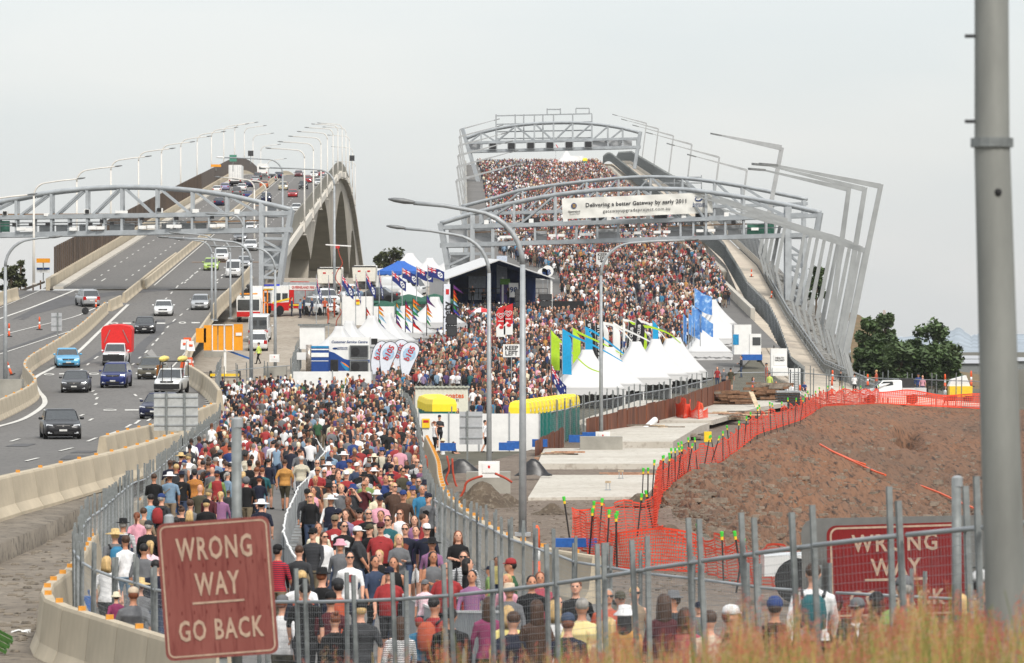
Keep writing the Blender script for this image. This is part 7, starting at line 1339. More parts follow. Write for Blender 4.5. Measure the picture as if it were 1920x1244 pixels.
def build_body(pose, fem=False, fat=False, voxel=.0145):
    p = POSES[pose]; mb = MB(); mb.loft(rings_body(fem, fat)); sw = .165 if fem else .185; f = 1.15 if fat else 1.0
    bones = []
    for s, n in ((-1, 'L'), (1, 'R')):
        sh = V3((s*sw, .0, 1.395)); el, wr = p['el'+n].copy(), p['wr'+n].copy(); hp = V3((s*.088, 0, .9)); kn, an = p['knee'+n], p['ank'+n]
        if fem: el.x *= .92
        if fat: el.x *= 1.12
        a = .92 if fem else 1.0
        mb.tube([sh+V3((-s*.05, 0, .0)), sh+V3((s*.012, 0, -.02)), sh.lerp(el, .5), el, el.lerp(wr, .4), wr, wr+(wr-el).normalized()*.04], [.062*a, .062*a, .054*a*f, .043*a, .042*a, .03*a, .03], 10)
        mb.tube([hp+V3((0, 0, .04)), hp+V3((s*.012, -.005, -.08)), hp.lerp(kn, .55), kn, kn.lerp(an, .35)+V3((0, .012, 0)), an, an-V3((0, 0, .04))], [.098*f, .1*f, .082*f, .062, .06, .044, .045], 12)
        mb.tube([an+V3((0, .06, -.05)), an+V3((0, -.02, -.045)), an+V3((0, -.12, -.055)), an+V3((0, -.2, -.06))], [.04, .046, .04, .026], 8)
        bones += [(sh, el, .055, 2), (el, wr, .04, 3), (wr+(wr-el).normalized()*.02, wr+(wr-el).normalized()*.1, .04, 0), (hp, kn, .085, 4), (kn, an, .055, 5), (an+V3((0, .03, -.06)), an+V3((0, -.18, -.06)), .05, 6)]
        mb.ball((s*.079, .012, 1.655), (.014, .025, .034), 6, 5)
    mb.tube([(0, -.086, 1.69), (0, -.112, 1.655), (0, -.098, 1.638)], [.012, .019, .016], 6)
    bones += [(V3((0, 0, .96)), V3((0, 0, 1.38)), .17*(1.2 if fat else 1), 1), (V3((0, 0, 1.5)), V3((0, 0, 1.72)), .09, 0)]
    me = mb.mesh('body_src'); o = bpy.data.objects.new('body_src', me); C.objects.link(o); m = o.modifiers.new('r', 'REMESH'); m.mode = 'VOXEL'; m.voxel_size = voxel
    bpy.context.view_layer.update(); m2 = bpy.data.meshes.new_from_object(o.evaluated_get(bpy.context.evaluated_depsgraph_get())); bpy.data.objects.remove(o)
    b = bmesh.new(); b.from_mesh(m2); 
    for _ in range(2): bmesh.ops.smooth_vert(b, verts=b.verts, factor=.5, use_axis_x=True, use_axis_y=True, use_axis_z=True)
    b.to_mesh(m2); b.free()
    N = len(m2.polygons); co = np.empty(N*3); m2.polygons.foreach_get('center', co); co = co.reshape(-1, 3); best = np.full(N, 9.); reg = np.zeros(N, int)
    for a, c, r, k in bones:
        a, c = np.array(a), np.array(c); ab = c-a; t = np.clip(((co-a) @ ab)/(ab @ ab), 0, 1); dist = np.linalg.norm(co-(a+t[:, None]*ab), axis=1)-r; w = dist < best; best[w] = dist[w]; reg[w] = k
    reg[(reg == 0) & (co[:, 2] < 1.475) & (co[:, 2] > 1.3) & (np.abs(co[:, 0]) < .2) & (np.abs(co[:, 1]) < .14)] = 1
    reg[(reg == 1) & (co[:, 2] > 1.485)] = 0; reg[(reg == 1) & (co[:, 2] < .9)] = 4; reg[(reg == 4) & (co[:, 2] > .88) & (pose != 'sit')] = 1
    return m2, reg, p
def finish_body(m2, reg, p, hands=True):
    h = MB(); 
    if hands:
        for n, s in (('L', -1), ('R', 1)): hand(h, p['wr'+n], p['el'+n], s)
        b = bmesh.new(); b.from_mesh(m2); hm = h.mesh('hands'); nf = len(b.faces); b.from_mesh(hm); b.to_mesh(m2); b.free(); bpy.data.meshes.remove(hm); reg = np.concatenate([reg, np.zeros(len(m2.polygons)-len(reg), int)])
    for i in range(7): m2.materials.append(CL['grey'])
    m2.polygons.foreach_set('material_index', reg.astype(np.int32)); m2.polygons.foreach_set('use_smooth', np.ones(len(m2.polygons), bool)); m2.update(); m2.name = 'person_body'; return m2
BODY = {}; LOWSRC = {}
for ps in ('walk', 'walk2', 'stand', 'hold', 'phone', 'raise', 'sit'):
    for fem in (False, True):
        if fem and ps in ('raise', 'sit'): continue
        m2, reg, p = build_body(ps, fem)
        if ps in ('walk', 'walk2', 'stand', 'hold'): LOWSRC[(ps, fem)] = (m2.copy(), reg.copy())
        BODY[(ps, fem, False)] = finish_body(m2, reg, p)
for ps in ('walk', 'stand', 'walk2'): BODY[(ps, False, True)] = finish_body(*build_body(ps, False, True))
# heads: hair, hats, glasses (all in body coordinates)
def mbm(mb, n, sm=True): return mb.mesh(n, [CL['grey']], sm)
hb = lambda: MB().ball((0, .022, 1.703), (.09, .1, .094), 14, 10)
def hair_long(z1=1.38, w=.09): return hb().loft([[V3((rx*math.cos(a), .035+ry*math.sin(a)*(1 if math.sin(a) > 0 else .55), z)) for a in np.linspace(0, 6.28, 13)[:-1]] for z, rx, ry in ((1.74, .088, .09), (1.66, .1, .095), (1.56, .104, .09), (1.46, w+.015, .085), (z1, w, .06), (z1-.03, w*.6, .03))])
HM = {'short': mbm(hb(), 'hair'), 'long': mbm(hair_long(), 'hair'), 'bob': mbm(hair_long(1.52, .1), 'hair'), 'pony': mbm(hb().tube([(0, .11, 1.72), (0, .17, 1.68), (0, .17, 1.56), (0, .15, 1.47)], [.03, .038, .032, .012], 8), 'hair'), 'bun': mbm(hb().ball((0, .1, 1.79), (.045, .045, .042), 8, 6), 'hair'), 'curly': mbm(hb().ball((0, .03, 1.72), (.105, .11, .105), 11, 8), 'hair')}
def capm(): return MB().loft([[V3((r*math.cos(a), .008+r*1.12*math.sin(a), z)) for a in np.linspace(0, 6.28, 15)[:-1]] for r, z in ((.094, 1.70), (.096, 1.73), (.086, 1.775), (.06, 1.80), (.015, 1.815))]).loft([[V3((x, y, z)) for x, y, z in ((-.075, -.07, 1.712), (-.07, -.15, 1.70), (-.03, -.185, 1.698), (.03, -.185, 1.698), (.07, -.15, 1.70), (.075, -.07, 1.712))], [V3((x, y, z+.012)) for x, y, z in ((-.075, -.07, 1.712), (-.07, -.15, 1.70), (-.03, -.185, 1.698), (.03, -.185, 1.698), (.07, -.15, 1.70), (.075, -.07, 1.712))]])
def hatm(br, drop, ch=.1, cr=.094): return MB().lathe([(cr*.4, 1.71+ch), (cr*.9, 1.7+ch), (cr*1.0, 1.73), (br, 1.722-drop), (br, 1.71-drop), (cr*1.05, 1.71), (cr*.9, 1.71)], c=(0, .008, 0), n=18)
HAT = {'cap': mbm(capm(), 'cap'), 'bucket': mbm(hatm(.155, .045), 'bucket_hat'), 'brim': mbm(hatm(.21, .02, .11), 'brimmed_hat'), 'fedora': mbm(hatm(.15, .0, .115), 'felt_hat'), 'beanie': mbm(MB().ball((0, .015, 1.715), (.098, .11, .1), 12, 8), 'beanie'), 'hood': mbm(MB().ball((0, .03, 1.69), (.12, .115, .125), 12, 8), 'hood')}
STRAW = mat('straw', srgb(204, 176, 124), .9, var=.2, scale=30); CL['straw'] = STRAW
SUNG = MB().box((-.036, -.103, 1.683), (.055, .02, .036)).box((.036, -.103, 1.683), (.055, .02, .036)).box((0, -.108, 1.69), (.03, .012, .01)).box((-.077, -.05, 1.688), (.008, .1, .01)).box((.077, -.05, 1.688), (.008, .1, .01)).mesh('sunglasses', [BLACK])
EYES = MB().ball((.033, -.096, 1.684), (.016, .009, .012), 6, 5).mesh('eye', [mat('eye_dark', (.03, .02, .016), .4)])
MOUTH = MB().ball((0, -.099, 1.613), (.026, .009, .007), 8, 5).mesh('mouth', [mat('lips', srgb(168, 92, 84), .5)])
PACK = MB().loft([[V3((rx*math.cos(a), .2+ry*math.sin(a), z)) for a in np.linspace(0, 6.28, 13)[:-1]] for z, rx, ry in ((1.0, .09, .05), (1.03, .15, .1), (1.2, .16, .11), (1.36, .14, .09), (1.43, .07, .04))]).mesh('backpack', [CL['grey']], True)
STRAPS = MB().tube([(-.12, .12, 1.4), (-.13, .0, 1.46), (-.12, -.12, 1.36), (-.13, -.13, 1.15)], .022, 6).tube([(.12, .12, 1.4), (.13, .0, 1.46), (.12, -.12, 1.36), (.13, -.13, 1.15)], .022, 6).mesh('strap', [CL['grey']], True)
BAG = MB().box((.25, .02, .98), (.1, .28, .26)).tube([(.25, .05, 1.1), (.05, -.12, 1.3), (-.13, -.02, 1.455), (.0, .12, 1.3), (.25, .05, 1.1)], .014, 5).mesh('shoulder_bag', [CL['grey']])
PRINT = MB().loft([[V3((x, -.135, z)) for x, z in ((-.08, 1.22), (.07, 1.2), (.1, 1.31), (.02, 1.36), (-.09, 1.33))], [V3((x, -.145, z)) for x, z in ((-.08, 1.22), (.07, 1.2), (.1, 1.31), (.02, 1.36), (-.09, 1.33))]]).mesh('shirt_print', [CL['grey']])
GW = dict(tee='T-shirt', polo='polo shirt', shirt='long-sleeved shirt', top='sleeveless top', jacket='jacket', vest='vest over a shirt', hoodie='hooded top', overalls='overalls')
_labels = set(); PEOPLE = []; NP = [0]
def partm(name, me, par, m=None):
    o = obj(name, me, par)
    if m is not None: sl = o.material_slots[0]; sl.link = 'OBJECT'; sl.material = m
    return o
def person(pos, face, sex, gar, gc, bot, bc, head, hc, extras=(), pose=None, yaw=None, hgt=None, skin='fair', near=True, place='', label=None, sleeve=None):
    fem = sex == 'f'; fat = 'stout' in extras; child = 'child' in extras
    pose = pose or random.choice(['walk', 'walk2', 'walk', 'walk2', 'stand']); 
    key = (pose, fem and not fat and (pose, True, False) in BODY, fat and (pose, False, True) in BODY)
    sc = (hgt or (random.uniform(1.62, 1.72) if fem else random.uniform(1.72, 1.84)))/1.785; sc *= .68 if child else 1
    t = thing('person', '', 'person', pos, (0 if face == 'F' else math.pi if face == 'B' else math.pi/2 if face == 'R' else -math.pi/2)+(yaw if yaw is not None else random.gauss(0, .22))); t.scale = (sc*random.uniform(.96, 1.06), sc, sc)
    b = obj('body', BODY[key], t); c = CL[gc]; bm_ = CL[bc]; sk = SKIN[skin]; up = sk if gar == 'top' else c; fo = c if gar in ('shirt', 'jacket', 'hoodie', 'overalls') else sk
    if gar == 'vest': up = fo = CL[sleeve or 'white']
    for i, m in enumerate((sk, c, up, fo, bm_, sk if bot == 'shorts' else bm_, SHOE)): s = b.material_slots[i]; s.link = 'OBJECT'; s.material = m
    hw = ''
    if head in HAT:
        hh = partm({'cap': 'cap', 'bucket': 'bucket_hat', 'brim': 'brimmed_hat', 'fedora': 'felt_hat', 'beanie': 'beanie', 'hood': 'hood'}[head], HAT[head], t, CL[hc])
        hw = ({'cap': 'cap', 'bucket': 'bucket hat', 'brim': 'wide-brimmed hat', 'fedora': 'felt hat', 'beanie': 'beanie', 'hood': 'hood'}[head])
        hw = f"{PWORD.get(hc, hc)} {hw}"
        if head != 'hood':
            hr = random.choice(list(HAIR)[:5]); o = partm('hair', HM['pony' if 'pony' in extras else 'long' if fem and random.random() < .5 else 'short'], t, HAIR[hr]); o.scale = (.96, .96, .985); o.location = (0, .004, .0)
    elif head == 'bald': hw = 'bald head'
    else:
        partm('hair', HM[head], t, HAIR[hc]); hw = hc+' '+{'short': 'short hair', 'long': 'long hair', 'bob': 'bobbed hair', 'pony': 'ponytail', 'bun': 'bun', 'curly': 'curly hair'}[head]
    if near and face != 'B':
        if 'sun' in extras: partm('sunglasses', SUNG, t)
        else:
            for s in (-1, 1): partm('eye', EYES, t).scale.x = s
        partm('mouth', MOUTH, t)
    ew = []
    for e in extras:
        k, _, v = e.partition('=')
        if k == 'pack': p = partm('backpack', PACK, t, CL[v]); partm('strap', STRAPS, p, CL['charcoal']); ew.append(f'{v} backpack')
        if k == 'bag': partm('shoulder_bag', BAG, t, CL[v]); ew.append(f'{v} shoulder bag')
        if k == 'print': partm('shirt_print', PRINT, t, CL[v]); ew.append('shirt print')
        if k == 'sun': ew.append('sunglasses')
    if label is None:
        who = 'child' if child else 'person'
        act = {'F': 'walking towards us', 'B': 'walking away', 'L': 'facing left', 'R': 'facing right'}[face] if pose not in ('sit',) else 'sitting'
        base = f"{who} in {PWORD.get(gc, gc)} {GW[gar]}"; cand = []
        cand.append(f"{base}, {hw}, {act}{' '+place if place else ''}")
        cand.append(f"{base}, {PWORD.get(bc, bc)} {bot}, {hw}{', '+ew[0] if ew else ''}, {act}")
        cand.append(f"{base}, {PWORD.get(bc, bc)} {bot}, {hw}, {act}{' '+place if place else ''}")
        cand.append(f"{base}, {PWORD.get(bc, bc)} {bot}, {hw}{', '+' and '.join(ew) if ew else ''}, {act} {place}")
        label = next((q for q in cand if q not in _labels and len(q.split()) <= 16), None)
        if label is None:
            for pw in ('near the front', 'farther back', 'in the middle', 'close to the fence', 'deeper in the crowd'):
                q = f"{base}, {hw}, {act} {pw}"
                if q not in _labels and len(q.split()) <= 16: label = q; break
        label = label or cand[0]
    _labels.add(label); t['label'] = label; t['group'] = 'people on the walkway'; PEOPLE.append((t.location.x, t.location.y)); NP[0] += 1
    return t
# x y d face sex garment:colour bottom:colour head:colour extras...      (x, y: top of the head in the photograph; d '-' = from the ground)
SPEC = '''
608 880 - F m polo:charcoal shorts:black short:white sun stout
616 866 - F f shirt:pink trousers:black brim:white
623 890 - F f tee:lime shorts:denim bucket:yellow child
655 861 - F m polo:cream trousers:black cap:blue
669 867 - F m tee:denim trousers:khaki cap:white
677 877 - F m jacket:black trousers:black short:grey stout
687 895 - F m tee:lime jeans:denim short:brown print=white
662 907 - F m tee:striped_dark shorts:olive bucket:blue pose=raise
627 907 - F f shirt:white trousers:cream short:black sun
643 911 - F f tee:red shorts:navy bucket:purple child
620 928 - F f vest:navy jeans:lightblue brim:white sleeve=white
582 925 - F f shirt:black jeans:denim long:blond sun
576 916 - F m shirt:striped_dark trousers:black cap:black sun
588 914 - F f top:pink trousers:black pony:brown
713 878 - F f tee:coral trousers:charcoal bob:auburn sun
727 893 - F m polo:maroon trousers:khaki brim:straw
755 878 - F m tee:olive trousers:black short:black sun bag=charcoal skin=tan
733 870 - F m tee:navy shorts:khaki cap:black sun print=amber
751 872 - F m tee:red jeans:denim short:brown
775 867 - F m jacket:red trousers:black cap:olive child
747 914 - F f shirt:striped_dark trousers:navy bucket:grey
757 924 - F m tee:white jeans:charcoal curly:brown print=black
712 929 - F m polo:pink shorts:khaki cap:navy stout
692 950 - F m tee:grey shorts:denim short:brown child
707 918 - F f tee:cream trousers:tan bucket:white
674 952 - F f jacket:red jeans:denim cap:black sun
691 955 - F m jacket:black trousers:charcoal short:grey sun
714 958 - F m shirt:beige trousers:brown short:brown skin=tan
648 957 - F f tee:lilac jeans:denim pony:brown
634 953 - F m tee:navy trousers:khaki cap:navy sun
628 965 - F m tee:red jeans:denim cap:khaki sun print=white
645 978 - F m tee:black jeans:black short:black sun print=white
671 986 - R m tee:charcoal jeans:denim cap:white skin=tan stout
693 982 - F f tee:black trousers:black cap:olive sun
714 978 - F m tee:red shorts:black cap:maroon sun stout print=black
727 967 - F m tee:teal jeans:denim short:brown sun print=white
750 956 - F f top:white jeans:denim long:auburn sun
777 967 - F f tee:floral trousers:black bob:brown
795 964 - R m jacket:red trousers:black short:brown
760 983 - F m tee:navy shorts:denim short:brown sun print=rust
780 987 - F f top:purple shorts:white pony:black
800 981 - F m jacket:navy trousers:charcoal cap:white sun
597 981 - F m tee:cream jeans:denim short:brown
587 989 - F m hoodie:striped_dark shorts:khaki cap:black sun
608 998 - F f shirt:white jeans:denim long:brown sun
638 1010 - F f jacket:grey trousers:black bucket:pink
748 1002 - F f jacket:grey trousers:black bob:blond pose=hold
810 1008 - F f tee:floral jeans:denim brim:black
656 1035 - F m tee:white jeans:denim short:black sun print=red
711 1032 - F f top:black jeans:denim pony:blond
703 1043 - F f tee:denim trousers:black long:black skin=tan bag=tan
812 1035 - F f top:grey jeans:denim bob:black skin=olive pose=hold
738 1045 - F f top:black jeans:denim long:brown skin=tan
561 1023 - B m jacket:charcoal trousers:charcoal short:brown
521 1020 - B m polo:striped_navy trousers:khaki cap:black
859 996 - F f tee:black trousers:black bob:auburn pose=hold
730 1062 - F f tee:red shorts:charcoal cap:navy sun stout bag=black
838 1055 - F m jacket:red trousers:black bald:black skin=tan stout
885 1070 - F f shirt:floral trousers:black short:black skin=tan
870 1034 - F m shirt:plaid_grey trousers:charcoal short:brown sun pack=charcoal
877 1047 - R f tee:black jeans:denim bob:black
918 1060 - L m tee:lime shorts:denim cap:navy child
957 1046 - L m polo:green trousers:black cap:red stout
931 1045 - F f tee:yellow jeans:denim bob:brown child
797 1085 74 F f tee:striped_pink shorts:denim cap:grey child
955 1092 74 F f shirt:grey trousers:khaki bucket:beige
950 1077 78 F f tee:pink jeans:denim pony:blond
997 1080 77 F m shirt:black trousers:black short:black skin=tan
1013 1073 79 F f tee:coral jeans:denim bob:auburn
1080 1088 74 F m tee:black jeans:charcoal short:auburn
1140 1105 69 F m tee:orange shorts:khaki short:grey sun print=white
1163 1108 73 F m tee:navy shorts:khaki cap:olive
1190 1100 71 F f top:tan shorts:denim short:blond sun
1262 1108 68 L m jacket:charcoal trousers:black fedora:grey
1310 1127 66 F m tee:grey shorts:navy cap:navy child
1045 1118 72 F f tee:maroon jeans:denim bob:brown
565 1070 72 B m tee:white jeans:denim short:blond
568 1083 70 B m vest:orange trousers:navy cap:black sleeve=navy
572 1094 69 B m tee:black trousers:charcoal short:black
604 1064 74 B m shirt:black trousers:black fedora:black
634 1083 71 B m vest:orange trousers:navy cap:charcoal sleeve=navy
620 1108 69 B m shirt:maroon trousers:black cap:black
628 1150 67 B f shirt:black trousers:black bun:auburn
676 1126 67 B m tee:charcoal trousers:charcoal cap:black stout
530 1115 70 B m tee:white shorts:olive cap:grey
750 1156 65 B f shirt:striped_bw trousers:black long:brown
786 1156 66 B m tee:cyan shorts:navy cap:red child
815 1120 66 B m jacket:red trousers:black short:black pack=orange
845 1140 63 B m shirt:black trousers:black short:black
915 1120 63 B f shirt:magenta trousers:black long:brown
952 1136 61 B f tee:yellow jeans:denim bob:blond
962 1147 60 B m polo:navy trousers:black short:brown stout
1005 1125 60 B f jacket:brown trousers:brown long:brown
1040 1126 62 B f tee:white jeans:denim bob:blond
1091 1122 60 B m shirt:check_cream trousers:khaki short:grey stout
1065 1148 59 B m tee:navy jeans:denim cap:denim
1172 1133 57 B f tee:amber jeans:denim bucket:white
1141 1158 58 B f tee:beige jeans:denim long:blond
1245 1114 56 B f shirt:maroon jeans:denim long:brown
1285 1140 56 B f shirt:coral jeans:denim bob:brown
1330 1145 55 B m tee:beige jeans:denim short:brown
1372 1133 52 R m tee:black shorts:grey cap:white skin=tan stout
1453 1116 54 B m tee:black shorts:black beanie:blue
1525 1057 53 B m shirt:white trousers:black short:brown pack=teal
1567 1114 56 B m tee:charcoal jeans:denim cap:maroon
1607 1120 57 F m tee:white jeans:denim cap:grey sun skin=tan
1645 1110 50 B f shirt:brown jeans:denim bob:black
1695 1078 48 B m shirt:lime trousers:tan cap:grey stout
1800 1114 50 B f shirt:red jeans:denim bob:blond
1842 1068 46 R m shirt:navy trousers:black cap:white
416 796 - B m jacket:black shorts:grey cap:purple
425 809 - B f jacket:black trousers:black bob:auburn bag=black
431 834 - B m hoodie:blue trousers:navy cap:black
472 832 - B f tee:cyan jeans:denim pony:auburn
486 832 - B f tee:rust shorts:denim cap:grey pony
512 827 - B m tee:white trousers:charcoal short:black
537 826 - B m tee:rust shorts:olive short:brown
554 811 - B m shirt:plaid_grey trousers:charcoal cap:black
569 805 - B m polo:navy trousers:black cap:charcoal
478 808 - B f tee:lilac jeans:denim cap:brown pony bag=navy
491 801 - B f shirt:navy trousers:black pony:blond pack=amber
519 787 - B m shirt:maroon jeans:denim short:brown stout
510 811 - B f tee:yellow jeans:denim pony:blond
523 820 - B m tee:black jeans:denim cap:black
500 783 - B m hoodie:cyan shorts:navy short:blond child
454 807 - B m vest:beige trousers:charcoal cap:black sleeve=red
466 786 - B m polo:charcoal jeans:denim cap:black
482 790 - B m tee:white jeans:denim cap:grey pack=navy
567 793 - B m jacket:black trousers:black short:brown pack=charcoal
562 842 - B m tee:grey jeans:denim short:brown
565 855 - B m polo:striped_grey trousers:grey short:white stout
534 862 - B m polo:amber shorts:olive short:brown stout
504 860 - B m shirt:navy shorts:khaki short:black
492 877 - B m tee:teal shorts:lightblue short:auburn
462 893 - B m tee:black shorts:khaki hood:grey
490 936 - B m polo:navy trousers:black brim:white
407 882 - B m vest:red trousers:black cap:navy sleeve=lime
425 866 - B m tee:black jeans:denim short:brown
392 871 - B f tee:white trousers:charcoal bun:blond
380 864 - B m tee:grey trousers:charcoal short:black
406 857 - B f shirt:lilac trousers:cream bucket:white
365 879 - B m shirt:plaid_yellow trousers:navy cap:charcoal stout
375 909 - B m tee:olive jeans:denim bald:black
392 916 - B m tee:maroon jeans:denim cap:khaki
387 935 - B m tee:black shorts:olive cap:black
414 922 - B f shirt:floral jeans:denim pony:blond
282 927 - B m tee:striped_blue trousers:navy short:black
303 925 - B m tee:charcoal shorts:khaki cap:blue pack=red
270 952 - B m tee:tan trousers:khaki short:brown
257 961 - B f tee:pink jeans:denim pony:auburn
231 972 - B m shirt:plaid_grey jeans:denim fedora:black pack=navy
216 991 - B m tee:grey shorts:khaki brim:straw pack=cyan
279 975 - B m hoodie:black trousers:black cap:charcoal stout
235 1006 - B f tee:white jeans:lightblue curly:brown
270 1020 - B m polo:grey trousers:charcoal short:black
281 1014 - B f tee:striped_pink jeans:denim pony:blond
341 950 - B f top:black jeans:denim bun:brown
357 939 - B f shirt:grey jeans:denim curly:brown
355 957 - B f tee:lightblue jeans:denim bob:blond
201 1043 84 B f tee:white trousers:charcoal bob:blond
262 1083 80 B m shirt:grey trousers:khaki brim:straw
218 1108 79 B f shirt:magenta jeans:denim bucket:cream child
250 1100 78 B m tee:grey trousers:khaki cap:beige stout
292 1050 84 B m polo:navy jeans:denim short:black
330 970 - B m shirt:brown jeans:denim short:black
318 985 - B f tee:teal jeans:denim long:brown
485 642 372 L m vest:hivis trousers:black cap:charcoal sleeve=hivis
547 558 420 R m shirt:denim trousers:navy short:brown pose=stand
563 561 418 L m shirt:lightblue trousers:navy short:brown pose=stand
570 556 419 L m shirt:denim trousers:charcoal short:black pose=hold
585 558 420 L m shirt:denim trousers:navy short:grey pose=walk
609 558 430 B m vest:orange trousers:black short:blond sleeve=orange
615 572 425 R m overalls:orange trousers:orange short:black pose=hold
627 560 428 L m overalls:orange trousers:orange cap:orange pose=stand
653 537 445 F m shirt:lightblue trousers:navy cap:navy pose=stand
661 536 444 F m shirt:lightblue trousers:black short:black pose=hold
675 540 446 B m shirt:lightblue trousers:navy short:brown pose=stand
695 514 480 F m shirt:lightblue trousers:black cap:black pose=stand
886 536 474 F m tee:black trousers:black short:black pose=hold
907 542 478 F m tee:grey trousers:black short:brown pose=hold
953 540 474 L m shirt:black trousers:black long:brown pose=hold
1437 681 356 L m overalls:orange trousers:orange cap:navy pose=stand
1443 699 354 B m vest:hivis trousers:black short:brown sleeve=hivis pose=stand
1577 694 372 B m tee:black shorts:khaki short:black pose=hold
1602 701 366 B f shirt:white trousers:black bun:brown pose=hold
1643 694 360 L m tee:orange shorts:grey short:blond pose=hold
1722 700 360 F m shirt:blue jeans:denim cap:navy pose=stand
1730 704 358 F f tee:pink jeans:denim bob:brown pose=stand
1772 724 340 R f tee:white shorts:coral bob:brown
1508 716 344 F m tee:blue shorts:denim short:brown pose=sit child
1412 705 342 R f shirt:lilac jeans:denim bob:brown pose=sit
1475 716 342 R f tee:white jeans:denim bob:auburn pose=sit
1486 718 343 L m tee:white jeans:denim short:black pose=sit
1432 722 340 F f tee:lightblue jeans:denim curly:brown pose=sit
1455 715 343 F m tee:black jeans:charcoal short:black pose=sit
1345 688 352 F f tee:red jeans:denim bob:brown pose=stand
1357 690 350 B m polo:grey shorts:navy short:grey pose=stand
1370 690 352 B m tee:olive shorts:khaki short:black pose=stand
1390 668 372 L m jacket:charcoal jeans:denim short:brown pose=hold
824 778 245 F m polo:striped_dark shorts:black cap:navy pose=hold
815 790 243 R f top:white trousers:black pony:auburn pose=phone
910 788 243 R m tee:white shorts:black short:black sun
851 825 242 R f tee:brown jeans:denim bob:brown pose=sit
830 823 240 L m tee:white shorts:khaki brim:cream pose=sit
858 766 290 F f tee:black jeans:denim bob:black pose=hold
482 707 - R m shirt:pink trousers:khaki cap:black pose=hold
508 700 - B m tee:black trousers:black short:black stout pose=hold
440 712 - R m vest:black trousers:grey short:black sleeve=maroon pose=hold
473 715 - F f tee:white shorts:tan bob:auburn pose=hold
600 708 - R m tee:pink trousers:khaki cap:black pose=hold
627 706 - F f top:grey jeans:denim bob:brown pose=hold
652 700 - L m tee:white trousers:charcoal fedora:brown pack=orange
674 703 - F m tee:red jeans:denim fedora:charcoal pose=stand
661 705 - L f jacket:maroon jeans:denim bob:grey pose=stand
'''
Hh = 1.78
for ln in SPEC.strip().splitlines():
    f = ln.split(); x, y = float(f[0]), float(f[1]); ex = [e for e in f[8:] if '=' not in e or e.split('=')[0] in ('pack', 'bag', 'print')]; kv = dict(e.split('=') for e in f[8:] if '=' in e and e.split('=')[0] not in ('pack', 'bag', 'print'))
    if f[2] == 'x': continue
    gar, gc_ = f[5].split(':'); bot, bc_ = f[6].split(':'); hd, hc_ = f[7].split(':'); ch = 'child' in ex
    hgt = (1.76 if f[4] == 'm' else 1.67); eff = hgt*(.68 if ch else 1)+(.03 if hd in HAT else 0)
    if kv.get('pose') == 'sit': eff = .95*(.68 if ch else 1)
    if f[2] == '-': d = gd(y, lambda q: zC(q)+eff-.03)
    else: d = float(f[2])
    p = P(x, y, d); p.z -= eff
    if kv.get('pose') == 'sit': p.z -= .82*(.68 if ch else 1)
    person(p, f[3], f[4], gar, gc_, bot, bc_, hd, hc_, ex, kv.get('pose'), hgt=hgt, skin=kv.get('skin', random.choice(['fair', 'fair', 'tan'])), near=d < 230, sleeve=kv.get('sleeve'))
# ---- the rest of the throng: spots on the ground, sampled where the photograph shows people
def bounds(y):
    ys = [306, 340, 400, 440, 480, 520, 556, 572, 600, 640, 660, 690, 700, 712, 730, 752, 775, 800, 830, 850, 880, 910, 950, 1000, 1050]
    l = [893, 905, 915, 921, 940, 1050, 1052, 1100, 850, 838, 800, 770, 735, 704, 704, 418, 418, 418, 402, 394, 380, 352, 320, 272, 222]; r = [1118, 1155, 1238, 1286, 1322, 1346, 1362, 1366, 1330, 1300, 1285, 1075, 1060, 1045, 1040, 1030, 750, 766, 776, 780, 784, 787, 791, 798, 815]
    return float(np.interp(y, ys, l)), float(np.interp(y, ys, r))
spots = []; y = 1052.0
while y > 304:
    d = gd(y, zC); s = F/d; xl, xr = bounds(y); dx = max(.43*s, 2.1); x = xl+random.random()*dx
    segs = xr
    while x < xr or (752 < y < 806 and x < 1042):
        if xr < x < 884 and y > 752: x = 884
        xx = x+random.uniform(-.35, .35)*dx; yy = y+random.uniform(-.3, .3)*max(1.6, .4*s)
        ok = not (775 < xx < 885 and 742 < yy < 812) and not (548 < xx < 706 and 700 < yy < 754) and not (1260 < xx < 1330 and 470 < yy < 560 and random.random() < .5) and not (1190 < xx < 1250 and 560 < yy < 600 and random.random() < .75) and not (845 < y < 1075 and abs(xx-np.interp(yy, [850, 892, 971, 1072], [600, 609, 560, 531])) < 16) and not (935 < y < 1075 and 500 < xx < 575)
        if 960 > y > 820 and xx < 620 and xx > 430 and y > 905: ok = ok and random.random() < .6
        if y > 1000 and (xx < 560 or random.random() < .4): ok = False
        if ok and random.random() > .06: spots.append((xx, yy))
        x += dx*random.uniform(.85, 1.3)
    y -= max(1.35, .21*s)
def stream(x, y):
    dv = float(np.interp(y, [300, 600, 760, 892, 971, 1040], [1010, 960, 640, 609, 560, 536])); return 'F' if x > dv+random.gauss(0, 14 if y < 800 else 4) else 'B'
pal_t = ['white']*9+['black']*16+['charcoal']*8+['navy']*6+['grey']*6+['red']*6+['maroon']*2+['blue']*2+['lightblue']*3+['brown']*3+['cyan', 'teal', 'green', 'olive', 'khaki', 'rust', 'orange', 'amber', 'pink', 'coral', 'lilac', 'purple', 'beige', 'cream', 'denim', 'tan']
pal_b = ['denim']*5+['black']*7+['charcoal']*3+['khaki']*3+['navy']*2+['grey', 'olive', 'tan', 'white']
rest = []
sp3 = [(x, y, G(x, y, zC)) for x, y in spots]
cand = sorted([q for q in sp3], key=lambda q: q[2].y)
LIM = 302
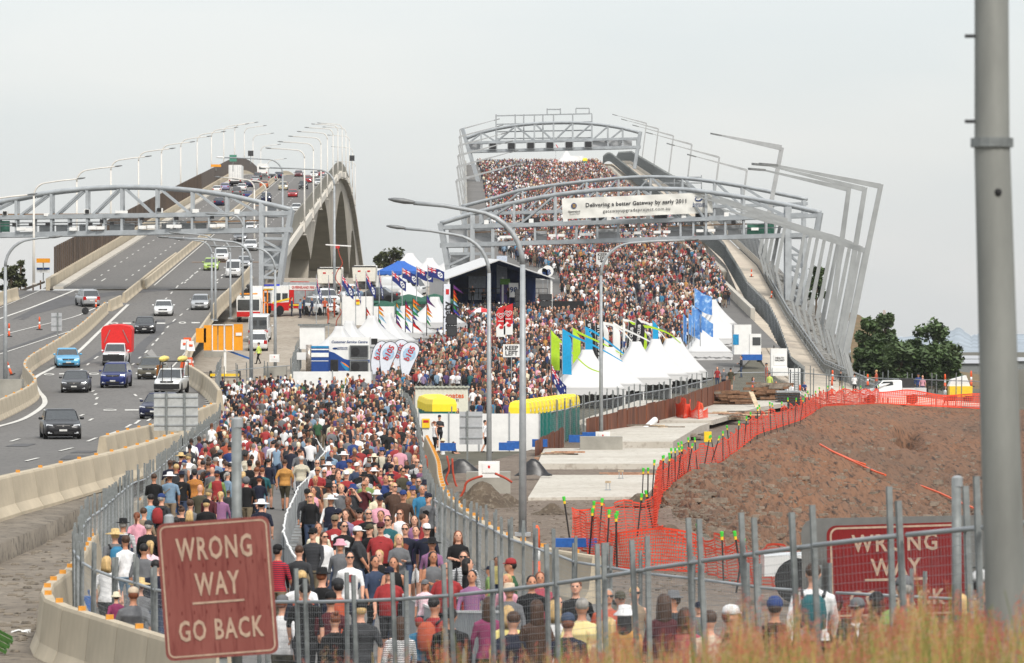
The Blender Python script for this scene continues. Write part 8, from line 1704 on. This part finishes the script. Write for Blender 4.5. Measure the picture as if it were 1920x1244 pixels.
for x, y, g in cand:
    if any((g.x-a)**2+(g.y-b)**2 < .2 for a, b in PEOPLE): continue
    if NP[0] >= LIM or y < 715: rest.append((x, y, g)); continue
    fem = random.random() < .48; sex = 'f' if fem else 'm'
    for tr in range(30):
        gar = random.choice(['tee', 'tee', 'polo', 'shirt', 'jacket', 'hoodie'] if not fem else ['tee', 'tee', 'top', 'shirt', 'jacket']); gc_ = random.choice(pal_t+['striped_bw', 'striped_blue', 'striped_grey', 'plaid_grey', 'floral']); bot = random.choice(['jeans', 'trousers', 'shorts']); bc_ = 'denim' if bot == 'jeans' else random.choice(pal_b)
        if random.random() < .42: hd = random.choice(['cap', 'cap', 'cap', 'bucket', 'brim', 'fedora']); hc_ = random.choice(['white', 'black', 'navy', 'red', 'grey', 'khaki', 'blue'] if hd != 'brim' else ['straw', 'white', 'cream'])
        else: hd = random.choice(['long', 'bob', 'pony', 'bun', 'curly'] if fem else ['short', 'short', 'short', 'bald']); hc_ = random.choice(['black', 'brown', 'brown', 'auburn', 'blond', 'grey'])
        fc = stream(x, y); hwq = f"{gc_}|{gar}|{hd}|{hc_}|{fc}"
        if hwq not in _labels: _labels.add(hwq); break
    ex = [e for e, pr in (('sun', .45), ('pack='+random.choice(['black', 'navy', 'red', 'grey']), .16), ('bag='+random.choice(['black', 'brown', 'tan']), .12), ('print='+random.choice(['white', 'black', 'amber']), .15), ('stout', .14 if not fem else 0), ('child', .06)) if random.random() < pr]
    person(g, fc, sex, gar, gc_, bot, bc_, hd, hc_, ex, skin=random.choice(['fair', 'fair', 'fair', 'tan', 'olive', 'brown']), near=g.y < 230, pose=random.choice(['walk', 'walk2', 'stand', 'hold', 'walk', 'walk2', 'phone']), place=('by the hoarding' if y < 770 else 'in the left stream' if fc == 'B' else 'in the right stream'))
# ---- far crowd: light copies of the same bodies joined in one mesh with clothing colours per face
LOW = {0: [], 1: []}
for lv, nt_ in ((1, 600), (0, 170)):
  for (ps, fem), (me0, reg) in LOWSRC.items():
    me = me0.copy()
    for q in range(8): me.materials.append(CL['grey'])
    me.polygons.foreach_set('material_index', reg.astype(np.int32)); o = bpy.data.objects.new('low_src', me); C.objects.link(o); m = o.modifiers.new('d', 'DECIMATE'); m.ratio = nt_/len(me.polygons)/2
    bpy.context.view_layer.update(); lm = bpy.data.meshes.new_from_object(o.evaluated_get(bpy.context.evaluated_depsgraph_get())); lm.calc_loop_triangles()
    v = np.array([x.co[:] for x in lm.vertices]); tr_ = np.array([x.vertices[:] for x in lm.loop_triangles]); rg = np.array([lm.polygons[x.polygon_index].material_index for x in lm.loop_triangles])
    cz = v[tr_].mean(1); hair = (rg == 0) & (cz[:, 2] > 1.6) & ((cz[:, 1] > -.035) | (cz[:, 2] > 1.705)); rg[hair] = 7
    LOW[lv].append((v, tr_, rg)); bpy.data.objects.remove(o)
VV, FFa, CC = [], [], []; off = 0
lin_c = {k: np.array(mute(v)) for k, v in COLS.items()}; hair_c = [np.array(srgb(*c)) for c in ((24, 20, 20), (46, 33, 25), (58, 40, 29), (96, 60, 40), (170, 140, 96), (130, 126, 122))]; hat_c = [lin_c[k] for k in ('white', 'white', 'black', 'navy', 'red', 'khaki', 'cream', 'blue')]; skin_c = [np.array(srgb(*c)) for c in ((192, 142, 116), (180, 128, 102), (160, 110, 84), (116, 76, 58))]
for x, y, g in rest:
    v, t_, rg = random.choice(LOW[1 if g.y < 330 else 0]); sc = random.uniform(.93, 1.04)*(.7 if random.random() < .06 else 1); fc = stream(x, y); a = (0 if fc == 'F' else math.pi)+random.gauss(0, .5); c_, s_ = math.cos(a), math.sin(a)
    w = v*sc; w = np.stack([w[:, 0]*c_-w[:, 1]*s_+g.x, w[:, 0]*s_+w[:, 1]*c_+g.y, w[:, 2]+g.z], 1)
    top_ = lin_c[random.choice(pal_t)]*random.uniform(.85, 1.1); bt = lin_c[random.choice(pal_b)]; sk = random.choice(skin_c); hr = random.choice(hat_c) if random.random() < .36 else random.choice(hair_c); lng = random.random()
    tab = np.array([sk, top_, top_ if lng > .15 else sk, top_ if lng > .62 else sk, bt, bt if random.random() > .3 else sk, (.03, .03, .03), hr])
    VV.append(w); FFa.append(t_+off); CC.append(tab[rg]); off += len(v)
VV = np.concatenate(VV); FFa = np.concatenate(FFa); CC = np.concatenate(CC); me = bpy.data.meshes.new('crowd'); me.vertices.add(len(VV)); me.vertices.foreach_set('co', VV.astype(np.float32).ravel()); me.loops.add(len(FFa)*3); me.loops.foreach_set('vertex_index', FFa.astype(np.int32).ravel()); me.polygons.add(len(FFa)); me.polygons.foreach_set('loop_start', np.arange(0, len(FFa)*3, 3, dtype=np.int32))
at = me.attributes.new('cloth', 'FLOAT_COLOR', 'CORNER'); at.data.foreach_set('color', np.repeat(np.concatenate([CC, np.ones((len(CC), 1))], 1), 3, 0).astype(np.float32).ravel()); me.update(calc_edges=True); me.polygons.foreach_set('use_smooth', np.ones(len(FFa), bool))
m = bpy.data.materials.new('crowd_clothes'); m.use_nodes = True; a_ = m.node_tree.nodes.new('ShaderNodeAttribute'); a_.attribute_name = 'cloth'; m.node_tree.links.new(a_.outputs['Color'], m.node_tree.nodes['Principled BSDF'].inputs['Base Color']); m.node_tree.nodes['Principled BSDF'].inputs['Roughness'].default_value = .8; me.materials.append(m)
tag(obj('crowd', me), 'dense far crowd filling the new bridge up to its crest', 'crowd', kind='stuff')
print('PEOPLE', NP[0], 'CROWD', len(rest), 'TRIS', len(FFa))
# ================================================================ FOREGROUND
SRED = mix2('faded_sign_red', srgb(116, 60, 54), srgb(132, 78, 70), srgb(104, 50, 46), 1.2, 9, rough=.55, bump=0, stretch1=(2, 1, .4), stretch2=(3, 1, .25)); SRED2 = mix2('sign_red', srgb(122, 26, 26), srgb(108, 24, 25), srgb(94, 22, 24), 1.2, 7, rough=.5, bump=0, stretch2=(4, 1, .2)); SCRM = mat('sign_cream', srgb(172, 146, 126), .6, var=.12, scale=9)
def rrect(w, h, r, n=5): return [Vector((sx*(w/2-r)+r*math.cos(a0+k*math.pi/2/n), 0, sz*(h/2-r)+r*math.sin(a0+k*math.pi/2/n))) for sx, sz, a0 in ((1, 1, 0), (-1, 1, math.pi/2), (-1, -1, math.pi), (1, -1, 1.5*math.pi)) for k in range(n+1)]
def frame_line(w, h, r, lw, y):
    a, b = rrect(w, h, r), rrect(w-2*lw, h-2*lw, max(.01, r-lw)); n = len(a); off = Vector((0, y, 0)); mb = MB(); mb.add([p+off for p in a+b], [(i, (i+1) % n, n+(i+1) % n, n+i) for i in range(n)]); return mb
def wrong_way(p, w, h, tilt, m, lb, ts=1.0, sxx=1.0):
    t = thing('wrong_way_sign', lb, 'road sign', p); t.rotation_euler = (0, tilt, 0)
    MB().prism(rrect(w, h, .07*w), (0, .012, 0)).build('plate', m, t); frame_line(w*.955, h*.96, .06*w, .015*w, -.004).build('border_line', SCRM, t)
    k = w/1.18
    for s, z, sz in (('WRONG', h*.29, .33), ('WAY', h*.03, .33), ('GO BACK', -h*.30, .30)): text('lettering', s, sz*k*ts, SCRM, t, (0.0, -.006, z), bold=True, extrude=.002, sx=(.6 if s == 'GO BACK' else .56)*sxx, space=1.16)
    MB().box((0, -.005, -h*.095), (w*.46, .004, .022*k)).build('underline', SCRM, t); dn = MB()
    for z in (-.16, .18):
        for i in range(9): dn.box(((-.44+i*.11)*w, -.004, z*h-.008*i*0), (.007*k, .006, .035*k))
    dn.build('rust_streaks', mat('rust_dark', srgb(98, 24, 22), .8), t); MB().box((0, .06, -h*.6), (.08*k, .08, h*1.7)).build('post', GALV_D, t); return t
wrong_way(P(408, 1104, 47), 1.17, 1.43, -.075, SRED, 'weathered red sign reading WRONG WAY GO BACK large in the left foreground')
tb = thing('sign_backboard', 'grey backing board behind the farther red sign', 'sign board', P(1690, 1075, 84.4)); MB().prism(rrect(3.7, 2.1, .28), (0, .03, 0)).build('board', mat('board_grey', srgb(108, 108, 105), .6, .1, var=.06), tb); tb.rotation_euler = (0, -.02, 0)
for z in (-.3, .1): MB().box((1.2, -.02, z), (1.1, .02, .02)).build('seam', GALV_D, tb)
wrong_way(P(1680, 1070, 83.6), 2.52, 1.72, -.03, SRED2, 'darker red sign reading WRONG WAY GO BACK behind the fence at the right', .62, 1.5)
def post(x, yt, yb, d, r, lb, cap=True):
    p = P(x, yb, d); h = (yb-yt)*d/F; t = thing('steel_post', lb, 'post', p); MB().tube([(0, 0, 0), (-.01, 0, h)], r, 12).build('shaft', GALV_D, t, True)
    if cap: MB().lathe([(r*1.1, h-.09), (r*1.12, h), (r*.6, h+.02), (.005, h+.022)], n=12).build('cap', GALV, t)
post(445, 786, 1300, 49, .056, 'round steel post with a flat cap behind the left red sign'); post(1795, 896, 1300, 46, .05, 'round steel post with a cap in front of the right red sign'); post(317, 968, 1100, 52, .05, 'short steel post top showing over the left corner of the red sign')
# the big pole at the right edge
d = 30; q = P(1896, 1500, d); zt = P(1857, -120, d).z-q.z; zf = P(1860, 268, d).z-q.z
t = thing('light_pole', 'thick grey steel pole rising through the right edge of the view', 'pole', q); POLEM = mat('pole_galvanised', srgb(132, 133, 128), .6, .2, var=.12, scale=3, stretch=(1, 1, .25))
ax = lambda z: P(0, 0, d).x*0+(1860-1896)/F*d*min(1, z/zf)+(0 if z < zf else -(z-zf)*.003)
MB().tube([(ax(z), 0, z) for z in (-2, 0, zf*.5, zf)], [.155, .146, .133, .119], 14, cap=False).build('lower_shaft', POLEM, t, True); MB().tube([(ax(z), 0, z) for z in (zf, (zf+zt)/2, zt)], [.117, .114, .112], 14, cap=False).build('upper_shaft', POLEM, t, True); MB().lathe([(.1, -.03), (.142, -.03), (.142, .03), (.1, .03)], c=(ax(zf), 0, zf), n=14).build('flange', GALV_D, t)
for y in (68, 228): MB().tube([(ax(zf)-.1, 0, P(0, y, d).z-q.z), (ax(zf)-.18, 0, P(0, y, d).z-q.z)], .012, 6).build('step_bolt', DARK, t)
MB().ball((ax(zf)+.028, -.122, P(0, 362, d).z-q.z), (.024, .012, .028), 10, 6).build('bolt_hole', BLACK, t)
# grass on the bank in front
gb, gh = MB(), MB(); rg = random.Random(3)
topy = lambda x: float(np.interp(x, [540, 700, 850, 1000, 1150, 1350, 1550, 1700, 1850], [1285, 1270, 1258, 1243, 1228, 1206, 1186, 1168, 1146]))+16*math.sin(x*.021)+9*math.sin(x*.057+1)
for i in range(4000):
    x = 560+(1960-560)*rg.random()**.75; d = rg.uniform(23, 35); yt = topy(x)+abs(rg.gauss(0, 55))-(rg.random()**4*75); 
    if x < 900 and rg.random() < .5: continue
    tp_ = P(x, yt, d); bz = H+zC(d)-.1; h = max(.3, tp_.z-bz); b = Vector((tp_.x-rg.gauss(0, .12)*h, d+rg.gauss(0, .1), tp_.z-h)); lean = Vector((rg.gauss(.05, .12), rg.gauss(0, .12), 0))*h; n = 5; w = rg.uniform(.003, .008) if i % 3 else rg.uniform(.002, .004)
    pts = [b.lerp(tp_, k/n)+lean*((k/n)**2-k/n)*-.6 for k in range(n+1)]; vs = [p+Vector((s_*w*(1-.75*k/n), 0, 0)) for k, p in enumerate(pts) for s_ in (-1, 1)]
    gb.add(vs, [(2*k, 2*k+1, 2*k+3, 2*k+2) for k in range(n)], 0 if rg.random() < .5 else 1)
    if i % 2 == 0:
        L = rg.uniform(.1, .22); mi = 0 if rg.random() < .75 else 1; dr = (pts[-1]-pts[-2]).normalized()
        for k in range(30):
            u = rg.random(); c = tp_+dr*(-L*u+.02)+Vector((rg.gauss(0, 1), rg.gauss(0, 1), 0))*(.006+.02*u); s = rg.uniform(.004, .009); gh.add([c+Vector((-s, 0, 0)), c+Vector((0, s, s)), c+Vector((s*.6, 0, s*1.8)), c+Vector((0, -s, .3*s))], [(0, 1, 2), (0, 2, 3), (1, 3, 2), (0, 3, 1)], mi)
g = gb.build('grass', [mat('grass_green', srgb(112, 122, 52), .8, var=.25, scale=3), mat('grass_straw', srgb(168, 146, 84), .8, var=.2, scale=3)]); tag(g, 'dry green grass with red seed heads along the bottom right', 'grass', kind='stuff')
s_ = gh.build('grass_seed_heads', [mat('seed_red', srgb(174, 94, 76), .85, var=.2, scale=4), mat('seed_tan', srgb(182, 150, 118), .85, var=.15, scale=4)]); tag(s_, 'reddish grass seed heads', 'grass', kind='stuff')
t = thing('green_crate', 'broken green plastic crate at the lower left corner', 'crate', P(-4, 1212, 82)); t.scale = (.8, .8, .8); t.rotation_euler = (.3, .5, .3); GC = mat('crate_green', srgb(70, 110, 52), .6)
for z in (0, .14, .28): [MB().box(c, s).build('slat', GC, t) for c, s in (((0, -.16, z), (.42, .02, .07)), ((0, .16, z), (.42, .02, .07)), ((.2, 0, z), (.02, .32, .07)), ((-.2, 0, z), (.02, .32, .07)))]
for k, (x, y, w, m, lb) in enumerate(((40, 1196, .2, WHITE, 'white torn sheet of rubbish beside the green crate'), (58, 999, .09, BLUE, 'small blue scrap on the broken ledge'), (1062, 1086, .3, WHITE, 'white plastic bag lying behind the right fence'))):
    mb = MB(); n = 6; mb.add([(w*(i/n-.5)*1.6+rg.gauss(0, .02), w*(j/n-.5)*1.6, .05+rg.random()*w*.35) for j in range(n+1) for i in range(n+1)], [(j*(n+1)+i, j*(n+1)+i+1, (j+1)*(n+1)+i+1, (j+1)*(n+1)+i) for j in range(n) for i in range(n)]); tag(mb.build('litter', m, None, loc=G(x, y, zC, .04)), lb, 'rubbish', kind='thing')
# ================================================================ AIR
hz = MB().box((300, 900, 25), (1500, 2100, 72)).build('haze', []); tag(hz, 'pale summer haze', 'haze', kind='stuff')
m = bpy.data.materials.new('haze_air'); m.use_nodes = True; g = m.node_tree; g.nodes.clear(); pv = g.nodes.new('ShaderNodeVolumePrincipled'); pv.inputs['Color'].default_value = (.9, .92, .95, 1); pv.inputs['Density'].default_value = .00004; oo = g.nodes.new('ShaderNodeOutputMaterial'); g.links.new(pv.outputs[0], oo.inputs['Volume']); hz.data.materials.append(m)
